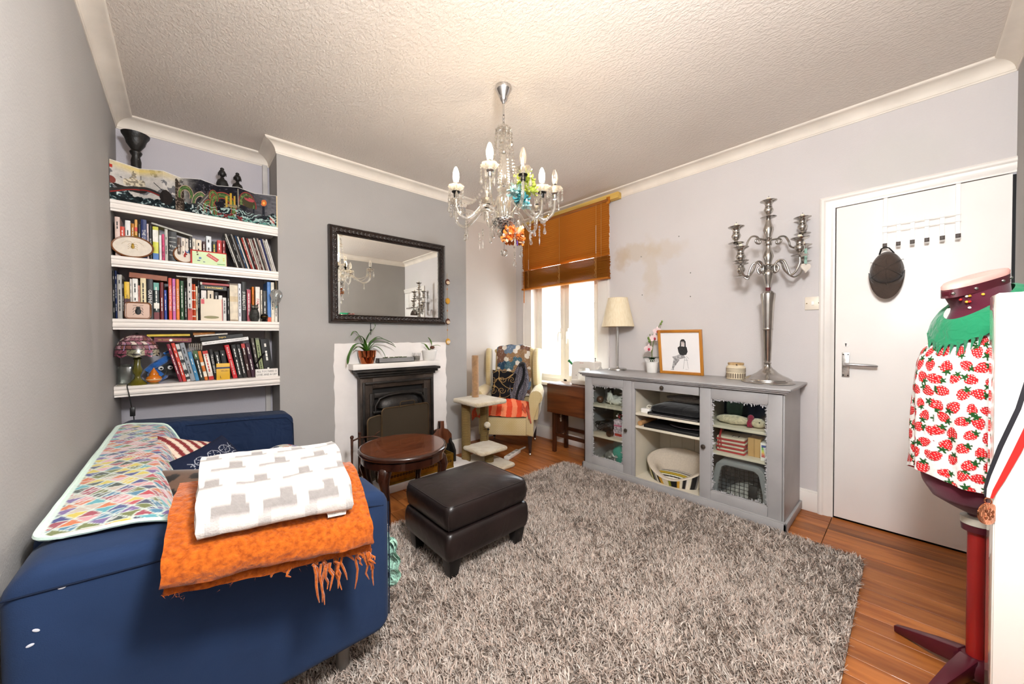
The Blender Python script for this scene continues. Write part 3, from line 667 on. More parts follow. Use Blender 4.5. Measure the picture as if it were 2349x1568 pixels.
# string of felt ornaments at the right of the mirror
og = thing('felt_ornament_string', 'string of small round painted faces hanging right of the mirror', 'hanging ornament', (1.914, 3.045, 1.10))
m_str = mat('beige string', '#b59a6a', .8)
MB().tube([(0, 0, .70), (0, 0, .02)], .0015, 5).build('string', m_str, og)
m_or = mat('ochre felt', '#c8922e', .8, var=.1); m_br = mat('brown felt', '#5b2f22', .8); m_sk = mat('cream felt', '#e6cfb2', .8)
for z_, m_a, face in ((.615, m_br, 1), (.43, m_or, 0), (.23, m_br, 1), (.035, m_or, 1)):
    h = MB().ball((0, -.008, z_), .030, 14, 10, (.85, .45, 1.0)).build('bead', m_a, og)
    if face:
        MB().ball((0, -.017, z_-.006), .020, 12, 8, (1, .35, .9)).build('face', m_sk, h)
        MB().ball((-.007, -.024, z_-.002), .0028, 6, 4).ball((.007, -.024, z_-.002), .0028, 6, 4).build('eyes', m_dark, h)
for z_ in (.54, .33, .14): MB().lathe([(.004, 0), (.004, .014)], 8, (0, 0, z_)).build('spacer', mat('orange spacer', '#c4722a', .6), og)
# ================================================================== ALCOVE SHELVES
m_shelf = mat('shelf gloss white', '#ece5de', .35, var=.03, vs=4)
SH = [('top', 1.966), ('second', 1.650), ('third', 1.292), ('lowest', .904)]
edge = [(3.058, 0), (3.034, 0), (3.030, -.004), (3.030, -.016), (3.036, -.022), (3.036, -.028), (3.031, -.036), (3.033, -.046), (3.041, -.052), (3.041, -.062), (3.058, -.062)]
for nm, z in SH:
    t = thing('wall_shelf', 'white alcove shelf with a moulded front edge, the %s of four' % nm, 'shelf', (0, 0, z), 0, 'white shelves in the left alcove')
    MB().box(XA, X1, 3.058, YL, -.025, 0).build('shelf_board', m_shelf, t, smooth=0)
    MB().prism(edge, XA+.002, X1-.003, 'x').build('edge_moulding', m_shelf, t, smooth=25)
m_page = mat('book pages', '#ddd2bd', .85, var=.08, vs=40, stretch=(1, 1, 1))
BM = {}
def bmat(h): 
    return mat('book cover '+h, h, .45, var=.12, vs=25, spec=.4)
m_ink_w = mat('white ink', '#f2efe8', .6); m_ink_k = mat('black ink', '#141414', .6); m_ink_g = mat('gold ink', '#d9b24a', .4, .3); m_ink_r = mat('red ink', '#c22a22', .6); m_ink_y = mat('yellow ink', '#e8d34a', .6)
INK = dict(w=m_ink_w, k=m_ink_k, g=m_ink_g, r=m_ink_r, y=m_ink_y)
def book(loc, th, h, dep, col, label, lean=0., flat=0., title=None, ink='w', horiz=False, lines=False, bands=(), cat='book', group=None, name='book', tsize=.62, M=None):
    """standing book with its spine to the room (-y); flat lies it on its side; lean tips the top to the left (degrees)"""
    th = max(th-.0012, .003); c = min(.0022, th*.2)
    b = MB().box(0, c, 0, dep, 0, h).box(th-c, th, 0, dep, 0, h)
    k = 5; rs_ = [( -.0022*math.sin(PI*i/(k-1)), th*i/(k-1)) for i in range(k)]
    b.prism([(x_, y_) for y_, x_ in rs_]+[(th, c*1.2), (0, c*1.2)], 0, h, 'z')
    o = b.build(name, bmat(col), smooth=35); o.location = loc
    if flat: o.rotation_euler = (0, PI/2+math.radians(flat), 0)
    else: o.rotation_euler = (0, -math.radians(lean), 0)
    tag(o, label, cat, group)
    MB().box(c, th-c, c*1.5, dep-.004, .003, h-.003).build('page_block', m_page, o, smooth=0)
    for z0, z1, bc in bands:
        MB().box(-.0003, th+.0003, -.0026, .012, z0*h, z1*h).build('spine_band', bmat(bc), o, smooth=0)
    if title:
        if horiz:
            ls = title.split('|')
            for i, s in enumerate(ls): text(s, o, INK[ink], (th/2, -.0032, h*(.80-.14*i)), (1, 0, 0), (0, 0, 1), th*.86, h*.11, 'spine_title')
        else: text(title, o, INK[ink], (th/2, -.0032, h*.52), (0, 0, -1), (1, 0, 0), h*.82, th*tsize, 'spine_title')
    elif lines:
        r = random.Random(sum(map(ord, label)) % 999); q = MB(); z_ = h*.88
        while z_ > h*.2:
            l = r.uniform(.010, .03)
            if r.random() < .72: q.box(th*.36, th*.36+max(.0012, th*.22), -.0030, -.0024, max(z_-l, h*.1), z_)
            z_ -= l+.004
        q.build('spine_print', INK[ink], o, smooth=0)['kind'] = 'stuff'
    return o
ORD = ['first', 'second', 'third', 'fourth', 'fifth', 'sixth', 'seventh', 'eighth', 'ninth', 'tenth', 'eleventh', 'twelfth', 'thirteenth', 'fourteenth', 'fifteenth', 'sixteenth', 'seventeenth', 'eighteenth', 'nineteenth', 'twentieth', 'twenty-first', 'twenty-second', 'twenty-third', 'twenty-fourth', 'twenty-fifth', 'twenty-sixth']
S2 = [
    (-0.285, 0.021, 0.23, '#d9bfb4', 'pale pink'),
    (-0.265, 0.019, 0.179, '#c8442c', 'orange red'),
    (-0.244, 0.022, 0.218, '#e9e6e2', 'white'),
    (-0.221, 0.014, 0.206, '#b9761f', 'golden brown'),
    (-0.206, 0.012, 0.231, '#d8a056', 'orange striped'),
    (-0.193, 0.013, 0.205, '#22201f', 'black'),
    (-0.18, 0.024, 0.238, '#232f63', 'navy blue'),
    (-0.156, 0.009, 0.216, '#e6d2d2', 'pale rose'),
    (-0.146, 0.013, 0.209, '#1d1c1c', 'slim black'),
    (-0.131, 0.025, 0.207, '#cfd04a', 'yellow green'),
    (-0.104, 0.012, 0.159, '#efece8', 'slim white'),
    (-0.091, 0.012, 0.165, '#c9436f', 'pink'),
    (-0.079, 0.015, 0.2, '#b9b6ae', 'grey white'),
    (-0.062, 0.038, 0.192, '#1a1a1c', 'thick black'),
    (-0.022, 0.016, 0.158, '#4a3626', 'dark brown'),
    (-0.003, 0.017, 0.158, '#e2d6c6', 'cream'),
    (0.014, 0.016, 0.158, '#d6cdbf', 'stone'),
    (0.031, 0.017, 0.171, '#26241f', 'black and white'),
    (0.049, 0.015, 0.164, '#e5dccb', 'ivory'),
    (0.065, 0.029, 0.161, '#ddd0bb', 'wide cream'),
    (0.096, 0.019, 0.156, '#3a1a18', 'dark maroon'),
    (0.116, 0.027, 0.194, '#dfe5e8', 'pale blue white'),
    (0.145, 0.024, 0.164, '#20211c', 'charcoal'),
    (0.171, 0.025, 0.176, '#b62a26', 'bright red'),
    (0.198, 0.016, 0.177, '#7a1f22', 'dark red'),
]
rb = random.Random(21)
X_S2 = {6: ('THE LIFE OF', 'w'), 8: ('IN PARIS', 'w'), 13: None}
for i, (x_, w, h, c, d) in enumerate(S2):
    kw = {}
    if i in (6, 8): kw = dict(title=X_S2[i][0], ink='w')
    elif i == 13: kw = dict(title='SARAH|WATERS|The|Paying|Guests', ink='w', horiz=True)
    elif i == 9: kw = dict(bands=((0, .22, '#3a6fb0'), (.55, .9, '#e8e6dc')))
    elif i == 4: kw = dict(bands=((.2, .45, '#3d5fa0'), (.7, .8, '#c8342a')))
    elif i == 10: kw = {}
    elif i == 22: kw = dict(lines=True, ink='y')
    else: kw = dict(lines=True, ink='k' if sum(lin(c)) > .7 else 'w')
    book((x_, 3.075+rb.uniform(0, .012), 1.650), w, h, rb.uniform(.12, .17), c, '%s book, %s upright from the left on the second shelf' % (d, ORD[i]), group='upright books on the second shelf', **kw)
mags = ['#26221f', '#d6d2ca', '#2f2b2a', '#1d1c1d', '#8c8a86', '#3a2f2b', '#27476b', '#d9d6cf', '#1f1e1e', '#b23a30', '#cfcac0', '#2d2a2b', '#7d2c28', '#d8cfc4', '#a9a49c', '#5a2a26', '#c9c4bb', '#3b3836', '#a88f86', '#d3cdc8', '#2b2f5c', '#b7b2ac', '#dcd8d2', '#d9d6d2']
cn = ['dark', 'pale', 'brown black', 'black', 'mid grey', 'dark brown', 'blue', 'white', 'black', 'red', 'stone', 'charcoal', 'brick red', 'cream', 'grey', 'maroon', 'light grey', 'charcoal', 'dusty pink', 'pale grey', 'navy', 'silver grey', 'white', 'white']
x_ = .268
for i, c in enumerate(mags):
    w = .0092; ln = 16.5-(i*.12); h = rb.uniform(.215, .235)
    book((x_, 3.075+rb.uniform(0, .01), 1.650), w*math.cos(math.radians(ln)), h, .17, c, '%s magazine, %s from the left in the leaning row on the second shelf' % (cn[i], ORD[i]), lean=ln, group='leaning magazines on the second shelf', cat='magazine', name='magazine', lines=(i % 3 == 0), ink='w' if sum(lin(c)) < .7 else 'k')
    x_ += w+.0006
gb = book((0, 0, 0), .011, .19, .10, '#b9b8b0', 'grey flat book lying sloped across the book tops on the second shelf'); gb.location = (-.135, 3.10, 1.884); gb.rotation_euler = (0, PI/2+.245, 0)
# embroidery hoops and board game on the second shelf
m_hoop = wood('hoop wood', '#7a4a22', '#5d3516', 'x', 6)
m_linen = mat('cream linen', '#e6dccd', .9, var=.05, vs=40, bump=.3, bs=500)
def hoop(loc, rx, rz, label, tilt=-.18, yaw=0.):
    t = thing('embroidery_hoop', label, 'embroidery hoop', loc, yaw); M_ = Matrix.Rotation(tilt, 4, 'X') @ T(0, 0, rz+.004)
    b = MB(); b.M = M_; b.tube([(rx*math.cos(a), 0, rz*math.sin(a)) for a in np.linspace(0, 2*PI, 48, endpoint=False)], .0045, 8, closed=True).build('hoop_ring', m_hoop, t)
    b = MB(); b.M = M_; b.cbox((rx*.15, 0, rz+.005), (.016, .009, .009)).build('hoop_screw', m_brass, t)
    b = MB(); b.M = M_; b.prism([(rx*.985*math.cos(a), rz*.985*math.sin(a)) for a in np.linspace(0, 2*PI, 40, endpoint=False)], -.001, .002, 'y'); b.build('linen', m_linen, t, smooth=0)
    return t, M_
t, M_ = hoop((-.214, 3.052, 1.650), .084, .062, 'oval embroidery hoop with a golden beetle on cream linen, second shelf left')
b = MB(); b.M = M_ @ T(0, -.002, 0); m_goldth = mat('gold thread', '#a8852c', .5, .2, var=.3, vs=80)
b.ball((0, 0, .0), .010, 10, 8, (.75, .25, 1.3)).ball((0, 0, .016), .006, 8, 6, (1, .3, .7)).build('beetle', m_goldth, t)
b = MB(); b.M = M_ @ T(0, -.002, 0)
for s in (-1, 1):
    for k, zz in enumerate((.010, .0, -.009)): b.tube([(0, 0, zz), (s*.014, 0, zz+.004-(k-1)*.004), (s*.020, 0, zz-.002-k*.003)], .0007, 5)
    b.tube([(0, 0, .02), (s*.01, 0, .032), (s*.028, 0, .03), (s*.045, 0, .012)], .0005, 4)
b.build('beetle_legs', m_goldth, t)
t, M_ = hoop((.012, 3.066, 1.650), .052, .053, 'round embroidery hoop with blue and red stitching behind the board game', -.2)
b = MB(); b.M = M_ @ T(0, -.002, 0)
for k in range(14): a = k*2.1; b.ball((.006+.012*math.cos(a)*(k % 3)*.6, 0, .002+.014*math.sin(a)*(k % 4)*.4), .0055, 6, 4, (1, .3, 1))
b.build('red_stitching', mat('red thread', '#a8281f', .7), t)
b = MB(); b.M = M_ @ T(0, -.0022, 0)
for k in range(6): b.ball((.012+.008*math.cos(k), 0, .022+.007*math.sin(k)), .0045, 6, 4, (1, .3, 1))
b.build('blue_stitching', mat('blue thread', '#2f5f9a', .7), t)
mo = thing('board_game_box', 'red edged pale green board game box leaning on the second shelf', 'board game', (.128, 3.05, 1.650))
mo.rotation_euler = (-.12, 0, 0)
m_mr = mat('game red', '#b8241c', .4); m_mg = mat('game green', '#cfe3b4', .5)
MB().box(-.090, .090, 0, .02, 0, .092).build('box', m_mr, mo, bevel=.001)
MB().box(-.082, .088, -.001, .001, 0.002, .084).build('board_print', m_mg, mo, smooth=0)
rib = MB(); rib.M = T(.018, -.0012, .052) @ Matrix.Rotation(.62, 4, 'Y'); rib.box(-.032, .032, -.0006, .0006, -.011, .011).build('logo_band', m_mr, mo, smooth=0)
u_ = (math.cos(.62), 0, -math.sin(.62)); v_ = (math.sin(.62), 0, math.cos(.62))
text('MONOPOLY', mo, m_ink_w, (.018, -.0022, .052), u_, v_, .056, .014, 'logo_lettering')
for x_, z_, w, h, c in ((-.060, .058, .008, .010, '#5a3a1a'), (-.050, .035, .012, .012, '#5a78b0'), (-.058, .022, .014, .005, '#2a3f70'), (-.03, .016, .010, .004, '#2a3f70'), (.04, .010, .04, .004, '#3c8a3a'), (.07, .05, .008, .006, '#e0d24a'), (.07, .036, .008, .006, '#e0d24a'), (-.062, .074, .008, .008, '#5a3a1a')):
    MB().box(x_, x_+w, -.0016, 0, z_, z_+h).build('board_mark', mat('game mark '+c, c, .6), mo, smooth=0)

S3 = [
    (-0.31, 0.008, 0.277, '#16181c', 'black'),
    (-0.301, 0.008, 0.278, '#1d2b55', 'navy'),
    (-0.291, 0.029, 0.257, '#a9a6a0', 'silver grey'),
    (-0.26, 0.006, 0.232, '#2b211d', 'thin dark brown'),
    (-0.253, 0.022, 0.218, '#e0b83a', 'yellow topped'),
    (-0.23, 0.009, 0.236, '#e8e2da', 'white'),
    (-0.22, 0.023, 0.24, '#efebe4', 'thick white'),
    (-0.197, 0.008, 0.201, '#d79a8a', 'salmon'),
    (-0.187, 0.025, 0.246, '#e2d2a8', 'cream yellow'),
    (-0.16, 0.027, 0.244, '#1b1b1d', 'black'),
    (-0.131, 0.024, 0.224, '#24302f', 'teal topped black'),
    (-0.106, 0.017, 0.229, '#6b1e22', 'maroon'),
    (-0.088, 0.013, 0.183, '#35489a', 'blue'),
    (-0.068, 0.016, 0.259, '#d9503f', 'coral red'),
    (-0.051, 0.016, 0.257, '#c568a8', 'mauve pink'),
    (-0.034, 0.016, 0.256, '#d97a38', 'orange'),
    (-0.015, 0.018, 0.247, '#1f4a26', 'dark green'),
    (0.005, 0.013, 0.205, '#171614', 'slim black'),
    (0.019, 0.023, 0.268, '#cfcac4', 'black and white patterned'),
    (0.043, 0.007, 0.232, '#cf4a2c', 'red orange'),
    (0.051, 0.009, 0.232, '#d65a34', 'orange red'),
    (0.061, 0.009, 0.219, '#e8dcc0', 'slim cream'),
    (0.071, 0.009, 0.258, '#2a2a2c', 'slim charcoal'),
]
S3B = [
    (0.22, 0.01, 0.221, '#201f20', 'thin black'),
    (0.232, 0.045, 0.254, '#d9ccb4', 'wide aged cream'),
    (0.278, 0.017, 0.257, '#e3e6ec', 'white'),
    (0.297, 0.026, 0.272, '#161616', 'black'),
    (0.326, 0.023, 0.221, '#a84a58', 'rose patterned'),
    (0.355, 0.012, 0.242, '#dc7a1f', 'bright orange'),
    (0.375, 0.026, 0.244, '#efe6dc', 'white'),
    (0.405, 0.01, 0.224, '#e6dcc8', 'thin cream'),
    (0.419, 0.022, 0.219, '#3c3d3c', 'dark grey'),
    (0.444, 0.022, 0.293, '#4a7ec0', 'sky blue'),
    (0.467, 0.02, 0.298, '#e8e0cd', 'cream'),
    (0.488, 0.018, 0.224, '#e2ddd2', 'off white'),
]
S3M = [
    (0.087, 0.027, 0.198, '#e9e2dc', 'white'),
    (0.119, 0.032, 0.207, '#dfd2ba', 'cream'),
    (0.153, 0.022, 0.191, '#24211e', 'dark'),
    (0.175, 0.02, 0.171, '#eeeae4', 'slim white'),
    (0.197, 0.019, 0.158, '#f0ece6', 'short white'),
]
for i, (x_, w, h, c, d) in enumerate(S3):
    kw = dict(lines=True, ink='k' if sum(lin(c)) > .7 else 'w')
    if i == 4: kw = dict(title='JAPANESE', ink='k', bands=((0, .55, '#4a1a1c'),))
    if i == 9: kw = dict(title='GRAPHIC !', ink='w')
    if i == 10: kw = dict(lines=True, bands=((.8, 1, '#5a9a8e'), (0, .2, '#6a1e22'), (.3, .45, '#e8e2d6')))
    if i == 13: kw = dict(title='ULTIMATE KNITTING BIBLE')
    if i == 14: kw = dict(title='ULTIMATE CROCHET BIBLE')
    if i == 15: kw = dict(title='ULTIMATE QUILTING BIBLE')
    if i == 18: kw = dict(lines=True, ink='k', bands=((0, .28, '#b23a2a'),))
    if i in (19, 20): kw = dict(bands=((.1, .13, '#efe6d8'), (.3, .33, '#efe6d8'), (.55, .58, '#efe6d8'), (.8, .83, '#efe6d8')))
    ln = 3.0 if 11 <= i <= 18 else 0
    if ln: x_ -= -.002
    if i == 0: x_ = -.2975
    if i == 1: x_ = -.2895; 
    if i == 2: x_, w = -.281, .020
    hmax = .285 if ln == 0 else h
    book((x_+(.006 if ln else 0)*0, 3.075+rb.uniform(0, .008), 1.292), w-(.0006 if ln else 0), h, rb.uniform(.13, .18), c, '%s book, %s upright from the left on the third shelf' % (d, ORD[i]), group='upright books on the third shelf', lean=-0 if not ln else -ln*0, **kw)
for i, (x_, w, h, c, d) in enumerate(S3M):
    book((x_, 3.10, 1.292), w, min(h, .200), .15, c, '%s book, %s of the short books under the flat black book' % (d, ORD[i]), group='short books on the third shelf', lines=True, ink='k' if sum(lin(c)) > .7 else 'w')
for i, (x_, w, h, c, d) in enumerate(S3B):
    kw = dict(lines=True, ink='k' if sum(lin(c)) > .7 else 'w')
    if i == 3: kw = dict(title='SURREALISTS', ink='w')
    if i == 6: kw = dict(title='PABLO', ink='r')
    if i == 1: kw = dict(bands=((.52, .66, '#c9b48e'), (.0, .04, '#8a765a'), (.96, 1, '#6d5a44')))
    if i == 9: kw = dict(bands=((0, .12, '#d0522a'),))
    book((min(x_, X1-.004-w), 3.075+rb.uniform(0, .008), 1.292), w, min(h, .285), rb.uniform(.12, .17), c, '%s book, %s upright right of the flat black book, third shelf' % (d, ORD[i]), group='upright books at the right of the third shelf', **kw)
def lying(x0, x1, z, th, dep, col, label, tilt=0., y=3.085, title=None, ink='w', bands=(), lines=False, tl=.8):
    """book lying flat, spine to the room; tilt lifts its right end (degrees)"""
    L_ = x1-x0; b = MB().box(0, L_, 0, dep, 0, .0022).box(0, L_, 0, dep, th-.0022, th).box(0, L_, 0, .003, 0, th)
    o = b.build('book', bmat(col), bevel=.0006, seg=1); o.location = (x0, y, z); o.rotation_euler = (0, -math.radians(tilt), 0); tag(o, label, 'book', 'books lying flat on the shelves')
    MB().box(.003, L_-.003, .003, dep-.004, .0022, th-.0022).build('page_block', m_page, o, smooth=0)
    for a, c_, bc in bands: MB().box(a*L_, c_*L_, -.0004, .004, -.0002, th+.0002).build('spine_band', bmat(bc), o, smooth=0)
    if title: text(title, o, INK[ink], (L_*.5, -.0008, th/2), (1, 0, 0), (0, 0, 1), L_*tl, th*.6, 'spine_title')
    return o
lying(.084, .218, 1.4945, .030, .16, '#161413', 'black book lying flat over the short books on the third shelf', title="'S DICTIONARY", ink='g', tl=.7)
lying(.083, .245, 1.5255, .016, .17, '#9c1d1f', 'red book lying flat on the black book, third shelf', bands=((.0, .06, '#c9c2b6'),))
lying(-.235, -.072, 1.540, .032, .14, '#8a4318', 'rusty orange book lying flat on top of the upright books, third shelf left', y=3.10, tilt=-3)
lying(-.03, .235, 1.5625, .010, .17, '#a9a49c', 'thin grey folder lying flat under the second shelf', y=3.09)
# framed beetle
bt = thing('beetle_hoop', 'small rounded wooden frame with a black embroidered beetle on pink linen', 'embroidery hoop', (-.197, 3.052, 1.292)); bt.rotation_euler = (-.12, 0, 0)
def rrect(w, h, r, n_=6): return [(sx*(w-r)+r*math.cos(a), sz*(h-r)+r*math.sin(a)) for sx, sz, a0 in ((1, 1, 0), (-1, 1, PI/2), (-1, -1, PI), (1, -1, 1.5*PI)) for a in np.linspace(a0, a0+PI/2, n_)]
MB().tube([(a, 0, .051+c) for a, c in rrect(.052, .047, .016)], .0045, 8, closed=True).cbox((.0, 0, .102), (.02, .008, .005)).build('hoop_ring', m_hoop, bt)
MB().prism([(a, .051+c) for a, c in rrect(.051, .046, .016)], -.001, .002, 'y').build('linen', mat('pink linen', '#dcbfae', .9, bump=.3, bs=500), bt, smooth=0)
b = MB(); b.M = T(0, -.002, .05)
b.ball((0, 0, -.004), .016, 12, 8, (.8, .22, 1.25)).ball((0, 0, .018), .009, 10, 6, (1, .25, .7))
for s in (-1, 1):
    for k, zz in enumerate((.012, .0, -.012)): b.tube([(0, 0, zz), (s*.017, 0, zz+.006-k*.006), (s*.021, 0, zz-.008-k*.003)], .0011, 5)
    b.tube([(0, 0, .022), (s*.010, 0, .030), (s*.022, 0, .032)], .0008, 4)
b.build('beetle', m_ink_k, bt)
# picture book standing in front (plain cover)
cd = thing('picture_book', 'small cream picture book standing face out on the third shelf', 'book', (.135, 3.048, 1.292)); cd.rotation_euler = (-.08, 0, 0)
MB().box(-.053, .053, 0, .008, 0, .142).build('cover', mat('cream card', '#e5d9c4', .6, var=.05), cd, bevel=.001)
MB().box(.053, .057, .0, .010, 0, .142).build('spine', mat('game red', '#b8241c', .4), cd, smooth=0)
MB().box(-.050, -.034, -.0008, 0, .108, .138).build('corner_label', mat('pink label', '#cf5a62', .6), cd, smooth=0)
b = MB()
b.ball((.0, -.0002, .022), .034, 14, 6, (1.15, .015, .28)).build('printed_ground', mat('print olive', '#8e8a66', .7), cd)
# owl, globe ornament, glass balloon
ow = thing('owl_figurine', 'dark bronze owl figurine standing among books on the third shelf', 'figurine', (.364, 3.05, 1.292))
m_owl = mat('dark patina', '#33332f', .4, .4, var=.5, vs=50, bump=.6, bs=160)
MB().lathe([(.018, 0), (.022, .004), (.024, .03), (.027, .055), (.022, .078), (.019, .085)], 16, sy=.85).build('body', m_owl, ow)
MB().ball((0, -.002, .095), .022, 14, 10, (1.05, .95, .85)).build('head', m_owl, ow)
b = MB()
for s in (-1, 1): b.lathe([(.007, 0), (.0001, .020)], 8, M=T(s*.015, 0, .108) @ Matrix.Rotation(s*.4, 4, 'Y'))
b.build('ear_tuft', m_owl, ow)
for s in (-1, 1): MB().ball((s*.009, -.020, .098), .0075, 10, 8, (1, .5, 1)).ball((s*.009, -.024, .098), .0032, 8, 6).build('eye', mat('owl eye', '#7a776c', .2), ow)
MB().lathe([(.004, 0), (.0001, -.010)], 8, (0, -.022, .092)).build('beak', m_dark, ow)
for s in (-1, 1): MB().ball((s*.022, .002, .042), .018, 10, 8, (.4, .8, 1.7)).build('wing', m_owl, ow)
gl = thing('globe_ornament', 'small black and gold globe ornament beside the owl', 'ornament', (.421, 3.055, 1.292))
MB().lathe([(.016, 0), (.018, .006), (.012, .012)], 16).build('base', m_dark, gl)
MB().ball((0, 0, .034), .024, 18, 12).build('sphere', mat('black lacquer', '#17120c', .12, .3), gl)
MB().lathe([(.0245, -.002), (.0255, 0), (.0245, .002)], 20, (0, 0, .034), cap=False).build('gold_band', mat('gold metal', '#a07a2a', .25, 1), gl)
ba = thing('glass_balloon', 'clear glass balloon ornament hanging at the right end of the third shelf', 'ornament', (.488, 3.012, 1.40))
MB().lathe([(.003, .0), (.008, .012), (.026, .040), (.0385, .075), (.036, .098), (.022, .116), (.0001, .121)], 24).build('balloon', glass('balloon glass', (.93, .96, .97), .6, body=.12, bodycol=(.9, .95, .95)), ba)
MB().lathe([(.007, -.008), (.002, 0), (.003, .004)], 10).build('knot', mat('teal knot', '#4a8a8a', .4), ba)
MB().tube([(0, 0, .12), (0, .006, .165), (0, .02, .1855)], .0008, 5).build('thread', m_str, ba)

S4 = [
    (-0.024, 0.016, 0.244, 13.3, '#7e2136', 'maroon'),
    (-0.006, 0.017, 0.249, 12.5, '#c23a2c', 'red'),
    (0.012, 0.018, 0.242, 12.4, '#c9c8c4', 'black and white patterned'),
    (0.031, 0.023, 0.248, 12.1, '#8d9298', 'grey'),
    (0.054, 0.019, 0.19, 11.5, '#3f7fa8', 'blue'),
    (0.075, 0.023, 0.197, 10.2, '#1f241d', 'dark green'),
    (0.099, 0.017, 0.193, 10.4, '#c9702c', 'orange and white'),
    (0.12, 0.026, 0.192, 9.6, '#d8d0c6', 'red and white'),
    (0.148, 0.017, 0.2, 7.8, '#1b1a1a', 'black'),
    (0.173, 0.024, 0.184, 8.1, '#20201e', 'second black'),
    (0.199, 0.027, 0.192, 7.2, '#191a1a', 'plain black'),
    (0.245, 0.025, 0.23, 11.3, '#c01f28', 'bright red'),
    (0.273, 0.026, 0.231, 9.5, '#1a1a1a', 'tall black'),
    (0.301, 0.022, 0.231, 9.5, '#222020', 'charcoal'),
    (0.326, 0.021, 0.237, 9.0, '#3a1c1c', 'dark red topped'),
    (0.35, 0.023, 0.24, 8.9, '#3b1a2c', 'plum'),
    (0.385, 0.016, 0.309, 8.0, '#5d5750', 'taupe'),
    (0.403, 0.022, 0.302, 6.7, '#6f7462', 'grey green'),
    (0.428, 0.069, 0.296, 5.8, '#151515', 'thick black'),
]
for i, (x_, w, h, ln, c, d) in enumerate(S4):
    kw = dict(lines=True, ink='k' if sum(lin(c)) > .7 else 'w')
    if i == 8: kw = dict(title='THE ESSEX SERPENT', ink='w')
    if i == 11: kw = dict(title='BLACK HOLE  CHARLES BURNS', ink='w', tsize=.7)
    if i == 2: kw = dict(lines=True, ink='k', bands=((.05, .12, '#1a1a1a'), (.2, .3, '#1a1a1a'), (.5, .58, '#1a1a1a'), (.8, .86, '#1a1a1a')))
    if i == 6: kw = dict(bands=((.12, .3, '#e6dccb'), (.5, .62, '#e6dccb')))
    if i == 7: kw = dict(bands=((0, .12, '#b8281f'), (.9, 1, '#b8281f'), (.25, .8, '#e9e2d8')), lines=True, ink='r')
    if i == 5: kw = dict(lines=True, ink='w', bands=((.72, 1, '#39552b'),))
    if i == 14: kw = dict(lines=True, ink='w', bands=((.86, 1, '#b0302a'),))
    if i == 17: kw = dict(bands=((.05, .95, '#8a9468'),), lines=True, ink='k')
    if i == 18: h = .265; w = .052
    if i in (16, 17): h = .275
    book((x_, 3.085+(.012 if i > 15 else 0), .904), w, h, .13+.004*(i % 5), c, '%s book, %s of the leaning books on the lowest shelf' % (d, ORD[i]), lean=ln, group='leaning books on the lowest shelf', **kw)
lying(-.135, .036, 1.1555, .030, .14, '#6d2530', 'maroon book with a white sticker lying flat on the lowest shelf', title='NEIL GAIMAN   AMERICAN GODS', ink='g', tilt=-1.5, y=3.09)
lying(-.165, .030, 1.1885, .015, .13, '#d8bb2e', 'yellow book lying flat on the maroon book, lowest shelf', tilt=1., y=3.10)
lying(.045, .155, 1.196, .020, .14, '#c47a1e', 'orange book lying flat under the third shelf', tilt=2., y=3.12)
lying(.088, .335, 1.130, .024, .14, '#e8e6e4', 'white sewing book lying sloped across the leaning books', tilt=8., title='THE GREAT BRITISH SEWING BEE  SEW YOUR OWN WARDROBE', ink='k', tl=.9, y=3.075)
lying(.080, .305, 1.157, .026, .14, '#1b1a19', 'black book lying sloped on the white sewing book', tilt=7., title='Supra', ink='g', tl=.22, y=3.08)
lying(.050, .22, 1.186, .012, .14, '#cfc8bc', 'thin cream book lying sloped on the black book', tilt=5.5, y=3.085)
st_ = tag(MB().lathe([(.0001, 0), (.008, 0), (.008, .0008), (.0001, .0008)], 12, M=T(-.060, 3.0885, 1.167) @ Matrix.Rotation(PI/2, 4, 'X')).build('round_sticker', m_ink_w, smooth=0), 'round white sticker on the spine of the maroon flat book', 'sticker')
wy = thing('yellow_book', 'small yellow book standing in front of the leaning books', 'book', (.190, 3.045, .904), 0); wy.rotation_euler = (-.05, 0, .03)
MB().box(-.035, .035, 0, .022, 0, .108).build('cover', mat('yellow jacket', '#d9a821', .5), wy, bevel=.001)
MB().box(-.0352, .0352, -.0004, .0222, .073, .083).build('blue_band', mat('navy ink', '#23305a', .6), wy, smooth=0)
text('Wisden', wy, m_ink_k, (.008, -.0008, .058), (1, 0, 0), (0, 0, 1), .040, .011, 'title'); text('L', wy, m_ink_k, (-.012, -.0008, .018), (1, 0, 0), (0, 0, 1), .02, .016, 'letter')
sg = thing('cat_sign', 'small white block sign with two lines of lettering on the lowest shelf', 'sign', (.430, 3.040, .904))
MB().box(-.066, .066, 0, .018, 0, .056).build('sign_board', mat('sign white', '#eee9e3', .6), sg, bevel=.001)
text('ALL YOU NEED IS', sg, m_ink_k, (0, -.0008, .040), (1, 0, 0), (0, 0, 1), .118, (.013,), 'lettering'); text('LOVE...AND A CAT', sg, m_ink_k, (0, -.0008, .017), (1, 0, 0), (0, 0, 1), .118, (.013,), 'lettering')
bi = thing('iron_bird', 'black iron flower stake standing behind the white sign', 'ornament', (.385, 3.062, .904))
MB().tube([(-.005, 0, 0), (-.006, 0, .06), (-.02, 0, .085)], .004, 6).build('stem', m_dark, bi)
MB().tube([(-.02, 0, .085), (.005, -.004, .13), (.035, -.004, .17)], [.003, .008, .004], 6).build('wing', m_dark, bi)
cl = thing('hair_claw', 'grey ribbed hair claw resting on the blue book', 'hair claw', (.055, 3.10, 1.098))
b = MB()
for k in range(7): b.tube([(-.03+.010*k, -.01, .045), (-.03+.010*k, -.022, .03), (-.026+.009*k, -.014, .006)], .003, 6)
b.build('teeth', mat('grey resin', '#9a938a', .35), cl); MB().ball((0, 0, .036), .032, 12, 8, (1.05, .5, .45)).build('clasp', mat('dark resin', '#4a4540', .35), cl)

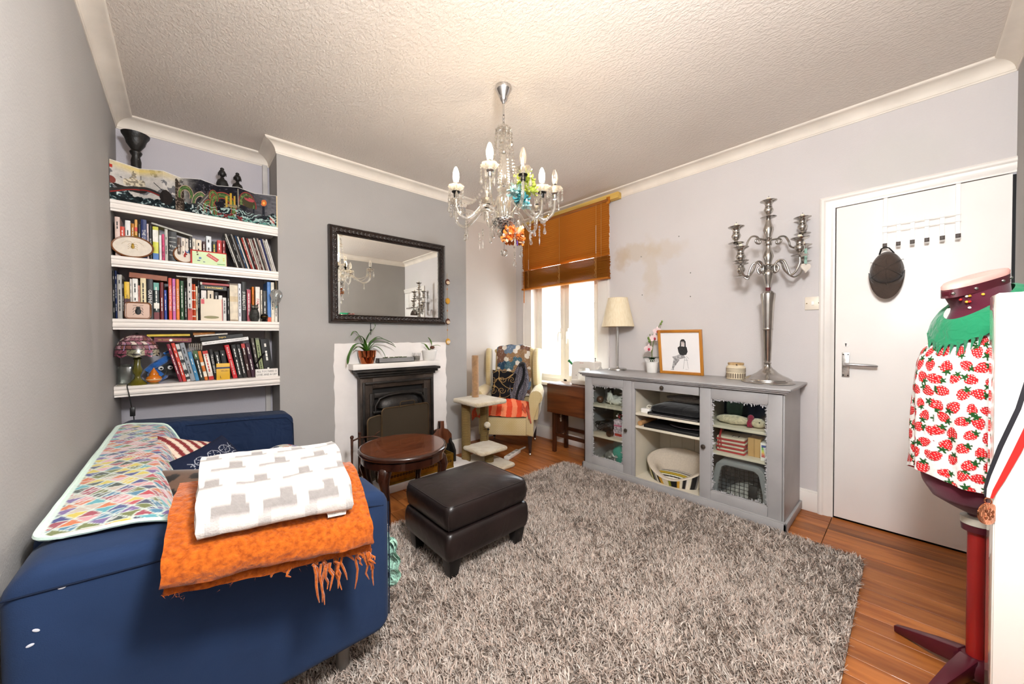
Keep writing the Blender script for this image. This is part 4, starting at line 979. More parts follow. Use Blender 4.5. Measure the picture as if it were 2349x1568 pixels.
# ---------------------------------------------------------------- stained glass lamp on the lowest shelf
la = thing('stained_glass_lamp', 'stained glass lamp with a dragonfly shade on the lowest shelf', 'lamp', (-.205, 3.075, .904))
m_gb = glass('green glass base', (.55, .55, .25), .35, body=.35, bodycol=(.30, .28, .08))
MB().lathe([(.043, 0), (.045, .005), (.030, .02), (.016, .04), (.013, .055), (.020, .07), (.024, .085), (.016, .12), (.013, .150), (.020, .153), (.016, .158), (.008, .165)], 20, ripple=lambda q_, i: .06*math.sin(q_*8)).build('base', mat('olive pressed glass', '#5a5417', .12, .0, var=.2, coat=.5), la)
MB().tube([(0, 0, .16), (0, 0, .275)], .004, 6).build('stem', m_dark, la)
NU, NV = 168, 60
uu, vv = np.meshgrid(np.linspace(0, 1, NU), np.linspace(0, 1, NV)); ang = uu*2*PI
rr = .016+.080*np.sin(vv*PI/2)**.85; zz = .296-.125*(1-np.cos(vv*PI/2))**.9; zz += np.where(vv > .93, .006*np.sin(ang*9), 0)
P_ = np.stack([rr*np.cos(ang), rr*np.sin(ang), zz], -1)
row = np.floor(vv*6.5); colm = np.floor(uu*22+row*.5+.25*np.sin(vv*30)); h1 = hsh(colm, row, 3)
pal = np.array([lin(c) for c in ('#8a5a66', '#b58a94', '#6d4650', '#c9a7a8', '#93606f', '#7a4a44', '#d9c6bd')])
cc = pal[(h1*6.99).astype(int)]; band = vv > .78
pal2 = np.array([lin(c) for c in ('#5d5a46', '#77735c', '#8a4a5c', '#a8a08a')]); cc = np.where(band[..., None], pal2[(hsh(np.floor(uu*16), 9, 5)*3.99).astype(int)], cc)
fu = (uu*22+row*.5+.25*np.sin(vv*30)) % 1; fv = (vv*6.5) % 1; lead = (np.minimum(fu, 1-fu) < .07) | (np.minimum(fv, 1-fv) < .09)
cc = np.where(lead[..., None], np.array(lin('#241d1c')), cc)
sh_ = gridmesh('shade', P_[:, :-1], painted('stained glass', .18, spec=.6), la, cc[:, :-1], wrap=True)
MB().lathe([(.020, .290), (.020, .297), (.006, .302), (.004, .308), (.0001, .31)], 14).build('cap', m_dark, la)
for k in range(3):
    a = -PI/2-.55+k*1.2; q = MB(); q.M = rotz(a)
    q.tube([(.052, 0, .273), (.078, 0, .243), (.094, 0, .205)], [.004, .004, .002], 6).build('dragonfly_body', mat('lilac glass bead', '#9a88b8', .25), la)
# glass jar, paper, blue toy, orange pot
jr = thing('glass_jar', 'square clear glass jar behind the stained glass lamp', 'jar', (-.258, 3.16, .904))
MB().box(-.034, .034, -.034, .034, 0, .11).build('jar_glass', glass('jar glass', (.88, .92, .88), .4, body=.15, bodycol=(.7, .75, .7)), jr, bevel=.008); MB().lathe([(.026, .112), (.026, .122), (.0001, .124)], 20).build('jar_lid', glass('jar glass'), jr)
pp = tag(MB().prism([(-.05, -.03), (.05, -.035), (.06, .02), (-.04, .03)], 0, .002, 'z').build('folded_paper', mat('old paper', '#cfc7b6', .8), smooth=0), 'scrap of folded paper under the stained glass lamp', 'paper'); pp.location = (-.243, 3.10, .9045); pp.rotation_euler = (0, 0, .5)
bt_ = thing('blue_toy', 'blue plush toy with round white eyes behind the orange teapot', 'soft toy', (-.125, 3.235, .904))
m_blue = mat('blue plush', '#1f62b0', .85, sheen=.6, var=.2, vs=30, bump=.5, bs=150)
MB().ball((0, 0, .045), .048, 16, 12, (1.05, .8, .95)).build('body', m_blue, bt_)
MB().tube([(-.05, -.03, .07), (-.02, -.03, .10), (.03, -.03, .135), (.05, -.025, .155)], [.016, .020, .022, .018], 10).tube([(.03, -.03, .175), (.055, -.03, .19), (.07, -.028, .165), (.06, -.028, .14)], .010, 8).build('arm', m_blue, bt_)
MB().ball((.05, -.02, .075), .042, 14, 10, (1, .7, .9)).build('dark_head', mat('dark plush', '#171717', .8, sheen=.4), bt_)
for x_, z_ in ((.015, .085), (.058, .088)):
    e = MB().ball((x_, -.052, z_), .013, 12, 8, (1, .6, 1)).build('eye', m_cer, bt_); MB().ball((x_+.002, -.060, z_-.001), .006, 8, 6, (1, .5, 1)).build('pupil', m_dark, e)
tp = thing('orange_pot', 'small glossy orange lidded pot on the lowest shelf', 'pot', (-.137, 3.075, .904))
m_oc = mat('orange glaze', '#c9701a', .15, var=.15, coat=.4)
MB().lathe([(.020, 0), (.022, .004), (.018, .008)], 20).build('foot', mat('ochre base', '#7a6a3a', .4), tp)
MB().lathe([(.018, .008), (.030, .016), (.0355, .028), (.033, .040), (.022, .050), (.020, .052)], 28).build('body', m_oc, tp)
MB().lathe([(.021, .052), (.022, .058), (.016, .068), (.012, .078), (.004, .090), (.003, .096), (.0001, .098)], 20).build('lid', m_oc, tp)
MB().lathe([(.0352, -.003), (.0365, 0), (.0352, .003)], 28, (0, 0, .027), cap=False).build('pale_band', mat('pale glaze', '#d9b98a', .2), tp)
MB().tube([(.033, 0, .035), (.05, -.002, .055), (.055, -.004, .075)], [.006, .004, .0035], 8).build('spout', m_owl, tp)
# lamp cable with an inline switch
cb = thing('lamp_cable', 'black lamp cable with an inline switch hanging below the shelves', 'cable', (-.245, 3.02, .65))
MB().tube([(.0, .06, .258), (.0, .012, .262), (.0, .004, .25), (.008, .0, .20), (.016, 0, .13)], .0025, 6).tube([(.024, 0, .08), (.026, .0, .03), (.026, .01, -.05), (.03, .02, -.2)], .0025, 6).build('cable', m_dark, cb)
MB().cbox((.020, 0, .105), (.022, .016, .052)).build('inline_switch', mat('black plastic', '#151515', .35), cb, bevel=.003)

# ---------------------------------------------------------------- top shelf: folding picture, candlestick, two heads
art = thing('concertina_picture', 'long folding picture book of ships and sea serpents opened along the top shelf', 'picture book', (0, 0, 1.966))
fx = [-.297, -.184, -.080, -.002, .093, .179, .282, .379, .500]; fy = [3.034, 3.092, 3.036, 3.094, 3.040, 3.096, 3.036, 3.090, 3.040]
NUA, NVA = 640, 190; u = np.linspace(0, 1, NUA); v = np.linspace(0, 1, NVA); U_, V_ = np.meshgrid(u, v)
A = 3.6; X_ = U_*A; n1 = fbm(X_*5, V_*6, 1); n2 = fbm(X_*12, V_*16, 2); n3 = fbm(X_*26, V_*30, 4, 3)
def L3(h): return np.array(lin(h))
sky = L3('#cfcac4')*(1-n2[..., None]*.5)+L3('#8a8886')*(n2[..., None]*.35)
sky = np.where((n1 > .56)[..., None], L3('#6e6d70'), sky); yl = np.clip(1-abs(V_-.93)/.16, 0, 1)*np.clip(1-abs(U_-.14)/.26, 0, 1); sky = sky*(1-yl[..., None])+L3('#e0c877')*yl[..., None]
dk = 1/(1+np.exp(-(U_-.40+.10*(n1-.5))*60)); dsky = L3('#1c1b22')*(.5+n2[..., None]); dsky = np.where((n3 > .62)[..., None], L3('#4d4a52'), dsky)
tw = np.clip((U_-.80)*6, 0, 1)[..., None]; dsky = dsky*(1-tw*.7)+tw*.7*(L3('#77767c')*(.4+n2[..., None]))
img = sky*(1-dk[..., None])+dsky*dk[..., None]
def paint(mask, col, a=1.):
    global img
    mm = (mask.astype(float)*a)[..., None]; img = img*(1-mm)+np.array(lin(col))*mm
wob = (n2-.5)*.10
sea = V_ < (.30+.10*np.sin(X_*5.2+n1*4)+wob); paint(sea, '#20282c'); paint(sea & (n3 > .52), '#6f8c8e'); paint(sea & (n3 > .60), '#cfd8d6'); paint(sea & (n2 < .40), '#12191c')
# first ship
paint((abs(U_-.09) < .085-(.42-V_)*.3) & (V_ > .33+.25*(U_-.08)**2*8) & (V_ < .43+wob*.4), '#2b2523'); paint((abs(X_-.36) < .006) & (V_ > .4) & (V_ < .88), '#2b2523'); paint((abs(X_-.48) < .006) & (V_ > .4) & (V_ < .8), '#2b2523')
for cx, cz, w, h in ((.36, .60, .07, .12), (.48, .56, .08, .13), (.26, .54, .06, .09), (.37, .78, .04, .06)): paint((((X_-cx)/w)**2+((V_-cz)/h)**4 < 1), '#d3c7ae', .9); paint((((X_-cx)/w)**2+((V_-cz)/h)**4 < 1) & (n3 < .45), '#6f675a', .8)
paint((abs(V_-.30-.16*np.sin(X_*4.2-.6)) < .055) & (U_ < .24), '#33302f'); paint((abs(V_-.27-.16*np.sin(X_*4.2-.6)) < .015) & (U_ < .24), '#8a2a24')
paint(((X_-.98)/.13)**2+((V_-.30)/.16)**2 < 1+n2, '#241f1e'); paint((abs(V_-(.62-(X_-.75)*1.2)) < .012) & (X_ > .72) & (X_ < .95), '#1a1716')
paint(((X_-.02)/.07)**2+((V_-.50)/.09)**2 < 1, '#7d4038'); paint((X_ < .04) & (V_ > .80) & (V_ < .88), '#b23328')
# rocks
paint((X_ > 1.20) & (X_ < 1.42) & (V_ < .95-abs(X_-1.25)*1.6+wob), '#3a3029'); paint((X_ > 1.20) & (X_ < 1.42) & (V_ < .95-abs(X_-1.25)*1.6+wob) & (n3 > .55), '#85776a')
# serpents
def coil(cx, cz, r, w, a=1.0, edge='#a04a40', core='#3b5a32', lo=-9):
    d = abs(np.sqrt(((X_-cx)/a)**2+((V_-cz)*.62)**2)-r); mk = (d < w) & (V_ > lo); paint(mk, edge); paint((d < w*.72) & (V_ > lo), core); paint((d < w*.55) & (n3 > .52) & (V_ > lo), '#7d8a48'); paint((d < w*.2) & (V_ > lo), '#5f7a48')
coil(1.45, .50, .14, .045, edge='#b89a86', lo=.42); coil(1.80, .30, .17, .045, edge='#c9a894', core='#4a6248', lo=.30); paint((abs(V_-.25-(X_-1.75)*1.5) < .10) & (X_ > 1.70) & (X_ < 2.0), '#4a4743'); paint((abs(V_-.25-(X_-1.75)*1.5) < .02) & (X_ > 1.70) & (X_ < 2.0), '#8a8580')
coil(2.04, .18, .15, .05, lo=.10); coil(2.34, .30, .26, .062, lo=.10); coil(2.14, .60, .10, .04, lo=.52)
for cx in (2.44, 2.54, 2.62): paint((abs(X_-cx) < .022) & (V_ > .38) & (V_ < .80-abs(cx-2.54)), '#c9a23c')
paint((X_ > 2.38) & (X_ < 2.74) & (V_ > .36) & (V_ < .48) & (n3 > .40), '#8f8266'); paint((abs(X_-2.70) < .01) & (V_ > .4) & (V_ < .95), '#9a9486')
coil(2.95, .56, .17, .07, lo=.5, core='#3f4a32', edge='#8a3a38'); paint(((X_-2.98)/.16)**2+((V_-.66)/.17)**2 < .6+n2, '#45402c'); paint((((X_-3.0)/.14)**2+((V_-.74)/.06)**2 < 1) & (n2 > .45), '#a84a50')
paint(((X_-3.34)/.06)**2+((V_-.72)/.10)**2 < .4+n2*1.3, '#d0703a'); paint(((X_-3.34)/.03)**2+((V_-.72)/.06)**2 < .6, '#e8b85a'); paint((abs(X_-3.33) < .026) & (V_ > .16) & (V_ < .62), '#23252e'); paint((abs(X_-3.12) < .02) & (V_ > .12) & (V_ < .5), '#20222a')
paint((abs(V_-.20-(X_-3.5)*-1.5) < .10) & (X_ > 3.46) & (X_ < 3.56), '#d8cfc6'); paint((abs(V_-.20-(X_-3.5)*-1.5) < .03) & (X_ > 3.46) & (X_ < 3.56), '#a83a34')
foam = (V_ < .34) & (U_ > .48) & (abs(((V_*9+.9*np.sin(X_*7)+n1*3) % 1)-.5) < .12); paint(foam, '#a9c4bf'); paint((V_ < .12+wob) & (U_ > .55) & (n3 > .45), '#5f938a')
paint((V_ < .2) & (U_ > .62) & (U_ < .78) & (n2 > .55), '#7a2a2c')
paint(V_ > .985, '#e6e2dc')
edges_u = (np.array(fx)-fx[0])/(fx[-1]-fx[0]); xs = np.interp(u, np.linspace(0, 1, 9), fx); ys = np.interp(u, np.linspace(0, 1, 9), fy)
P_ = np.zeros((NVA, NUA, 3)); P_[..., 0] = xs[None]; P_[..., 1] = ys[None]; P_[..., 2] = v[:, None]*.222+.002
gridmesh('printed_panels', P_, painted('matt colour print', .75, spec=.15), art, np.clip(img, 0, 1), smooth=False)
b = MB()
for k in range(8):
    a, c_ = (fx[k], fy[k]+.0012), (fx[k+1], fy[k+1]+.0012); b.add([(a[0], a[1], 0), (c_[0], c_[1], 0), (c_[0], c_[1], .224), (a[0], a[1], .224), (a[0], a[1]+.0016, 0), (c_[0], c_[1]+.0016, 0), (c_[0], c_[1]+.0016, .224), (a[0], a[1]+.0016, .224)], [(0, 1, 2, 3), (7, 6, 5, 4), (0, 4, 5, 1), (3, 2, 6, 7), (0, 3, 7, 4), (1, 5, 6, 2)])
b.build('card_backing', m_cer, art, smooth=0)
MB().box(.500, .506, 3.04, 3.075, 0, .222).build('end_cover', mat('cream board', '#d9c49a', .7), art, smooth=0)
m_blk = mat('black carved wood', '#15120f', .45, var=.3, bump=.2, bs=90)
ck = thing('black_candlestick', 'tall turned black wooden candlestick on the top shelf by the corner', 'candlestick', (-.203, 3.21, 1.966))
MB().lathe([(.05, 0), (.05, .02), (.03, .035), (.024, .08), (.021, .20), (.024, .30), (.018, .33), (.026, .345), (.029, .355), (.020, .368), (.030, .385), (.042, .405), (.045, .42), (.050, .435), (.062, .455), (.064, .465), (.058, .465), (.03, .45), (.0001, .45)], 28).build('turned_body', m_blk, ck)
for i, (x_, h, lab) in enumerate(((.214, .415, 'taller black bust figurine with a topknot on the top shelf'), (.299, .405, 'shorter black bust figurine with a topknot on the top shelf'))):
    bu = thing('bust_figurine', lab, 'figurine', (x_, 3.24, 1.966), .15 if i else -.1, 'black figurines on the top shelf'); s = h/.415
    MB().box(-.028, .028, -.022, .022, 0, .20*s).build('plinth', m_blk, bu, bevel=.003)
    MB().lathe([(.029, .20), (.033, .25), (.034, .29), (.026, .315), (.012, .325), (.010, .335)], 18, sy=.62).build('torso', m_blk, bu).scale = (1, 1, s)
    hd = MB().ball((0, -.003, .362*s), .023, 14, 10, (.88, .95, 1.15)).build('head', m_blk, bu)
    MB().ball((0, 0, .392*s), .012, 10, 8, (1, 1, .9)).ball((-.021, 0, .355*s), .006, 8, 6, (.5, .8, 2.2)).ball((.021, 0, .355*s), .006, 8, 6, (.5, .8, 2.2)).ball((0, -.025, .360*s), .0045, 6, 5, (.7, 1, 1.4)).build('hair_and_ears', m_blk, hd)
# ================================================================== SOFA AND TEXTILES
def fabric(name, col, rough=.9, var=.12, wr=.5, wscale=5., weave=420., sheen=.25):
    if name in MATS: return MATS[name]
    m, nt, b = newmat(name); c = lin(col); v = coordv(nt)
    n = N(nt, 'ShaderNodeTexNoise'); n.inputs['Scale'].default_value = 4; n.inputs['Detail'].default_value = 6; nt.links.new(v, n.inputs[0])
    nt.links.new(ramp(nt, n.outputs[0], [(.3, tuple(x*(1-var) for x in c)), (.7, tuple(min(1, x*(1+var)) for x in c))]), b.inputs['Base Color'])
    b.inputs['Roughness'].default_value = rough; b.inputs['Sheen Weight'].default_value = sheen; b.inputs['Specular IOR Level'].default_value = .2
    n2 = N(nt, 'ShaderNodeTexNoise'); n2.inputs['Scale'].default_value = wscale; n2.inputs['Detail'].default_value = 2; n2.inputs['Distortion'].default_value = 1.2; nt.links.new(v, n2.inputs[0])
    n3 = N(nt, 'ShaderNodeTexNoise'); n3.inputs['Scale'].default_value = weave; nt.links.new(v, n3.inputs[0])
    b1 = N(nt, 'ShaderNodeBump'); b1.inputs['Strength'].default_value = wr; b1.inputs['Distance'].default_value = .02; nt.links.new(n2.outputs[0], b1.inputs['Height'])
    b2 = N(nt, 'ShaderNodeBump'); b2.inputs['Strength'].default_value = .25; b2.inputs['Distance'].default_value = .002; nt.links.new(n3.outputs[0], b2.inputs['Height'])
    nt.links.new(b1.outputs[0], b2.inputs['Normal']); nt.links.new(b2.outputs[0], b.inputs['Normal']); MATS[name] = m; return m
m_navy = fabric('navy cotton cover', '#1d2f4e', wr=.35, wscale=4, sheen=.04)
m_navy2 = fabric('navy cotton cover creased', '#1b2a46', wr=.9, wscale=9, sheen=.04)
sx, sy = .12, 2.11
so_ = thing('blue_sofa', 'navy blue fabric sofa against the left wall', 'sofa', (sx, sy, 0))
def SB(): b = MB(); b.M = T(-sx, -sy, 0); return b
def armpoly(zb=.16, zt0=.705, zt1=.652, xf=.525, r=.055):
    p = [(-.285, zb), (xf-.05, zb)]+[(xf-.05+.05*math.sin(a), zb+.05-.05*math.cos(a)) for a in np.linspace(.3, PI/2, 5)]
    p += [(xf-r+r*math.cos(a), zt1-r+r*math.sin(a)) for a in np.linspace(0, PI/2-.1, 6)]+[(-.24, zt0), (-.285, zt0-.04)]
    return p
SB().prism(armpoly(), 1.215, 1.43, 'y').build('near_arm', m_navy, so_, bevel=.028, seg=4)
SB().prism(armpoly(xf=.545, zt1=.668, zt0=.715), 2.80, 3.01, 'y').build('far_arm', m_navy2, so_, bevel=.028, seg=4)
SB().box(-.285, -.055, 1.425, 2.805, .16, .705).build('backrest', m_navy, so_, bevel=.04, seg=4)
SB().box(-.07, .545, 1.432, 2.798, .22, .43).build('seat_cushion', m_navy2, so_, bevel=.045, seg=4)
SB().box(-.27, .50, 1.43, 2.80, .145, .24).build('seat_base', m_navy, so_, bevel=.01)
m_leg = mat('grey metal leg', '#8a8682', .35, .7)
for x_, y_ in ((.40, 1.335), (-.22, 1.335), (.42, 2.90), (-.22, 2.90)): SB().lathe([(.022, 0), (.024, .165)], 18, (x_, y_, 0)).build('leg', m_leg, so_)
sm_ = fabric('navy seam', '#101b30', sheen=0.)
for sp_ in ([(-.28, 1.2135, .655), (0, 1.2135, .640), (.25, 1.2135, .625), (.45, 1.2135, .612), (.502, 1.217, .60)], [(.527, 1.235, .60), (.529, 1.235, .4), (.527, 1.235, .2)], [(.0, 2.799, .675), (.3, 2.799, .662), (.50, 2.799, .645), (.540, 2.805, .60), (.546, 2.805, .3)]): SB().tube(sp_, .0022, 6).build('seam', sm_, so_)
for x_, z_, a in ((-.235, .575, .6), (-.243, .548, -.2), (.10, .62, .3), (-.20, .648, 0.)):
    q = SB(); q.ball((0, 0, 0), .0045, 8, 6, (1.3, .12, .7), M=T(x_, 1.2138, z_) @ Matrix.Rotation(a, 4, 'Y')); q.build('paint_spot', mat('white paint spot', '#c9cdd6', .8), so_)
# ---------------------------------------------------------------- multicoloured crochet quilt
qa = thing('patchwork_quilt', 'multicoloured triangle patterned quilt with a mint border over the sofa back', 'quilt', (.05, 2.05, .43))
nu, nv = 190, 300; u = np.linspace(0, 1, nu); v = np.linspace(0, 1, nv); U_, V_ = np.meshgrid(u, v)
Xq = -.268+.80*U_; 
yf = np.interp(Xq, [-.27, -.05, .02, .10, .25, .40, .50, .60], [2.86, 2.66, 2.50, 2.44, 2.52, 2.60, 2.56, 2.42]); yn = np.interp(Xq, [-.27, -.06, .05, .2, .6], [1.335, 1.315, 1.45, 1.47, 1.5])
Yq = yn+(yf-yn)*V_
# rounded corners at the wall side
for corner in (0, 1):
    d_ = (Yq-yn) if corner == 0 else (yf-Yq); e_ = np.clip(1-d_/.07, 0, 1); Xq = Xq+(.05*(1-np.sqrt(1-e_**2)))*(1-U_)**2
aback0 = np.clip(1-(Xq+.10)/.10, 0, 1)
sst = lambda a, b, x: np.clip((x-a)/(b-a), 0, 1)**2*(3-2*np.clip((x-a)/(b-a), 0, 1))
topz = np.maximum(.716, .716-.0*Xq)*aback0+(.712-.062*(Xq+.285))*(1-aback0); aarm = 1-sst(1.395, 1.50, Yq); aback = 1-sst(-.085, .075, Xq)
Zq = .447+(topz-.447)*np.maximum(aarm, aback)+.010*(fbm(Xq*9, Yq*7, 3)-.4)+.095*np.exp(-((Xq-.42)/.15)**2-((Yq-2.50)/.12)**2)
Zq += .012*np.sin(Yq*22+Xq*9)*aback*(1-aback)*3
Pq = np.stack([Xq-.05, Yq-2.05, Zq-.43], -1)
du = np.linalg.norm(np.diff(np.stack([Xq, Yq*0, Zq], -1), axis=1), axis=-1); Sq = np.concatenate([np.zeros((nv, 1)), np.cumsum(du, 1)], 1)
def tri_colors(s, t, a=.052, seed=1):
    h = a*.866; r = np.floor(t/h); ft = t/h-r; p = s/a+.5*(r % 2); i = np.floor(p); f = p-i
    upt = f+ft*.5; w1 = (f > ft*.5) & (f < 1-ft*.5); idx = np.where(w1, i*2, np.where(f <= ft*.5, i*2-1, i*2+1))
    d1 = np.minimum.reduce([ft, abs(f-ft*.5), abs(f-(1-ft*.5))]); d1 = np.minimum(d1, 1-ft)
    pal = np.array([lin(c) for c in ('#1e2f86', '#c9243a', '#e8a3a8', '#e9d24c', '#6f7a2a', '#df7434', '#57b3c0', '#1f3a2a', '#7a5aa0', '#f0b8c4', '#3a84a8', '#a8324a', '#d8c9b8', '#202a5a')])
    c = pal[(hsh(idx, r, seed)*13.99).astype(int)]*.72; dots = (hsh(idx, r, seed+7) > .55) & (np.sin(s*1500)*np.sin(t*1500) > .45); c = np.where(dots[..., None], c*.35+.45, c)
    return np.where((d1 < .05)[..., None], np.array(lin('#c3cfc5')), c)
cq = tri_colors(Sq, Yq)
bd = np.minimum.reduce([Sq*1.0, (Yq-yn), (yf-Yq)]); bd = np.where(U_ > .97, 0, bd); mint = np.array(lin('#cfe6d9'))
cq = np.where((bd < .013)[..., None], mint, cq)
gridmesh('quilt_top', Pq, painted('crochet print', .9, bump=.5, bs=220, spec=.1, sheen=.3), qa, cq)
Pb = Pq.copy(); Pb[..., 2] -= .006; gridmesh('quilt_backing', Pb[::3, ::3], fabric('mint cotton', '#a9d3c0'), qa)
ed = np.concatenate([Pq[0], Pq[1:, -1], Pq[-1, ::-1][1:], Pq[::-1, 0][1:]])[::3]
MB().tube([tuple(p+np.array([0, 0, -.002])) for p in ed], .0055, 6, closed=True).build('quilt_binding', fabric('mint binding', '#cfe6d9'), qa)
fl_ = MB()
def flap(uu, w):
    a = uu*2-1; z_ = -.005-.19*w; y_ = .085*a*(1-.25*(2*w-1)**4)*(1-.10*w); x_ = .515+.012*math.sin(uu*14+w*3)+.012*math.sin(w*20)*.5+.014*w
    rr_ = 1 if w < .8 else math.sqrt(max(0, 1-((w-.8)/.2)**2))*.45+.55
    return (x_, -.70+y_*rr_, z_)
fl_.grid(26, 26, flap).grid(26, 26, lambda a, w: tuple(np.array(flap(a, w))-np.array([.012, 0, 0])))
fl_.build('hanging_corner', fabric('mint quilted cotton', '#9cc9b4', wr=1., wscale=45), qa, smooth=80)
# ---------------------------------------------------------------- cushions
def pillow(name, w, h, t, m, M_, parent=None, cf=None, n_=36, pw=.5, piping=None):
    a = np.linspace(-1, 1, n_); A_, B_ = np.meshgrid(a, a); e = (1-np.abs(A_)**3)*(1-np.abs(B_)**3); th = t*np.clip(e, 0, 1)**pw
    pin = 1-.10*(np.abs(A_)*np.abs(B_))**2*0-.06*(1-np.abs(A_*B_)); X_ = A_*w/2*(1-.07*(1-B_**2)*np.abs(A_)); Y_ = B_*h/2*(1-.07*(1-A_**2)*np.abs(B_))
    th = th+.004*(fbm(A_*3+5, B_*3+5, 8)-.45)*e
    out = []
    for s in (1, -1): out.append(np.stack([X_, Y_, s*th], -1))
    Pn = np.concatenate([out[0].reshape(-1, 3), out[1].reshape(-1, 3)]); R_ = np.array(M_.to_3x3()); Pn = Pn @ R_.T+np.array(M_.translation)
    k = n_*n_; I, J = np.meshgrid(np.arange(n_-1), np.arange(n_-1)); Q = np.stack([J*n_+I, J*n_+I+1, (J+1)*n_+I+1, (J+1)*n_+I], -1).reshape(-1, 4); Q = np.concatenate([Q, Q[:, ::-1]+k])
    cols = None
    if cf is not None: c_ = cf(A_*w/2, B_*h/2); cols = np.concatenate([c_.reshape(-1, 3), c_.reshape(-1, 3)])
    return fastmesh(name, Pn, Q, m, parent, cols)
def facing(n, upv, loc):
    n = Vector(n).normalized(); x_ = Vector(upv).cross(n).normalized(); y_ = n.cross(x_); M_ = Matrix((x_, y_, n)).transposed().to_4x4(); M_.translation = loc; return M_
def sashiko(a, b):
    base = np.broadcast_to(np.array(lin('#1c2236')), a.shape+(3,)).copy(); s = .062
    p = a/s; q = b/(s*.866); r = np.floor(q); x_ = (p+.5*(r % 2)) % 1-.5; y_ = (q-r)-.5
    ang = np.arctan2(y_, x_); rad = np.hypot(x_, y_); ln = (np.abs(np.sin(ang*3)) < .12/(rad+.1)*.45)*(rad < .48) | (np.abs(rad-.42) < .03); dash = np.sin((a+b)*900) > -.3
    ins = (np.abs(a) < .11) & (np.abs(b) < .11); base[ln & dash & ins] = lin('#b9bcc6'); return base
cu1 = thing('sashiko_cushion', 'dark indigo cushion with white stitched star pattern on the sofa', 'cushion', (.09, 2.10, .45))
M1 = facing((.55, -.62, .62), (.25, .35, 1), (.015, -.035, .125)) @ Matrix.Rotation(.62, 4, 'Z'); pillow('cushion_cover', .30, .30, .055, painted('indigo cotton', .9, bump=.3, bs=300, spec=.1), M1, cu1, sashiko, n_=110)
def redstripe(a, b): s = (np.sin((a*.8+b*.6)*160) > 0)[..., None]; return np.where(s, np.array(lin('#7a2a2c')), np.array(lin('#d9c7b4')))
cu2 = thing('striped_cushion', 'small red and cream striped cushion behind the indigo cushion', 'cushion', (.03, 2.30, .45))
pillow('cushion_cover', .27, .27, .045, painted('striped cotton', .9), facing((.45, -.65, .55), (.3, .3, 1), (-.015, -.04, .135)), cu2, redstripe, n_=60)
def leafp(a, b):
    base = np.broadcast_to(np.array(lin('#5a4334')), a.shape+(3,)).copy(); base[(np.abs(np.sin(a*40+np.sin(b*30)))*np.abs(np.sin(b*50)) > .62)] = lin('#17110d'); return base
cu3 = thing('brown_cushion', 'brown cushion with black leaf print beside the folded blankets', 'cushion', (.06, 1.72, .45))
pillow('cushion_cover', .32, .32, .06, painted('brown velvet', .9, sheen=.4), facing((.35, -.55, .75), (.2, .3, 1), (.0, .02, .115)), cu3, leafp, n_=60)
# ---------------------------------------------------------------- folded blankets on the near arm
def folded(name, m, L_, dep, layers, t, loc, rz, parent, cf=None, gap=.25, sag=None, nseg=60, wob=.004, seed=0, start=-1):
    c = []; n = []; pitch = t*(1+gap); nd = 22
    for k in range(layers):
        s = start*(1 if k % 2 == 0 else -1); ds = np.linspace(s*dep/2, -s*dep/2, nd)
        for d in ds: c.append((d, pitch*k+t/2)); n.append((0, 1 if s < 0 else -1))
        if k < layers-1:
            for a in np.linspace(0, PI, 9)[1:-1]:
                c.append((-s*(dep/2+pitch/2*math.sin(a)), pitch*k+t/2+pitch/2*(1-math.cos(a)))); n.append(None)
    c = np.array(c); tg = np.gradient(c, axis=0); tg /= np.linalg.norm(tg, axis=1)[:, None]; nn = np.stack([-tg[:, 1], tg[:, 0]], 1)
    s_ = np.concatenate([[0], np.cumsum(np.linalg.norm(np.diff(c, axis=0), axis=1))])
    loop = np.concatenate([c+nn*t/2, (c-nn*t/2)[::-1]]); sl = np.concatenate([s_, s_[::-1]]); K = len(loop)
    al = np.linspace(-L_/2, L_/2, nseg+1)
    D = np.broadcast_to(loop[None, :, 0], (nseg+1, K)).copy(); Z = np.broadcast_to(loop[None, :, 1], (nseg+1, K)).copy(); A_ = np.broadcast_to(al[:, None], (nseg+1, K)).copy()
    Z += wob*2*(fbm(A_*9+seed, D*9+3, seed+1)-.45)*(Z/(.001+Z.max())+.3); D += wob*2*(fbm(A_*12+9, Z*60+2, seed+2)-.45); A_ = A_+np.sign(A_)*wob*2*(fbm(D*14, Z*90, seed+3)-.45)*(np.abs(A_) > L_*.47)
    cr, sr = math.cos(rz), math.sin(rz); X_ = loc[0]+A_*cr-D*sr; Y_ = loc[1]+A_*sr+D*cr; Zw = loc[2]+Z
    if sag is not None: Zw = Zw+sag(X_, Y_)
    P_ = np.stack([X_-parent.location.x, Y_-parent.location.y, Zw-parent.location.z], -1)
    cols = None if cf is None else cf(A_, np.broadcast_to(sl[None], A_.shape))
    o = gridmesh(name, P_, m, parent, cols, wrap=True)
    me = o.data; b_ = bmesh.new(); b_.from_mesh(me); b_.verts.ensure_lookup_table()
    for base, rev in ((0, 0), (nseg*K, 1)):
        for i in range(K//2-1):
            q_ = [b_.verts[base+i], b_.verts[base+i+1], b_.verts[base+K-2-i], b_.verts[base+K-1-i]]
            try: b_.faces.new(q_ if rev else q_[::-1])
            except ValueError: pass
    bmesh.ops.recalc_face_normals(b_, faces=b_.faces); b_.to_mesh(me); b_.free(); me.polygons.foreach_set('use_smooth', [True]*len(me.polygons)); me.set_sharp_from_angle(angle=math.radians(70))
    return o
sag = lambda X_, Y_: -(np.clip(1.215-Y_, 0, 1)*.28+np.clip(1.215-Y_, 0, 1)**2*1.0)-.05*(X_-.16)
ob = thing('orange_blanket', 'folded orange wool blanket with fringe on the near sofa arm', 'blanket', (.16, 1.22, .68))
m_or_w, nt, b = newmat('orange brushed wool'); vv_ = coordv(nt)
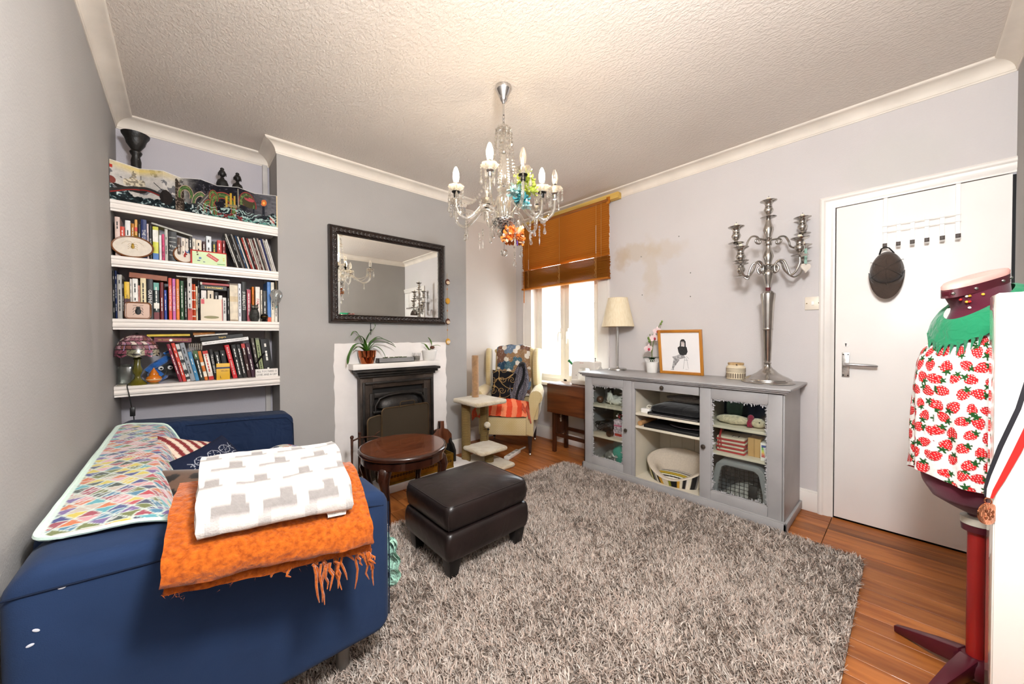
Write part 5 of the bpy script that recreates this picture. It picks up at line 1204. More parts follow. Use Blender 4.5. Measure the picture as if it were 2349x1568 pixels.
n = N(nt, 'ShaderNodeTexNoise'); n.inputs['Scale'].default_value = 90; n.inputs['Detail'].default_value = 6; nt.links.new(vv_, n.inputs[0]); nt.links.new(ramp(nt, n.outputs[0], [(.3, lin('#84390a')), (.7, lin('#b25a15'))]), b.inputs['Base Color'])
b.inputs['Roughness'].default_value = .95; b.inputs['Sheen Weight'].default_value = .3; b.inputs['Specular IOR Level'].default_value = .1; bumpn(nt, b, n.outputs[0], .9, .006)
folded('blanket_layers', m_or_w, .425, .25, 3, .030, (.185, 1.165, .682), math.radians(-6), ob, sag=sag, gap=.12, wob=.008, seed=3)
r = random.Random(4); fr_ = MB()
for k in range(34):
    a = .06+.16*r.random()+.0; d = -.128+r.uniform(-.01, .01); cr, sr = math.cos(-.105), math.sin(-.105)
    if k > 22: a = r.uniform(-.05, .22)
    x0, y0 = .185+a*cr-d*sr, 1.165+a*sr+d*cr; z0 = .69+float(sag(np.array(x0), np.array(y0)))-.005; ln = r.uniform(.03, .11) if k < 23 else r.uniform(.01, .03)
    pts = [(x0-.16, y0-1.22, z0-.68)]
    for q_ in range(4): pts.append((pts[-1][0]+r.uniform(-.006, .009), pts[-1][1]+r.uniform(-.006, .002), pts[-1][2]-ln/4))
    fr_.tube(pts, [.0035, .004, .0035, .003, .0012], 5)
fo = fr_.build('fringe', m_or_w, ob); fo['kind'] = 'stuff'
# fuzz of loose wool around the edges
fz = MB()
for k in range(900):
    a = r.uniform(-.215, .215); d = r.choice([-.125-r.random()*.012, r.uniform(-.13, .13)]); 
    if d > -.12: a = r.choice([-1, 1])*(.210+r.random()*.004)
    x0, y0 = .185+a*cr-d*sr, 1.165+a*sr+d*cr; z0 = .684+r.random()*.082+float(sag(np.array(x0), np.array(y0)))
    p = Vector((x0-.16, y0-1.22, z0-.68)); q_ = p+Vector((r.uniform(-.008, .008), r.uniform(-.010, .004), r.uniform(-.008, .004)))
    s_ = Vector((r.uniform(-1, 1), r.uniform(-1, 1), r.uniform(-1, 1))).normalized()*.0005
    fz.add([p-s_, p+s_, q_], [(0, 1, 2)])
fo = fz.build('wool_fuzz', m_or_w, ob, smooth=0, fixn=False); fo['kind'] = 'stuff'
wb = thing('grey_white_blanket', 'folded white blanket with grey block pattern on top of the orange blanket', 'blanket', (.16, 1.18, .76))
def blk(a, s):
    w = np.broadcast_to(np.array(lin('#cbc6c0')), a.shape+(3,)).copy(); g = np.array(lin('#85807d')); g2 = np.array(lin('#b3aeaa'))
    r_ = np.floor(s/.062); fs = s/.062-r_; p = (a+.01*s)/.098+.5*(r_ % 2); fa = p-np.floor(p)
    w[(fs < .26)] = g; w[(fs > .26) & (fa < .28) & (fs < .62)] = g; w[(fs < .26) & (fa > .35) & (fa < .62)] = lin('#c8c3bd'); w[(fs > .60) & (fa < .28)] = g2; return w
folded('blanket_layers', painted('woven grey and white wool', .95, bump=.5, bs=260, spec=.1, sheen=.3), .325, .215, 2, .030, (.185, 1.170, .7865), math.radians(-4), wb, blk, gap=.1, sag=lambda X_, Y_: sag(X_, Y_)*.93, nseg=150, wob=.006, seed=9, start=1)
fr_ = MB()
for k in range(14):
    a = .10+.045*k/14; d = -.110; cr, sr = math.cos(-.07), math.sin(-.07); x0, y0 = .185+a*cr-d*sr, 1.165+a*sr+d*cr; z0 = .79+float(sag(np.array(x0), np.array(y0)))*.93
    fr_.tube([(x0-.16, y0-1.18, z0-.76), (x0-.157, y0-1.188, z0-.768), (x0-.158, y0-1.19, z0-.776)], [.004, .003, .0015], 5)
fo = fr_.build('fringe', mat('white wool', '#dcd7d0', .95), wb); fo['kind'] = 'stuff'
# ================================================================== RUG, OTTOMAN, SIDE TABLE
RX0, RX1, RY0, RY1 = .02, 2.60, .145, 2.14
rug = thing('shag_rug', 'large greige shaggy rug on the floorboards', 'rug', ((RX0+RX1)/2, (RY0+RY1)/2, 0)); rcx, rcy = rug.location.x, rug.location.y
pl = rrect((RX1-RX0)/2, (RY1-RY0)/2, .05, 6)
MB().prism(pl, .001, .012, 'z').build('rug_backing', mat('rug backing', '#8a7d73', .95, var=.2, vs=60), rug, smooth=0)
def pile():
    g = np.random.default_rng(5); n_ = 150000
    x_ = g.uniform(RX0, RX1, n_); y_ = g.uniform(RY0, RY1, n_)
    keep = (x_ > .42) | (y_ < 1.6) & (x_ > .15) ; x_, y_ = x_[keep], y_[keep]
    cx = np.clip(np.abs(x_-rcx)-((RX1-RX0)/2-.05), 0, 1); cy = np.clip(np.abs(y_-rcy)-((RY1-RY0)/2-.05), 0, 1); k_ = np.hypot(cx, cy) < .05; x_, y_ = x_[k_], y_[k_]; n_ = len(x_)
    hd = fbm(x_*4, y_*4, 3)*5+g.uniform(0, 4.2, n_)+fbm(x_*30, y_*30, 6)*9; ln = g.uniform(.024, .042, n_); lean = g.uniform(.35, 1.05, n_); w = g.uniform(.0014, .0024, n_)
    # pile under furniture feet is simply there; it is soft
    segs = 3; rows = []
    bend = g.uniform(-.9, .9, n_)
    px, py, pz = x_.copy(), y_.copy(), np.full(n_, .010); ang = lean*.35
    sxv, syv = -np.sin(hd), np.cos(hd)
    for s in range(segs+1):
        ww = w*(1.0, 1.15, .9, .25)[s]; rows.append(np.stack([px-sxv*ww, py-syv*ww, pz], -1)); rows.append(np.stack([px+sxv*ww, py+syv*ww, pz], -1))
        st = ln/segs; px = px+np.cos(hd+bend*s*.5)*np.sin(ang)*st; py = py+np.sin(hd+bend*s*.5)*np.sin(ang)*st; pz = pz+np.cos(ang)*st*.8; ang = ang+lean*.45
    V = np.stack(rows, 1); V[..., 0] -= rcx; V[..., 1] -= rcy; V[..., 2] = np.maximum(V[..., 2], .004)
    base = np.arange(n_)[:, None, None]*(2*(segs+1)); q = np.array([[2*s, 2*s+1, 2*s+3, 2*s+2] for s in range(segs)])[None]
    tone = np.clip(.84+.22*(fbm(x_*4, y_*4, 9)-.45)+g.normal(0, .17, n_), .3, 1.3); pal = np.array([lin('#cbbcb0'), lin('#bca89b'), lin('#d6cbc1')]); c0 = pal[g.integers(0, 3, n_)]*tone[:, None]
    sh = np.array([.62, .62, .85, .85, 1.0, 1.0, 1.08, 1.08])[None, :, None]*0+1.0
    cols = np.clip(c0[:, None, :]*sh, 0, 1)
    o = fastmesh('pile', V.reshape(-1, 3), (base+q).reshape(-1, 4), painted('shag yarn', .9, spec=.15), rug, cols.reshape(-1, 3)); o['kind'] = 'stuff'
pile()
# ---------------------------------------------------------------- leather ottoman
ot = thing('leather_ottoman', 'dark brown leather ottoman with tapered legs on the rug', 'ottoman', (1.160, 1.655, .012))
m_lea, nt, b = newmat('dark brown leather'); vv_ = coordv(nt)
n = N(nt, 'ShaderNodeTexNoise'); n.inputs['Scale'].default_value = 5; n.inputs['Detail'].default_value = 5; nt.links.new(vv_, n.inputs[0]); nt.links.new(ramp(nt, n.outputs[0], [(.3, lin('#150f0e')), (.7, lin('#221817'))]), b.inputs['Base Color'])
b.inputs['Roughness'].default_value = .34; b.inputs['Specular IOR Level'].default_value = .45
vo = N(nt, 'ShaderNodeTexVoronoi'); vo.inputs['Scale'].default_value = 380; nt.links.new(vv_, vo.inputs[0]); b1 = N(nt, 'ShaderNodeBump'); b1.inputs['Strength'].default_value = .12; b1.inputs['Distance'].default_value = .001; nt.links.new(vo.outputs[0], b1.inputs['Height'])
n2 = N(nt, 'ShaderNodeTexNoise'); n2.inputs['Scale'].default_value = 7; n2.inputs['Distortion'].default_value = 1.5; nt.links.new(vv_, n2.inputs[0]); b2 = N(nt, 'ShaderNodeBump'); b2.inputs['Strength'].default_value = .25; b2.inputs['Distance'].default_value = .012; nt.links.new(n2.outputs[0], b2.inputs['Height']); nt.links.new(b2.outputs[0], b1.inputs['Normal']); nt.links.new(b1.outputs[0], b.inputs['Normal'])
hw, hd = .258, .215
def cushion_box(w, d, z0, z1, dome, r, belly=.012, n_=22):
    """soft box: rounded rectangle sides, domed top"""
    ring = rrect(w, d, r, 8); vs = []; fs = []; K = len(ring); lv = [(-.012, z0), (-.002, z0+.008), (belly*.6, z0+(z1-z0)*.25), (belly, (z0+z1)/2), (belly*.7, z0+(z1-z0)*.8), (-.002, z1-.006), (-.014, z1)]
    for o, z in lv:
        for a, c in ring:
            l = math.hypot(a, c); vs.append((a*(1+o/l), c*(1+o/l), z))
    for t in np.linspace(.9, .0, 10):
        for a, c in ring:
            e = (1-(t*.945)**2.6); vs.append((a*(1-.014/math.hypot(a, c))*t, c*(1-.014/math.hypot(a, c))*t, z1+dome*e))
    n2_ = len(lv)+10
    for i in range(n2_-1):
        for k in range(K): fs.append((i*K+k, i*K+(k+1) % K, (i+1)*K+(k+1) % K, (i+1)*K+k))
    fs.append(tuple(range(K))[::-1]); return vs, fs
MB().add(*cushion_box(hw, hd, .245, .368, .032, .035)).build('top_cushion', m_lea, ot, smooth=70)
MB().add(*cushion_box(hw+.006, hd+.006, .105, .240, .004, .028, .010)).build('base', m_lea, ot, smooth=70)
m_st = mat('leather stitching', '#2a1f1e', .5)
for z_ in (.364, ):
    MB().tube([(a*(1+.001/math.hypot(a, c)), c*(1+.001/math.hypot(a, c)), z_) for a, c in rrect(hw-.003, hd-.003, .035, 8)], .0026, 6, closed=True).build('piping', m_lea, ot)
for s in (-1, 1):
    for s2 in (-1, 1):
        MB().tube([(s*(hw-.010), s2*(hd-.010), .36), (s*(hw-.001), s2*(hd-.001), .31), (s*(hw-.008), s2*(hd-.008), .25)], .0018, 5).build('corner_seam', m_st, ot)
        q = MB(); x0, y0 = s*(hw-.045), s2*(hd-.045); a, c = .036, .022
        q.add([(x0-a, y0-a, .11), (x0+a, y0-a, .11), (x0+a, y0+a, .11), (x0-a, y0+a, .11), (x0-c, y0-c, 0), (x0+c, y0-c, 0), (x0+c, y0+c, 0), (x0-c, y0+c, 0)], [(0, 1, 2, 3), (7, 6, 5, 4)]+[(k, 4+k, 4+(k+1) % 4, (k+1) % 4) for k in range(4)])
        q.build('leg', mat('black stained leg', '#121010', .35), ot, bevel=.003)
# ---------------------------------------------------------------- mahogany side table
tb = thing('oval_side_table', 'oval mahogany side table with cabriole legs before the fireplace', 'side table', (1.085, 2.285, 0))
m_mah = wood('polished mahogany', '#6d3a20', '#4d2412', 'x', 3.2, .22, coat=.4, bump=.02, dark='#2b130a')
m_mahd = wood('dark mahogany', '#3a1d12', '#26110a', 'z', 4, .2, coat=.5, bump=.02)
ax_, ay_ = .285, .295
def ell(k, z): return [(k*ax_*math.cos(a), k*ay_*math.sin(a), z) for a in np.linspace(0, 2*PI, 56, endpoint=False)]
def rings(lst, cap0=True, cap1=True):
    vs = []; fs = []; K = 56
    for k, z in lst: vs += ell(k, z)
    for i in range(len(lst)-1):
        for k in range(K): fs.append((i*K+k, i*K+(k+1) % K, (i+1)*K+(k+1) % K, (i+1)*K+k))
    if cap0: fs.append(tuple(range(K))[::-1])
    if cap1: fs.append(tuple((len(lst)-1)*K+k for k in range(K)))
    return vs, fs
MB().add(*rings([(.93, .452), (.935, .4565)])).build('top_panel', m_mah, tb, smooth=30)
MB().add(*rings([(.94, .425), (.98, .426), (1.0, .434), (1.0, .444), (.985, .452), (.955, .4565), (.945, .4565), (.94, .454), (.925, .453)], True, True)).build('top_edge', m_mahd, tb, smooth=50)
MB().add(*rings([(.92, .37), (.93, .372), (.93, .424)])).build('apron', m_mahd, tb, smooth=50)
for s in (-1, 1):
    for s2 in (-1, 1):
        d = Vector((s*.80, s2*.62, 0)).normalized(); p0 = Vector((s*.165, s2*.125, 0)) if not (s == 1 and s2 == -1) else Vector((.175, -.125, 0))
        path = [(p0+d*o).to_tuple()[:2]+(z,) for o, z in ((.0, .40), (.03, .36), (.045, .32), (.035, .26), (.012, .18), (-.005, .10), (-.004, .05), (.006, .025), (.012, .012), (.012, .0))]
        MB().tube(path, [.036, .042, .036, .026, .020, .016, .014, .020, .023, .018], 12).build('leg', m_mahd, tb, smooth=80)
# ================================================================== ARMCHAIR CORNER
m_dam, nt, b = newmat('pale gold damask'); vv_ = coordv(nt)
vo = N(nt, 'ShaderNodeTexVoronoi', distance='MANHATTAN'); vo.inputs['Scale'].default_value = 42; vo.inputs['Randomness'].default_value = .0; nt.links.new(vv_, vo.inputs[0])
n = N(nt, 'ShaderNodeTexNoise'); n.inputs['Scale'].default_value = 5; nt.links.new(vv_, n.inputs[0])
g = ramp(nt, vo.outputs['Distance'], [(.15, lin('#a8905e')), (.30, lin('#d6c49a')), (.55, lin('#c4b083'))]); g = mixc(nt, ramp(nt, n.outputs[0], [(.45, 0.), (.75, .6)]), g, lin('#b59a5e'))
nt.links.new(g, b.inputs['Base Color']); b.inputs['Roughness'].default_value = .85; b.inputs['Sheen Weight'].default_value = .3; bumpn(nt, b, vo.outputs['Distance'], .2, .003)
ac = thing('wing_armchair', 'old cream wingback armchair in the corner by the window', 'armchair', (2.585, 2.868, 0), math.radians(-51))
MB().box(-.272, .272, -.31, .30, .20, .38).build('seat_base', m_dam, ac, bevel=.02, seg=3)
MB().add(*cushion_box(.225, .25, .38, .435, .025, .04, .008)).build('seat_cushion', m_dam, ac, smooth=70)
bk = MB()
def backf(u, v, s):
    a = u*2-1; z = .40+(.655-.05*abs(a)**3)*v; y = .19+.13*v+.02*a*a+(.05 if s else -.045*(1-a*a)*math.sin(PI*min(1, v*1.02))**.5); return (a*.225, y, z)
bk.grid(18, 18, lambda u, v: backf(u, v, 0)).grid(18, 18, lambda u, v: backf(u, v, 1))
vsl = []; 
for k in range(19): vsl.append(k)
bk.build('backrest', m_dam, ac, smooth=80)
top = [(backf(k/18, 1, 0)[0], (backf(k/18, 1, 0)[1]+backf(k/18, 1, 1)[1])/2, backf(k/18, 1, 0)[2]-.01) for k in range(19)]
MB().tube(top, .036, 10).build('top_roll', m_dam, ac, smooth=80)
for s in (-1, 1):
    out = [(.02, .62), (-.03, .66), (-.055, .74), (-.06, .84), (-.045, .95), (-.015, 1.02), (.05, 1.055), (.12, 1.05), (.27, 1.04), (.22, .62)]
    w = MB(); w.M = T(s*.262, .08, 0) @ rotz(s*-.12) ; w.prism(out, -.026, .026, 'x'); w.build('wing', m_dam, ac, bevel=.022, seg=4)
    rl = MB(); path = [(s*.298, -.325+.0*k, .0) for k in range(1)]
    path = [(s*.296, -.315, .585), (s*.298, -.2, .59), (s*.296, .0, .60), (s*.285, .18, .61)]
    rl.tube(path, [.066, .066, .060, .05], 16).build('arm_roll', m_dam, ac, smooth=70)
    MB().prism([(s*.245, .36), (s*.315, .36), (s*.322, .44), (s*.330, .56), (s*.26, .58), (s*.232, .52)], -.30, .24, 'y').build('arm_panel', m_dam, ac, bevel=.012)
    MB().prism([(s*.20, .22), (s*.272, .20), (s*.275, .36), (s*.320, .50), (s*.345, .58), (s*.330, .63), (s*.29, .652), (s*.25, .63), (s*.225, .57), (s*.235, .46), (s*.20, .38)], -.325, -.30, 'y').build('arm_front', m_dam, ac, bevel=.008, seg=3)
m_dleg = mat('dark walnut leg', '#2a1710', .35, coat=.2)
for s in (-1, 1):
    for yy, h in ((-.275, 1), (.27, 0)):
        q = MB(); x0 = s*.235
        q.add([(x0-.022, yy-.022, .21), (x0+.022, yy-.022, .21), (x0+.022, yy+.022, .21), (x0-.022, yy+.022, .21), (x0-.012, yy-.012, .03), (x0+.012, yy-.012, .03), (x0+.012, yy+.012, .03), (x0-.012, yy+.012, .03)], [(0, 1, 2, 3), (7, 6, 5, 4)]+[(k, 4+k, 4+(k+1) % 4, (k+1) % 4) for k in range(4)])
        lg = q.build('leg', m_dleg, ac, bevel=.003)
        MB().lathe([(.0001, -.007), (.014, -.007), (.016, 0), (.014, .007), (.0001, .007)], 14, M=T(x0, yy, .016) @ Matrix.Rotation(PI/2, 4, 'Y')).box(x0-.010, x0+.010, yy-.008, yy+.008, .022, .036).build('caster', m_steel, lg)
# patchwork throw over the back
def hexpatch(a, b):
    s = .030; q_ = (math.sqrt(3)/3*a-b/3)/s; r_ = 2/3*b/s; x_ = q_; z_ = r_; y_ = -x_-z_; rx, ry, rz_ = np.round(x_), np.round(y_), np.round(z_); dx, dy, dz = abs(rx-x_), abs(ry-y_), abs(rz_-z_)
    f1 = (dx > dy) & (dx > dz); f2 = ~f1 & (dy > dz); rx = np.where(f1, -ry-rz_, rx); rz_ = np.where(~f1 & ~f2, -rx-ry, rz_)
    k = (rx+3*rz_) % 7; cid = np.floor((rx+3*rz_)/7); pal = np.array([lin(c) for c in ('#2f4a63', '#7a5a4a', '#6f8196', '#4a6a78', '#9a7a5a', '#3a3f4a', '#8d9aa5')])
    # flower centres: lattice of index 7
    base = pal[(hsh(np.round((2*rx+rz_)/7), np.round((rx-3*rz_)/7), 2)*6.99).astype(int)]
    sp = fbm(a*160, b*160, 5, 2)[..., None]; base = np.where(sp > .58, base*.3+.5, base); return np.where((k == 0)[..., None] | ((k == 3) & (hsh(rx, rz_, 4) > .75))[..., None], np.array(lin('#e4dccf')), base)
nu, nv = 130, 150; u = np.linspace(-1, 1, nu); v = np.linspace(0, 1, nv); U_, V_ = np.meshgrid(u, v)
th = tag(thing('patchwork_throw', 'hexagon patchwork throw draped over the armchair back', 'throw', (2.585, 2.868, .44), math.radians(-51)), 'hexagon patchwork throw draped over the armchair back', 'throw')
s_ = V_*.74; zt_ = 1.062+.012*np.cos(U_*PI); Zt = np.where(s_ < .55, .545+s_*.95, 0); Zt = np.minimum(.52+s_*1.0, 1.085); over = np.clip(s_-.565, 0, 1)
Yt = .155+.145*(Zt-.40)/.655-.01-.045*np.sin(np.clip((Zt-.4)/.66, 0, 1)*PI)**.5*(1-U_**2)-.012; Yt = Yt+np.clip(over, 0, .075)*1.0; Zt = Zt-np.clip(over-.085, 0, 1)*.9+.004*np.sin(U_*9+V_*12)
Zt = Zt-.03*np.abs(U_)**3*(s_ > .3)
P_ = np.stack([U_*.192+.01*np.sin(V_*7), Yt-.004*np.sin(U_*13), Zt-.44], -1)
gridmesh('throw_cloth', P_, painted('patchwork cotton', .9, spec=.1), th, hexpatch(U_*.192, s_))
def scroll(a, b):
    base = np.broadcast_to(np.array(lin('#17161a')), a.shape+(3,)).copy(); x_ = a*30; y_ = b*30
    f = np.sin(x_+1.3*np.sin(y_*.9))+np.sin(y_*1.1+1.5*np.cos(x_*.8)); rr_ = np.hypot((x_ % 3.2)-1.6, (y_ % 3.6)-1.8); an = np.arctan2((y_ % 3.6)-1.8, (x_ % 3.2)-1.6)
    ln = (np.abs(f) < .13) | ((np.abs(((rr_*1.25-an/PI) % 1)-.5) < .10) & (rr_ < 1.25) & (rr_ > .2)); base[ln] = lin('#a88a5a'); return base
cu4 = thing('scroll_cushion', 'black cushion with gold scroll pattern on the armchair', 'cushion', (2.585, 2.868, .44), math.radians(-51))
pillow('cushion_cover', .36, .36, .055, painted('scroll cotton', .85, spec=.15), facing((0, -1, .33), (0, .33, 1), (-.035, .02, .205)), cu4, scroll, n_=130)
def scarfp(a, b):
    g_ = np.where((((a+b)*70 % 1 < .12) | ((a-b)*70 % 1 < .12))[..., None], np.array(lin('#8d8a92')), np.array(lin('#4f4d57'))); return np.where((np.abs(a-.01-.02*np.sin(b*14)) < .014)[..., None], np.array(lin('#151417')), g_)
sc4 = thing('grey_scarf', 'grey lattice patterned scarf hanging over the right of the armchair', 'scarf', (2.585, 2.868, .44), math.radians(-51))
nu, nv = 50, 90; u = np.linspace(-1, 1, nu); v = np.linspace(0, 1, nv); U_, V_ = np.meshgrid(u, v); w_ = .035+.065*np.sin(np.clip(V_*1.15, 0, 1)*PI/1.25)
P_ = np.stack([.12-.04*V_+U_*w_, .055-.165*V_+.018*np.sin(U_*6)-.05*(1-U_**2)*V_*(1-V_), .44-.40*V_+.012*np.cos(U_*7)], -1)
gridmesh('scarf_cloth', P_, painted('scarf cotton', .85), sc4, scarfp(U_*w_, V_*.4))
MB().ball((.12, .055, .43), .042, 14, 10, (1, .7, .9)).build('scarf_knot', fabric('scarf dark', '#1a1a1e', wr=1., wscale=60), sc4)
def stripes(a, b): return np.where((np.floor(a/.052) % 2 == 0)[..., None], np.array(lin('#d84a2c')), np.array(lin('#ee8a62')))
oc = thing('orange_cloth', 'orange striped cloth bundled over the armchair seat', 'cloth', (2.585, 2.868, .44), math.radians(-51))
nu, nv = 110, 70; u = np.linspace(-1, 1, nu); v = np.linspace(0, 1, nv); U_, V_ = np.meshgrid(u, v)
Zc = .018+.075*np.exp(-((V_-.55)/.35)**2)*(1-.5*U_**4)+.03*(fbm(U_*4+3, V_*4+2, 4)-.4); Yc = -.325+.33*V_; Zc = np.where(V_ < .18, Zc-(.18-V_)*.40, Zc)
P_ = np.stack([U_*.235+.01*np.sin(V_*9), Yc+.008*np.sin(U_*8), Zc], -1)
gridmesh('cloth', P_, painted('orange cotton', .85, spec=.15), oc, stripes(U_*.235+.03*V_, V_))
kn = MB(); kn.grid(14, 10, lambda a, c: (.205+.05*a+.02*c, -.325-.02*math.sin(a*6)-.01*c, .06-.14*c+.03*math.sin(a*9))).grid(14, 10, lambda a, c: (.16+.07*a, -.32-.015*math.cos(a*7), .075-.06*c-.03*a+.02*math.sin(a*11))); kn.build('knotted_end', fabric('orange cloth end', '#dd5a34', wr=1., wscale=60), oc, smooth=80)
kn = MB(); kn.grid(14, 10, lambda a, c: (-.34+.12*a, -.325-.015*math.sin(a*7+c*3), .00+.02*math.sin(a*5)-.10*c+.06*a)); kn.build('loose_end', fabric('orange cloth end', '#dd5a34'), oc, smooth=80)
# ---------------------------------------------------------------- cat tree
ct = thing('cat_tree', 'beige plush cat tree with sisal posts in front of the armchair', 'cat tree', (2.02, 2.65, 0))
m_plush, nt, b = newmat('cream plush'); vv_ = coordv(nt); n = N(nt, 'ShaderNodeTexNoise'); n.inputs['Scale'].default_value = 160; n.inputs['Detail'].default_value = 4; nt.links.new(vv_, n.inputs[0])
n2 = N(nt, 'ShaderNodeTexNoise'); n2.inputs['Scale'].default_value = 12; nt.links.new(vv_, n2.inputs[0])
nt.links.new(mixc(nt, ramp(nt, n2.outputs[0], [(.4, 0.), (.7, .8)]), lin('#d9caab'), lin('#bfa679')), b.inputs['Base Color']); b.inputs['Roughness'].default_value = .95; b.inputs['Sheen Weight'].default_value = .8; bumpn(nt, b, n.outputs[0], 1., .012)
m_sis, nt, b = newmat('sisal rope'); vv_ = coordv(nt); wv = N(nt, 'ShaderNodeTexWave', bands_direction='Z'); wv.inputs['Scale'].default_value = 38; wv.inputs['Distortion'].default_value = 1.5; wv.inputs['Detail'].default_value = 3; wv.inputs['Detail Scale'].default_value = 12; nt.links.new(vv_, wv.inputs[0])
nt.links.new(ramp(nt, wv.outputs[1], [(.1, lin('#7d6136')), (.6, lin('#b09257'))]), b.inputs['Base Color']); b.inputs['Roughness'].default_value = .9; bumpn(nt, b, wv.outputs[1], 1., .01)
m_post = mat('brown carpet post', '#a07a55', .95, var=.15, vs=30, bump=.6, bs=200, sheen=.4)
def plush(x0, x1, y0, y1, z0, z1, nm):
    o = MB().prism([(x0+(x1-x0)/2+a, y0+(y1-y0)/2+c) for a, c in rrect((x1-x0)/2, (y1-y0)/2, .035)], z0, z1, 'z').build(nm, m_plush, ct, bevel=.016, seg=3); return o
plush(-.20, .20, -.26, .22, 0, .035, 'base_board'); plush(-.19, .165, -.19, .20, .572, .612, 'top_platform'); plush(-.155, .155, -.21, .09, .150, .185, 'middle_platform')
for x_, y_, z0, z1, m_, nm in ((-.10, .10, .03, .575, m_sis, 'post'), (.115, .10, .03, .575, m_sis, 'post'), (.045, -.06, .03, .155, m_sis, 'short_post'), (.01, .10, .61, 1.005, m_post, 'upper_post')):
    MB().lathe([(.040, z0), (.042, z0+.004), (.042, z1-.004), (.040, z1)] if m_ is m_sis else [(.033, z0), (.033, z1-.006), (.028, z1)], 20, (x_, y_, 0)).build(nm, m_, ct)
m_pb = mat('pale pompom', '#d9cdb4', .95, bump=1., bs=120, sheen=.5)
MB().ball((.055, -.02, .36), .030, 16, 12).build('pompom', m_pb, ct)
MB().tube([(.055, -.02, .572), (.055, -.02, .39)], .0015, 5).build('pompom_cord', m_dark, ct)
MB().ball((.060, -.03, .32), .012, 8, 6, (1, 1, .7)).tube([(.058, -.025, .34), (.062, -.03, .30), (.04, -.03, .26), (.045, -.03, .22)], .0015, 5).build('pompom_tail', m_dark, ct)
# power strip on the floor under the armchair
ps = thing('power_strip', 'white power strip with cables lying under the armchair', 'power strip', (2.42, 2.64, 0), math.radians(20))
MB().box(-.16, .10, -.028, .028, 0, .03).build('strip', mat('white plastic', '#efece6', .35), ps, bevel=.006)
for k in range(3): MB().box(-.13+k*.08, -.09+k*.08, -.016, .016, .030, .0315).build('socket', mat('grey plastic', '#b9b6b2', .4), ps, smooth=0)
MB().tube([(.10, 0, .012), (.16, .005, .008), (.24, .0, .006), (.27, .0, .006)], .005, 6).tube([(.10, .01, .012), (.16, .02, .008), (.24, .012, .006), (.27, .012, .006)], .004, 6).build('cable', mat('white cable', '#d6d2cc', .4), ps)
# ---------------------------------------------------------------- drop leaf table
dt = thing('drop_leaf_table', 'small dark wood drop leaf table below the window', 'table', (2.915, 2.24, 0))
m_oak = wood('old brown oak', '#6d3a1a', '#4c240f', 'y', 4, .35, coat=.15, bump=.06); m_oakd = wood('dark oak leg', '#4a2614', '#331708', 'z', 4, .35, coat=.15)
MB().box(-.125, .10, -.265, .268, .684, .702).build('table_top', m_oak, dt, bevel=.003)
MB().box(-.150, -.134, -.265, .268, .405, .698).build('drop_leaf', m_oak, dt, bevel=.003)
MB().box(-.134, -.123, -.26, .262, .686, .700).build('leaf_hinge', m_oakd, dt, smooth=0)
for x_, y_ in ((-.112, .20), (.075, .20), (-.112, -.20), (.075, -.20)): MB().box(x_-.017, x_+.017, y_-.017, y_+.017, 0, .684).build('leg', m_oakd, dt, bevel=.002)
for x_ in (-.112, .075): MB().box(x_-.010, x_+.010, -.183, .183, .165 if x_ < 0 else .19, .200 if x_ < 0 else .225).build('stretcher', m_oakd, dt, bevel=.002)
MB().box(-.095, .058, .194, .206, .20, .50).build('end_panel', m_oakd, dt, bevel=.002)
MB().box(-.095, .058, .19, .21, .165, .20).build('end_rail', m_oakd, dt, bevel=.002)
for z_, r_ in ((.33, .016), (.355, .013), (.305, .012)): MB().lathe([(.0001, 0), (r_, 0), (r_, .001), (.0001, .001)], 14, M=T(-.02, .1935, z_) @ Matrix.Rotation(PI/2, 4, 'X')).build('cut_out', mat('pale cut out', '#b9a892', .8), dt, smooth=0)
# sewing machine
se = thing('sewing_machine', 'white sewing machine with a green thread spool by the window', 'sewing machine', (2.945, 2.165, .7025))
m_sew = mat('sewing machine shell', '#e9e4dc', .3, var=.02)
MB().box(-.085, .070, -.155, .11, 0, .05).build('bed', m_sew, se, bevel=.012, seg=3)
MB().prism([(.105, .0), (.115, .0), (.125, .08), (.118, .19), (.10, .225), (.06, .232), (-.10, .235), (-.155, .225), (-.160, .05), (-.095, .05), (-.095, .155), (-.085, .165), (.02, .165), (.03, .155), (.035, .05), (.05, .0)], -.060, .060, 'x').build('arm', m_sew, se, bevel=.014, seg=3)
MB().lathe([(.0001, 0), (.016, 0), (.012, .004), (.012, .045), (.016, .05), (.0001, .05)], 14, M=T(-.045, .125, .200) @ Matrix.Rotation(-.9, 4, 'X')).build('thread_spool', mat('green thread', '#1e7a3c', .6), se)
MB().lathe([(.0001, 0), (.030, 0), (.034, .008), (.030, .018), (.0001, .018)], 22, M=T(-.060, -.05, .115) @ Matrix.Rotation(-PI/2, 4, 'Y')).build('stitch_dial', m_cer, se)
MB().lathe([(.0001, 0), (.035, 0), (.038, .01), (.035, .022), (.0001, .022)], 22, M=T(0, -.16, .15) @ Matrix.Rotation(PI/2, 4, 'X')).build('hand_wheel', m_sew, se)
MB().tube([(-.01, -.13, .233), (-.01, -.13, .26)], .003, 6).ball((-.01, -.13, .262), .006, 8, 6).build('spool_pin', m_dark, se)
text('JANOME', se, m_ink_r, (-.0608, -.005, .215), (0, -1, 0), (0, 0, 1), .045, .011, 'brand_lettering')
text('DKS100', se, m_ink_k, (-.0608, .075, .045), (0, -1, 0), (0, 0, 1), .042, .012, 'model_lettering')
MB().ball((-.061, .06, .092), .004, 8, 6, (.4, 1, 1)).build('button', m_dark, se)
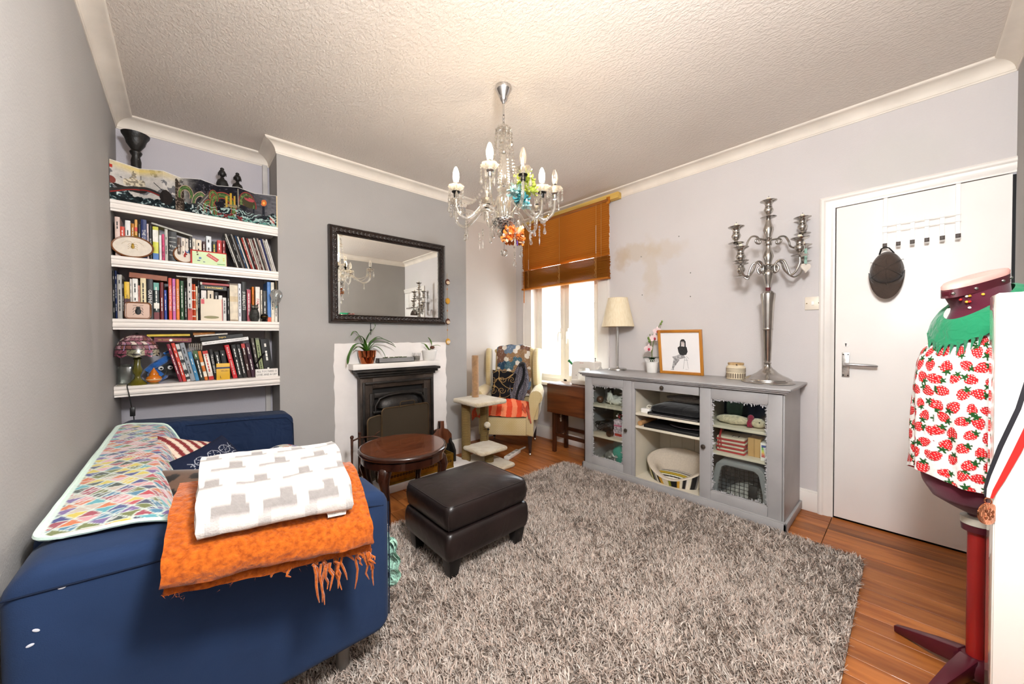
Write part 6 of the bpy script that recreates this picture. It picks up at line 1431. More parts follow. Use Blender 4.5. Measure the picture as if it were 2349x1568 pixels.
# ================================================================== SIDEBOARD
SBX, SBY0, SBY1, ZTOP = 2.632, .492, 1.938, .866
sb = thing('grey_sideboard', 'long grey painted sideboard with glazed doors along the pale wall', 'sideboard', (2.86, 1.215, 0))
def GB(): b = MB(); b.M = T(-2.86, -1.215, 0); return b
m_gp = mat('grey furniture paint', '#a09e9e', .42, var=.06, vs=5, bump=.05, bs=50)
m_in = mat('cream cabinet interior', '#d8d0be', .6, var=.03)
XBK = 3.085
GB().box(SBX-.050, XBK+.003, SBY0-.036, SBY1+.032, ZTOP-.012, ZTOP).box(SBX-.040, XBK+.003, SBY0-.028, SBY1+.024, ZTOP-.022, ZTOP-.012).box(SBX-.026, XBK+.003, SBY0-.016, SBY1+.012, ZTOP-.034, ZTOP-.022).build('top', m_gp, sb, bevel=.003)
GB().box(SBX+.012, XBK, SBY0, SBY0+.018, .0, ZTOP-.034).build('side_panel', m_gp, sb, smooth=0)
GB().box(SBX+.012, XBK, SBY1-.018, SBY1, .0, ZTOP-.034).build('side_panel', m_gp, sb, smooth=0)
for y_ in (1.470, .962): GB().box(SBX+.004, XBK-.012, y_-.009, y_+.009, .05, ZTOP-.034).build('divider', m_in, sb, smooth=0)
GB().box(SBX+.006, XBK-.012, SBY0+.018, SBY1-.018, .040, .056).build('floor_panel', m_in, sb, smooth=0)
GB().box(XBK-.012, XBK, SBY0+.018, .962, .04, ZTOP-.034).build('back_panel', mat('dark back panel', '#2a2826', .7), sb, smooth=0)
for k in range(5): GB().box(XBK-.012, XBK, .972+k*.0996, .972+(k+1)*.0996-.002, .04, ZTOP-.034).build('back_panel', m_in, sb, smooth=0)
GB().box(XBK-.012, XBK, 1.472, SBY1-.018, .04, ZTOP-.034).build('back_panel', mat('green tinted back', '#aeb5a2', .6), sb, smooth=0)
for y0, y1, z_ in ((1.480, 1.918, .583), (1.480, 1.918, .322), (.972, 1.460, .573), (.972, 1.460, .470), (.512, .952, .580), (.512, .952, .398)):
    GB().box(SBX+.012, XBK-.014, y0, y1, z_-.017, z_).build('shelf', m_in, sb, bevel=.0015)
# plinth
GB().box(SBX-.022, SBX-.004, SBY0-.014, SBY1+.012, 0.012, .062).box(SBX-.016, SBX-.004, SBY0-.010, SBY1+.008, .062, .070).box(SBX-.022, XBK, SBY0-.014, SBY0, .012, .062).box(SBX-.022, XBK, SBY1, SBY1+.012, .012, .062).box(SBX-.022, SBX+.05, SBY0-.014, SBY0+.06, 0, .014).box(SBX-.022, SBX+.05, SBY1-.06, SBY1+.012, 0, .014).build('plinth', m_gp, sb, bevel=.002)
# face rails
GB().box(SBX, SBX+.016, 1.455, 1.484, .05, ZTOP-.034).build('stile', m_gp, sb, bevel=.001)
GB().box(SBX, SBX+.016, SBY0, SBY0+.009, .05, ZTOP-.034).build('stile', m_gp, sb, bevel=.001)
dr = GB().box(SBX-.004, SBX+.014, .975, 1.458, .765, ZTOP-.038).build('drawer', m_gp, sb, bevel=.002)
m_kn = mat('bronze knob', '#6e655c', .3, .9)
def knob(parent, y_, z_): b = GB(); b.lathe([(.006, 0), (.006, .012), (.013, .016), (.0155, .022), (.013, .028), (.0001, .031)], 18, M=T(SBX-.004, y_, z_) @ Matrix.Rotation(-PI/2, 4, 'Y')); b.build('knob', m_kn, parent)
knob(dr, 1.228, .797)
m_cgl = glass('cabinet glass', (.95, .97, .95), .14, .03)
def gdoor(y0, y1, ky, st=.072, x=SBX-.006):
    z0, z1 = .060, .826; b = GB()
    b.box(x, x+.018, y0, y0+st, z0, z1).box(x, x+.018, y1-st, y1, z0, z1).box(x, x+.018, y0+st, y1-st, z0, z0+st).box(x, x+.018, y0+st, y1-st, z1-st*.9, z1)
    d = b.build('glazed_door', m_gp, sb, bevel=.0025)
    iy0, iy1, iz0, iz1 = y0+st, y1-st, z0+st, z1-st*.9; q = GB(); w = .006
    q.box(x+.003, x+.012, iy0, iy0+w, iz0, iz1).box(x+.003, x+.012, iy1-w, iy1, iz0, iz1).box(x+.003, x+.012, iy0, iy1, iz0, iz0+w).box(x+.003, x+.012, iy0, iy1, iz1-w, iz1).build('glazing_bead', m_gp, d, bevel=.001)
    GB().box(x+.008, x+.011, iy0, iy1, iz0, iz1).build('pane', m_cgl, d, smooth=0)
    # ragged paint left on the glass edge
    r = random.Random(int(y0*1000)); rg = GB(); xx = x+.0072
    def edge_run(p0, p1, nrm, n_):
        for k in range(n_):
            t = (k+r.random())/n_; L_ = r.uniform(.004, .013)*(2.2 if r.random() < .1 else 1); wd = r.uniform(.002, .006); c = Vector(p0).lerp(Vector(p1), t); tv = (Vector(p1)-Vector(p0)).normalized()*wd; nn = Vector(nrm)*L_
            rg.add([(xx, *(c-tv)), (xx, *(c+tv)), (xx, *(c+tv*.4+nn)), (xx, *(c-tv*.4+nn))], [(0, 1, 2, 3)])
    edge_run((iy0+w, iz0), (iy0+w, iz1), (1, 0), 90); edge_run((iy1-w, iz0), (iy1-w, iz1), (-1, 0), 90); edge_run((iy0, iz0+w), (iy1, iz0+w), (0, 1), 50); edge_run((iy0, iz1-w), (iy1, iz1-w), (0, -1), 60)
    o = rg.build('paint_smears', mat('grey paint smear', '#b5b4b6', .5), d, smooth=0); o['kind'] = 'stuff'
    knob(d, ky, .425); return d
gdoor(1.482, 1.930, 1.522); gdoor(.502, .968, .938)
# ------------------------------------------------ contents, left bay
def lump(name, c, r, m_, parent, sc=(1, 1, 1), seed=0, amp=.25, n_=28, f=3.):
    a = np.linspace(0, 2*PI, n_, endpoint=False); t = np.linspace(0, PI, n_//2+1); A_, T_ = np.meshgrid(a, t); d = fbm(np.cos(A_)*np.sin(T_)*f+5, np.sin(A_)*np.sin(T_)*f+np.cos(T_)*f+5, seed, 3); R_ = r*(1+amp*(d-.45)*2)
    P_ = np.stack([c[0]+R_*np.sin(T_)*np.cos(A_)*sc[0], c[1]+R_*np.sin(T_)*np.sin(A_)*sc[1], np.maximum(c[2]+R_*np.cos(T_)*sc[2], 0)], -1); return gridmesh(name, P_, m_, parent, wrap=True)
m_pbag = mat('white plastic bag', '#e9e8e2', .3, var=.04, bump=.8, bs=25, bdist=.02)
pb = thing('white_plastic_bag', 'crumpled white plastic bag on the upper left sideboard shelf', 'plastic bag', (2.80, 1.70, .583)); lump('bag', (0, 0, .035), .075, m_pbag, pb, (.8, 1.6, .55), 3, .6); lump('bag_handle', (-.06, .05, .065), .035, m_pbag, pb, (.5, .8, 1.4), 5, .7)
pa = tag(MB().box(-.11, .11, -.10, .10, 0, .006).box(-.10, .10, -.09, .09, .006, .012).build('paper_stack', mat('white paper', '#e6e3dc', .7), smooth=0), 'stack of white papers tilted behind the plastic bag', 'paper'); pa.location = (2.92, 1.60, .655); pa.rotation_euler = (.12, .10, 0)
bo = thing('brown_ball', 'brown round ornament at the left of the upper left shelf', 'ornament', (2.75, 1.855, .583)); MB().ball((0, 0, .032), .032, 16, 12).build('ball', mat('mottled brown', '#5a3a2a', .4, var=.5, vs=40), bo)
cbk = thing('black_cables', 'tangle of black cables and a hair dryer on the middle left shelf', 'cables', (2.80, 1.80, .322))
r = random.Random(6); q = MB()
for k in range(7):
    pts = []; ph = r.random()*6
    for t in np.linspace(0, 1, 16): pts.append((-.06+.07*math.sin(t*7+ph)*.8+.01*k, .05*math.cos(t*6+ph*1.7)+.02, .02+.09*abs(math.sin(t*3.1+ph))))
    q.tube(pts, .004, 6)
q.build('cable_tangle', mat('black plastic', '#151515', .35), cbk); lump('black_bag', (.0, -.0, .055), .065, mat('black nylon', '#161617', .5, bump=.4, bs=60), cbk, (.9, 1.1, .85), 7, .3)
MB().lathe([(.0001, 0), (.026, 0), (.026, .04), (.0001, .045)], 16, M=T(-.10, -.09, .028) @ Matrix.Rotation(-PI/2, 4, 'Y')).build('round_nozzle', mat('black plastic', '#151515', .35), cbk)
def gift(a, b): return np.where((((a*60) % 1 < .25) ^ ((b*60) % 1 < .25))[..., None], np.array(lin('#c9b9c6')), np.array(lin('#e6dfe2')))
for z_, h, lab, d_ in ((0, .062, 'lower patterned gift box on the middle left shelf', 0), (.063, .085, 'upper patterned gift box with a pink ribbon on the middle left shelf', .006)):
    gx = thing('gift_box', lab, 'box', (2.80, 1.625, .322+z_), 0, 'patterned gift boxes'); MB().box(-.085, .10, -.075+d_, .075-d_, 0, h-.002).build('box', mat('lilac gift paper', '#cdbfca', .5, var=.35, vs=55), gx, bevel=.002)
    if z_: MB().box(-.0865, .1015, -.076+d_, .076-d_, .028, .040).build('ribbon', mat('pink ribbon', '#d06a8c', .4), gx, smooth=0)
    else: MB().box(-.0865, -.085, -.05, .06, .01, .03).build('red_print', mat('red thread', '#a8281f', .7), gx, smooth=0)
rc = thing('red_white_bundle', 'red and white beaded bundle on top of the gift boxes', 'decoration', (2.79, 1.625, .4705)); r = random.Random(9)
qs = [MB(), MB(), MB()]
for k in range(80): qs[k % 3].ball((r.uniform(-.05, .05), r.uniform(-.06, .06), .008+r.random()*.03), .009, 6, 5)
for q, c, n_ in zip(qs, ('#c02a30', '#efe9e6', '#2f6a4a'), ('red_beads', 'white_beads', 'green_beads')): q.build(n_, mat('bead '+c, c, .4), rc)['kind'] = 'stuff'
tb_ = thing('teal_bag', 'teal and silver plastic bag on the floor of the left bay', 'plastic bag', (2.81, 1.665, .056)); lump('teal_film', (.0, -.03, .085), .105, mat('teal film', '#3fae9a', .25, var=.15, bump=.8, bs=22, bdist=.02), tb_, (.9, 1.0, .95), 11, .45); lump('silver_film', (-.03, .075, .06), .075, mat('silver film', '#a8aaa6', .2, .6, var=.4, vs=12, bump=.9, bs=30, bdist=.02), tb_, (.9, 1.0, .95), 13, .5)
# ------------------------------------------------ middle bay
ch = thing('white_charger', 'white charger with a coiled cable on the upper middle shelf', 'charger', (2.71, 1.395, .573)); MB().box(-.03, .03, -.035, .035, 0, .035).build('charger_block', m_cer, ch, bevel=.005); MB().tube([(0, -.02, .036)]+[(.01+.02*math.sin(t), -.04+.045*math.cos(t), .045+.012*math.sin(t*2)) for t in np.linspace(0, 9, 30)], .0025, 5).build('charger_cable', m_cordw, ch)
lp = thing('black_laptop', 'black laptop lying on the upper middle shelf', 'laptop', (2.80, 1.17, .573)); MB().box(-.15, .15, -.19, .19, 0, .022).build('laptop_body', mat('glossy black', '#121214', .15), lp, bevel=.004); MB().box(-.152, -.149, -.18, .18, .006, .012).build('silver_strip', m_alu, lp, smooth=0)
lb = thing('laptop_sleeve', 'black fabric laptop sleeve on top of the laptop', 'laptop sleeve', (2.82, 1.17, .596)); MB().add(*cushion_box(.14, .18, 0, .045, .02, .03, .004)).build('sleeve', fabric('black neoprene', '#141415', wr=.5, wscale=12), lb, smooth=70)
fp_ = thing('folded_fleece', 'grey folded fleece on the black laptop sleeve', 'fleece', (2.87, 1.14, .665)); lump('fleece', (0, 0, .025), .10, fabric('grey fleece', '#8b857e', wr=.8, wscale=20), fp_, (.8, 1.6, .28), 15, .2)
kr = tag(MB().lathe([(.0001, 0), (.019, 0), (.019, .26), (.0001, .26)], 18, M=Matrix.Rotation(PI/2, 4, 'Y')).build('kraft_roll', mat('kraft paper', '#a87f52', .8)), 'brown kraft paper roll on the lower middle shelf', 'paper roll'); kr.location = (2.665, 1.43, .4895); 
bm2 = thing('black_portfolio', 'flat black portfolio case on the lower middle shelf', 'portfolio', (2.80, 1.185, .470)); MB().box(-.15, .17, -.20, .205, 0, .022).build('portfolio', mat('black board', '#151516', .5), bm2, bevel=.004)
gp = thing('glass_plate', 'dark oval glass plate lying on the black portfolio', 'plate', (2.79, 1.10, .4925)); MB().lathe([(.06, 0), (.09, .004), (.125, .014), (.123, .017), (.06, .004), (.0001, .004)], 32, sx=.9, sy=1.15).build('plate', mat('smoked glass', '#4a4143', .08, var=.3), gp)
# cat bed
bed = thing('cat_bed', 'oval striped cat bed with a cream lining inside the sideboard', 'cat bed', (2.822, 1.205, .056))
nA, nB = 150, 44; a = np.linspace(0, 2*PI, nA, endpoint=False); t = np.linspace(0, 1, nB); A_, T_ = np.meshgrid(a, t)
hgt = .155+.055*np.cos(A_)*1.0-.05*np.clip(np.cos(A_-PI), 0, 1)**3; rim = .055; Ro = np.where(T_ < .5, .86+.14*np.sin(T_*PI), 1.0); 
ph_ = (T_-.5)/.5; inner = T_ > .5
Rr = np.where(inner, 1-.36*(1-np.cos(np.clip(ph_, 0, 1)*PI))/2-.02, .86+.16*np.sin(T_*2*PI/2)**.8); Zr = np.where(inner, hgt*np.cos(np.clip(ph_, 0, 1)*PI/2)**.7*1.0+.03*np.clip(ph_, 0, 1), hgt*np.sin(T_*PI)**.9)
P_ = np.stack([Rr*.168*np.cos(A_), Rr*.225*np.sin(A_), np.maximum(Zr, .001)], -1)
st_id = np.floor(A_/(2*PI)*64); pal = np.array([lin(c) for c in ('#7f7a76', '#1c1a1a', '#e9e2d4', '#d8a53a', '#8a8a1e', '#e6ddc8', '#7f7a76', '#232020')]); cb_ = pal[(hsh(st_id, 3, 2)*7.99).astype(int)]; cb_ = np.where(inner[..., None] | (T_ > .42)[..., None], np.array(lin('#c9bdac')), cb_)
gridmesh('bed_wall', P_, painted('striped bed cotton', .9, bump=.3, bs=120), bed, cb_, wrap=True)
nn_ = 90; u = np.linspace(-1, 1, nn_); U_, V_ = np.meshgrid(u, u); rr_ = np.sqrt(U_**2+V_**2); k = np.where(rr_ > 1, 1/np.maximum(rr_, 1e-6), 1); X_, Y_ = U_*k, V_*k
Z_ = .03+.03*np.sqrt(np.clip(1-X_**2-Y_**2, 0, 1)); sy_ = np.floor((X_*.5+.5)*15+.25*np.sin(Y_*4)); pal2 = np.array([lin(c) for c in ('#7f7a76', '#e9e2d4', '#1c1a1a', '#e9e2d4', '#8a8a1e', '#d8a53a', '#8a8a1e', '#e9e2d4', '#7f7a76', '#7f7a76', '#e9e2d4')]); cp = pal2[(sy_ % 11).astype(int)]
gridmesh('bed_pad', np.stack([X_*.118, Y_*.16, Z_], -1), painted('striped bed cotton'), bed, cp)
# ------------------------------------------------ right bay
lm = thing('lamb_toy', 'cream plush lamb toy with a red scarf on the upper right shelf', 'soft toy', (2.74, .755, .580))
m_wool = mat('cream curly plush', '#d9ccae', .95, var=.12, vs=60, bump=1., bs=90, bdist=.012, sheen=.6)
lump('body', (0, .035, .034), .042, m_wool, lm, (.9, 2.6, .75), 2, .15); lump('head', (-.005, -.105, .034), .034, m_wool, lm, (1, 1.25, .9), 4, .12)
MB().ball((-.035, -.118, .044), .0045, 8, 6).ball((-.012, -.15, .034), .006, 8, 6).build('eyes_and_nose', m_dark, lm)
for s in (-1, 1): lump('ear', (s*.03, -.085, .04), .014, m_wool, lm, (.6, 1.3, .8), 6+s, .1)
MB().tube([(.034*math.cos(t), -.066, .036+.032*math.sin(t)) for t in np.linspace(0, 2*PI, 20, endpoint=False)], .010, 8, closed=True).ball((-.03, -.07, .07), .018, 10, 8).tube([(-.03, -.07, .06), (-.045, -.062, .03), (-.048, -.06, .01)], [.012, .012, .007], 8).build('scarf', fabric('raspberry knit', '#9c2140', wr=.8, wscale=80), lm)
m_sackw = mat('cream sack cloth', '#dccfbb', .9, bump=.4, bs=300); m_sackr = mat('red felt', '#a81f22', .85)
for k in range(4):
    sk = thing('santa_sack', 'folded cream and red cloth sack, %s from the bottom of the pile' % ORD[k], 'cloth sack', (2.77, .795+.004*(k % 2), .398+k*.0262), .02*(k-1), 'folded cloth sacks in the sideboard')
    MB().box(-.085, .09, -.082, .082, .010, .025).build('sack', m_sackw, sk, bevel=.006, seg=3); MB().box(-.088, .092, -.084, .084, 0, .0105).build('red_lining', m_sackr, sk, bevel=.004)
    if k == 3: text('M', sk, m_ink_k, (-.03, -.02, .0258), (0, -1, 0), (1, 0, 0), .06, .045, 'printed_letter')
tg_ = MB().tube([(-.09, .05, .075), (-.098, .055, .03), (-.100, .05, -.03), (-.100, .06, -.055), (-.100, .068, -.03), (-.097, .062, .03), (-.09, .055, .075)], .003, 6).build('red_tie', m_sackr, sk)
kb_ = thing('cardboard_box', 'small brown cardboard box beside the cloth sacks', 'box', (2.76, .665, .398)); MB().box(-.05, .05, -.036, .036, 0, .118).build('box', mat('plain card', '#c49e66', .8, var=.06), kb_, bevel=.001); MB().box(-.0506, -.05, -.003, .003, 0, .118).build('card_seam', mat('card seam', '#a8844f', .8), kb_, smooth=0)
lb_ = thing('light_bulb_box', 'white light bulb box with an energy label on the right shelf', 'box', (2.70, .588, .398)); MB().box(-.04, .04, -.032, .032, 0, .112).build('carton', m_cer, lb_, bevel=.001)
MB().box(-.0408, -.04, .002, .026, .085, .098).build('label_header', mat('blue ink', '#2a4a9a', .6), lb_, smooth=0)
for k, c in enumerate(('#1a9a3a', '#5ab52e', '#c9d62a', '#f0d21a', '#f09a1a', '#e0521a', '#d0201a')): MB().box(-.0408, -.04, .026-.010-.0014*k, .026, .078-.009*k, .0845-.009*k).build('energy_bar', mat('energy '+c, c, .6), lb_, smooth=0)
MB().box(-.0408, -.04, -.022, -.004, .03, .07).build('grey_print', mat('pale grey print', '#b9bcc4', .6), lb_, smooth=0)
# pet carrier
pc = thing('pet_carrier', 'grey plastic pet carrier with a wire door in the right bay', 'pet carrier', (2.82, .735, .056))
m_pc = mat('grey carrier plastic', '#8d9094', .35, var=.04); m_pcd = mat('dark carrier plastic', '#2b2c2e', .4)
def cs_(w, z0, z1, tw): return [(-w, z0), (w, z0), (w, z0+.10), (tw, z1-.03), (tw-.03, z1), (-tw+.03, z1), (-tw, z1-.03), (-w, z0+.10)]
op = [(-.135, .012), (.135, .012), (.128, .13), (.105, .245), (.08, .262), (-.08, .262), (-.105, .245), (-.128, .13)]
ou = cs_(.165, 0, .295, .135); ou8 = [(-.165, 0), (.165, 0), (.165, .13), (.138, .262), (.105, .295), (-.105, .295), (-.138, .262), (-.165, .13)]
vs = [(-.165, a, c) for a, c in ou8]+[(-.165, a, c) for a, c in op]+[(-.140, a*.98, c) for a, c in op]+[(.165, a, c) for a, c in ou8]
fs = [(k, (k+1) % 8, 8+(k+1) % 8, 8+k) for k in range(8)]+[(8+k, 8+(k+1) % 8, 16+(k+1) % 8, 16+k) for k in range(8)]+[(k, (k+1) % 8, 24+(k+1) % 8, 24+k) for k in range(8)]+[tuple(24+k for k in range(8))]
MB().add(vs, fs).build('shell', m_pc, pc, smooth=30, bevel=.006)
MB().box(-.13, .15, -.15, .15, .004, .012).build('inner_floor', mat('pale carrier mat', '#c9c6c2', .9), pc, smooth=0); lump('blanket', (.02, 0, .02), .11, fabric('white fleece', '#cfcbc6', wr=.9, wscale=25), pc, (1.1, 1.15, .8), 21, .3)
q = MB()
for k in range(9): y_ = -.105+.026*k; zt_ = .255 if abs(y_) < .085 else .235; q.tube([(-.158, y_, .02), (-.158, y_, zt_)], .0018, 5)
q.build('door_bars', m_dark, pc); q = MB()
for k in range(10): z_ = .03+.024*k; w_ = .125 if z_ < .13 else .125-.022*(z_-.13)/.12; q.tube([(-.160, -w_, z_), (-.160, w_, z_)], .0018, 5)
q.build('door_wires', m_dark, pc); MB().box(-.165, -.150, -.10, -.055, .09, .17).build('latch', m_pcd, pc, bevel=.004)
for s in (-1, 1): MB().lathe([(.0001, 0), (.022, 0), (.022, .02), (.0001, .02)], 16, M=T(-.13, s*.158, .135) @ Matrix.Rotation(-s*PI/2, 4, 'X')).build('side_clip', m_pc, pc)
# ================================================================== THINGS ON THE SIDEBOARD
ZS = ZTOP+.0005
tl_ = thing('table_lamp', 'brushed steel table lamp with a cream tapered shade on the sideboard', 'table lamp', (2.985, 1.822, ZS))
MB().lathe([(.080, 0), (.080, .008), (.076, .014), (.02, .018), (.011, .024), (.009, .03)], 36).build('base', m_steel, tl_); MB().lathe([(.009, .02), (.009, .46)], 14).build('stem', m_steel, tl_); MB().lathe([(.014, .40), (.022, .404), (.022, .45), (.014, .455)], 16).build('bulb_holder', m_steel, tl_)
m_shd, nt, b = newmat('cream lamp fabric'); v = coordv(nt, 'Object', (1, 1, .05)); n = N(nt, 'ShaderNodeTexNoise'); n.inputs['Scale'].default_value = 120; nt.links.new(v, n.inputs[0]); nt.links.new(ramp(nt, n.outputs[0], [(.3, lin('#e0d0ae')), (.7, lin('#ecdfc4'))]), b.inputs['Base Color']); b.inputs['Roughness'].default_value = .8
MB().lathe([(.148, .402), (.146, .400), (.087, .666), (.089, .667)], 48, cap=False).lathe([(.1465, .402), (.0875, .665)], 48, cap=False).build('shade', m_shd, tl_, fixn=False)
MB().lathe([(.1445, .4035), (.0855, .664)], 48, cap=False).build('shade_lining', mat('gold lining', '#b8892a', .5, .2), tl_, fixn=False)
q = MB()
for k in range(3): a = k*2.1; q.tube([(.012*math.cos(a), .012*math.sin(a), .45), (.10*math.cos(a), .10*math.sin(a), .595)], .0015, 5)
q.build('shade_carrier', m_steel, tl_)
# orchid
orc = thing('pink_orchid', 'pale pink orchid in a white lace edged pot on the sideboard', 'potted plant', (2.975, 1.485, ZS))
MB().lathe([(.040, 0), (.042, .004), (.050, .085), (.053, .087), (.053, .092), (.050, .092), (.044, .05), (.0001, .05)], 32).build('pot', m_cer, orc)
sc4_ = MB()
for k in range(22):
    a = 2*PI*k/22; M_ = rotz(a) @ T(.052, 0, .103); sc4_.tube([M_ @ Vector((.0015*math.cos(t), .0072*math.cos(t), .011*math.sin(t))) for t in np.linspace(0, 2*PI, 12, endpoint=False)], .0013, 5, closed=True)
sc4_.tube([(.0535*math.cos(t), .0535*math.sin(t), .091) for t in np.linspace(0, 2*PI, 40, endpoint=False)], .0016, 5, closed=True).build('lace_rim', m_cer, orc)
MB().lathe([(.046, .075), (.0001, .08)], 18).build('soil', m_bark, orc)
m_dkl = mat('dark orchid leaf', '#1d3a1a', .3, var=.2, coat=.2); 
for a, l in ((2.3, .075), (-.8, .07), (.6, .05), (-2.2, .05)): strap([(0, 0, .08), (l*.4*math.cos(a), l*.4*math.sin(a), .125), (l*math.cos(a), l*math.sin(a), .125)], .045, m_dkl, orc)
dirx = Vector((.74, -.673, 0)); m_stem = mat('orchid stem', '#5a6a2c', .5); m_pet = mat('pale pink petal', '#f0dcdc', .5, var=.06, vs=30); m_lip = mat('magenta lip', '#b8304a', .5)
sp = [Vector((0, 0, .08)), Vector((0, 0, .17)), dirx*.012+Vector((0, 0, .26)), dirx*.035+Vector((0, 0, .34)), dirx*.065+Vector((0, 0, .41)), dirx*.085+Vector((0, 0, .435))]
MB().tube(sp, [.004, .004, .0035, .003, .0025, .002], 6).tube([Vector((0, 0, .15)), dirx*-.012+Vector((0, 0, .24)), dirx*-.018+Vector((0, 0, .33))], .003, 6).build('stem', m_stem, orc)
def orchid(c, s, tilt):
    M_ = T(*c) @ rotz(math.radians(-132)+tilt) @ Matrix.Rotation(.15, 4, 'Y'); fl2 = MB(); fl2.M = M_
    for a, l, w in ((PI/2, 1., .62), (PI*1.21, .95, .6), (-PI*.21, .95, .6), (PI*.05, 1.05, 1.0), (PI*.95, 1.05, 1.0)):
        fl2.grid(8, 6, lambda u, v, a=a, l=l, w=w: ((.12*math.sin(u*PI)*s*.3-.006*s*0, *((Matrix.Rotation(a, 2) @ Vector((u*l*s, (v*2-1)*w*s*.5*math.sin(PI*min(1, .08+u*.92))**.7)))))))
    o = fl2.build('bloom', m_pet, orc, smooth=80); lp_ = MB(); lp_.M = M_; lp_.ball((.010, 0, -.004), .008*s/.03, 8, 6, (1, .8, 1.1)).build('lip', m_lip, o)
orchid(dirx*-.022+Vector((-.02, 0, .205)), .044, .3); orchid(dirx*.028+Vector((-.015, 0, .295)), .042, -.1); orchid(dirx*.050+Vector((-.015, 0, .355)), .040, .1)
q = MB()
for c, r_ in ((dirx*.085+Vector((0, 0, .437)), .008), (dirx*.075+Vector((0, 0, .418)), .009), (dirx*-.03+Vector((0, 0, .295)), .010), (dirx*-.022+Vector((0, 0, .27)), .012)): q.ball(c, r_, 8, 6, (1, 1, 1.3))
q.build('buds', mat('orchid bud', '#6f8a3a', .5), orc)
# framed drawing, leaning on the wall
fm = thing('framed_drawing', 'wooden framed ink drawing of a seated woman leaning on the sideboard', 'picture', (2.985, 1.245, ZS), math.radians(8))
fm.rotation_euler = (0, math.radians(-9), math.radians(4))
# local: picture plane y-z, front toward -x
W_, H_ = .340, .365; m_oakf = wood('honey oak frame', '#c07f2c', '#a5661c', 'z', 5, .4); m_oakg = wood('honey oak rail', '#c07f2c', '#a5661c', 'y', 5, .4)
for s in (-1, 1): MB().box(0, .016, s*(W_/2-.011)-.011, s*(W_/2-.011)+.011, 0, H_).build('frame_stile', m_oakf, fm, bevel=.002)
for z_ in (0, H_-.022): MB().box(0, .016, -W_/2+.022, W_/2-.022, z_, z_+.022).build('frame_rail', m_oakg, fm, bevel=.002)
MB().box(.008, .012, -W_/2+.02, W_/2-.02, .02, H_-.02).build('drawing_paper', mat('drawing paper', '#f0edec', .8, var=.01), fm, smooth=0)
MB().box(.012, .015, -W_/2+.02, W_/2-.02, .02, H_-.02).build('backing', m_page, fm, smooth=0)
m_ink = mat('ink wash', '#2b2a2b', .8, var=.4, vs=120); m_ink2 = mat('grey ink wash', '#a5a2a2', .8, var=.4, vs=60)
def ink(polys, m_, nm, th=.0005):
    q = MB()
    for p in polys: q.prism([(-(a-.5)*W_*.86, .025+c*H_*.86) for a, c in p], .0072, .0079, 'x')
    return q.build(nm, m_, fm, smooth=0)
ink([[(.50, .66), (.52, .80), (.56, .84), (.62, .84), (.66, .78), (.66, .64), (.62, .62), (.63, .74), (.54, .74), (.54, .66)]], m_ink, 'drawn_hair'); ink([[(.54, .68), (.54, .78), (.62, .78), (.63, .68), (.59, .65)]], mat('pale skin wash', '#e2d6d2', .8), 'drawn_face')
ink([[(.44, .62), (.50, .66), (.60, .65), (.68, .64), (.70, .52), (.66, .44), (.58, .42), (.50, .42), (.46, .50)]], m_ink, 'drawn_top'); ink([[(.46, .44), (.60, .42), (.64, .36), (.52, .33), (.38, .30), (.30, .34), (.28, .38), (.40, .41)], [(.33, .36), (.40, .30), (.34, .12), (.30, .05), (.26, .06), (.28, .16)], [(.40, .33), (.48, .30), (.40, .20), (.36, .14), (.34, .16)], [(.24, .05), (.32, .05), (.30, .02), (.22, .02)]], m_ink2, 'drawn_legs')
q = MB()
for a, c, d, e in ((.62, .36, .56, .06), (.66, .36, .70, .08), (.60, .30, .70, .30), (.66, .40, .72, .34)): q.tube([(.0076, -(a-.5)*W_*.86, .025+c*H_*.86), (.0076, -(d-.5)*W_*.86, .025+e*H_*.86)], .0008, 4)
q.tube([(.0076, -(.62-.5)*W_*.86, .025+.05*H_), (.0076, -(.70-.5)*W_*.86, .025+.045*H_)], .0005, 4).build('drawn_chair', m_ink, fm)
# jar with carved bands
jrr = thing('carved_jar', 'cream stoneware jar with dark carved bands on the sideboard', 'jar', (2.955, .842, ZS))
MB().lathe([(.056, 0), (.060, .004), (.0605, .012), (.0605, .085), (.055, .094), (.048, .098), (.048, .103)], 40).build('jar_body', mat('cream stoneware', '#d3c4a8', .6, var=.06, vs=20), jrr); MB().lathe([(.046, .102), (.050, .104), (.051, .114), (.048, .118), (.0001, .119)], 36).build('lid', wood('jar lid wood', '#c2a276', '#a88757', 'x', 6, .5), jrr)
m_cv = mat('dark glaze', '#4a3626', .6); q = MB()
for k in range(26): a = 2*PI*k/26; q.prism([(-.0028, .010), (.0028, .010), (.0032, .040), (.0, .046), (-.0032, .040)], .0600, .0612, 'x', M=rotz(a))
q.build('carved_strokes', m_cv, jrr, smooth=0)['kind'] = 'stuff'; q = MB()
for z_ in (.056, .066, .076):
    q.tube([(.0607*math.cos(t), .0607*math.sin(t), z_+.0022*math.sin(t*36)) for t in np.linspace(0, 2*PI, 180, endpoint=False)], .0011, 4, closed=True)
q.build('carved_waves', m_cv, jrr)['kind'] = 'stuff'; MB().tube([(-.050, -.018, .108), (-.056, -.022, .104)], .004, 6).build('lid_stain', m_cv, jrr)
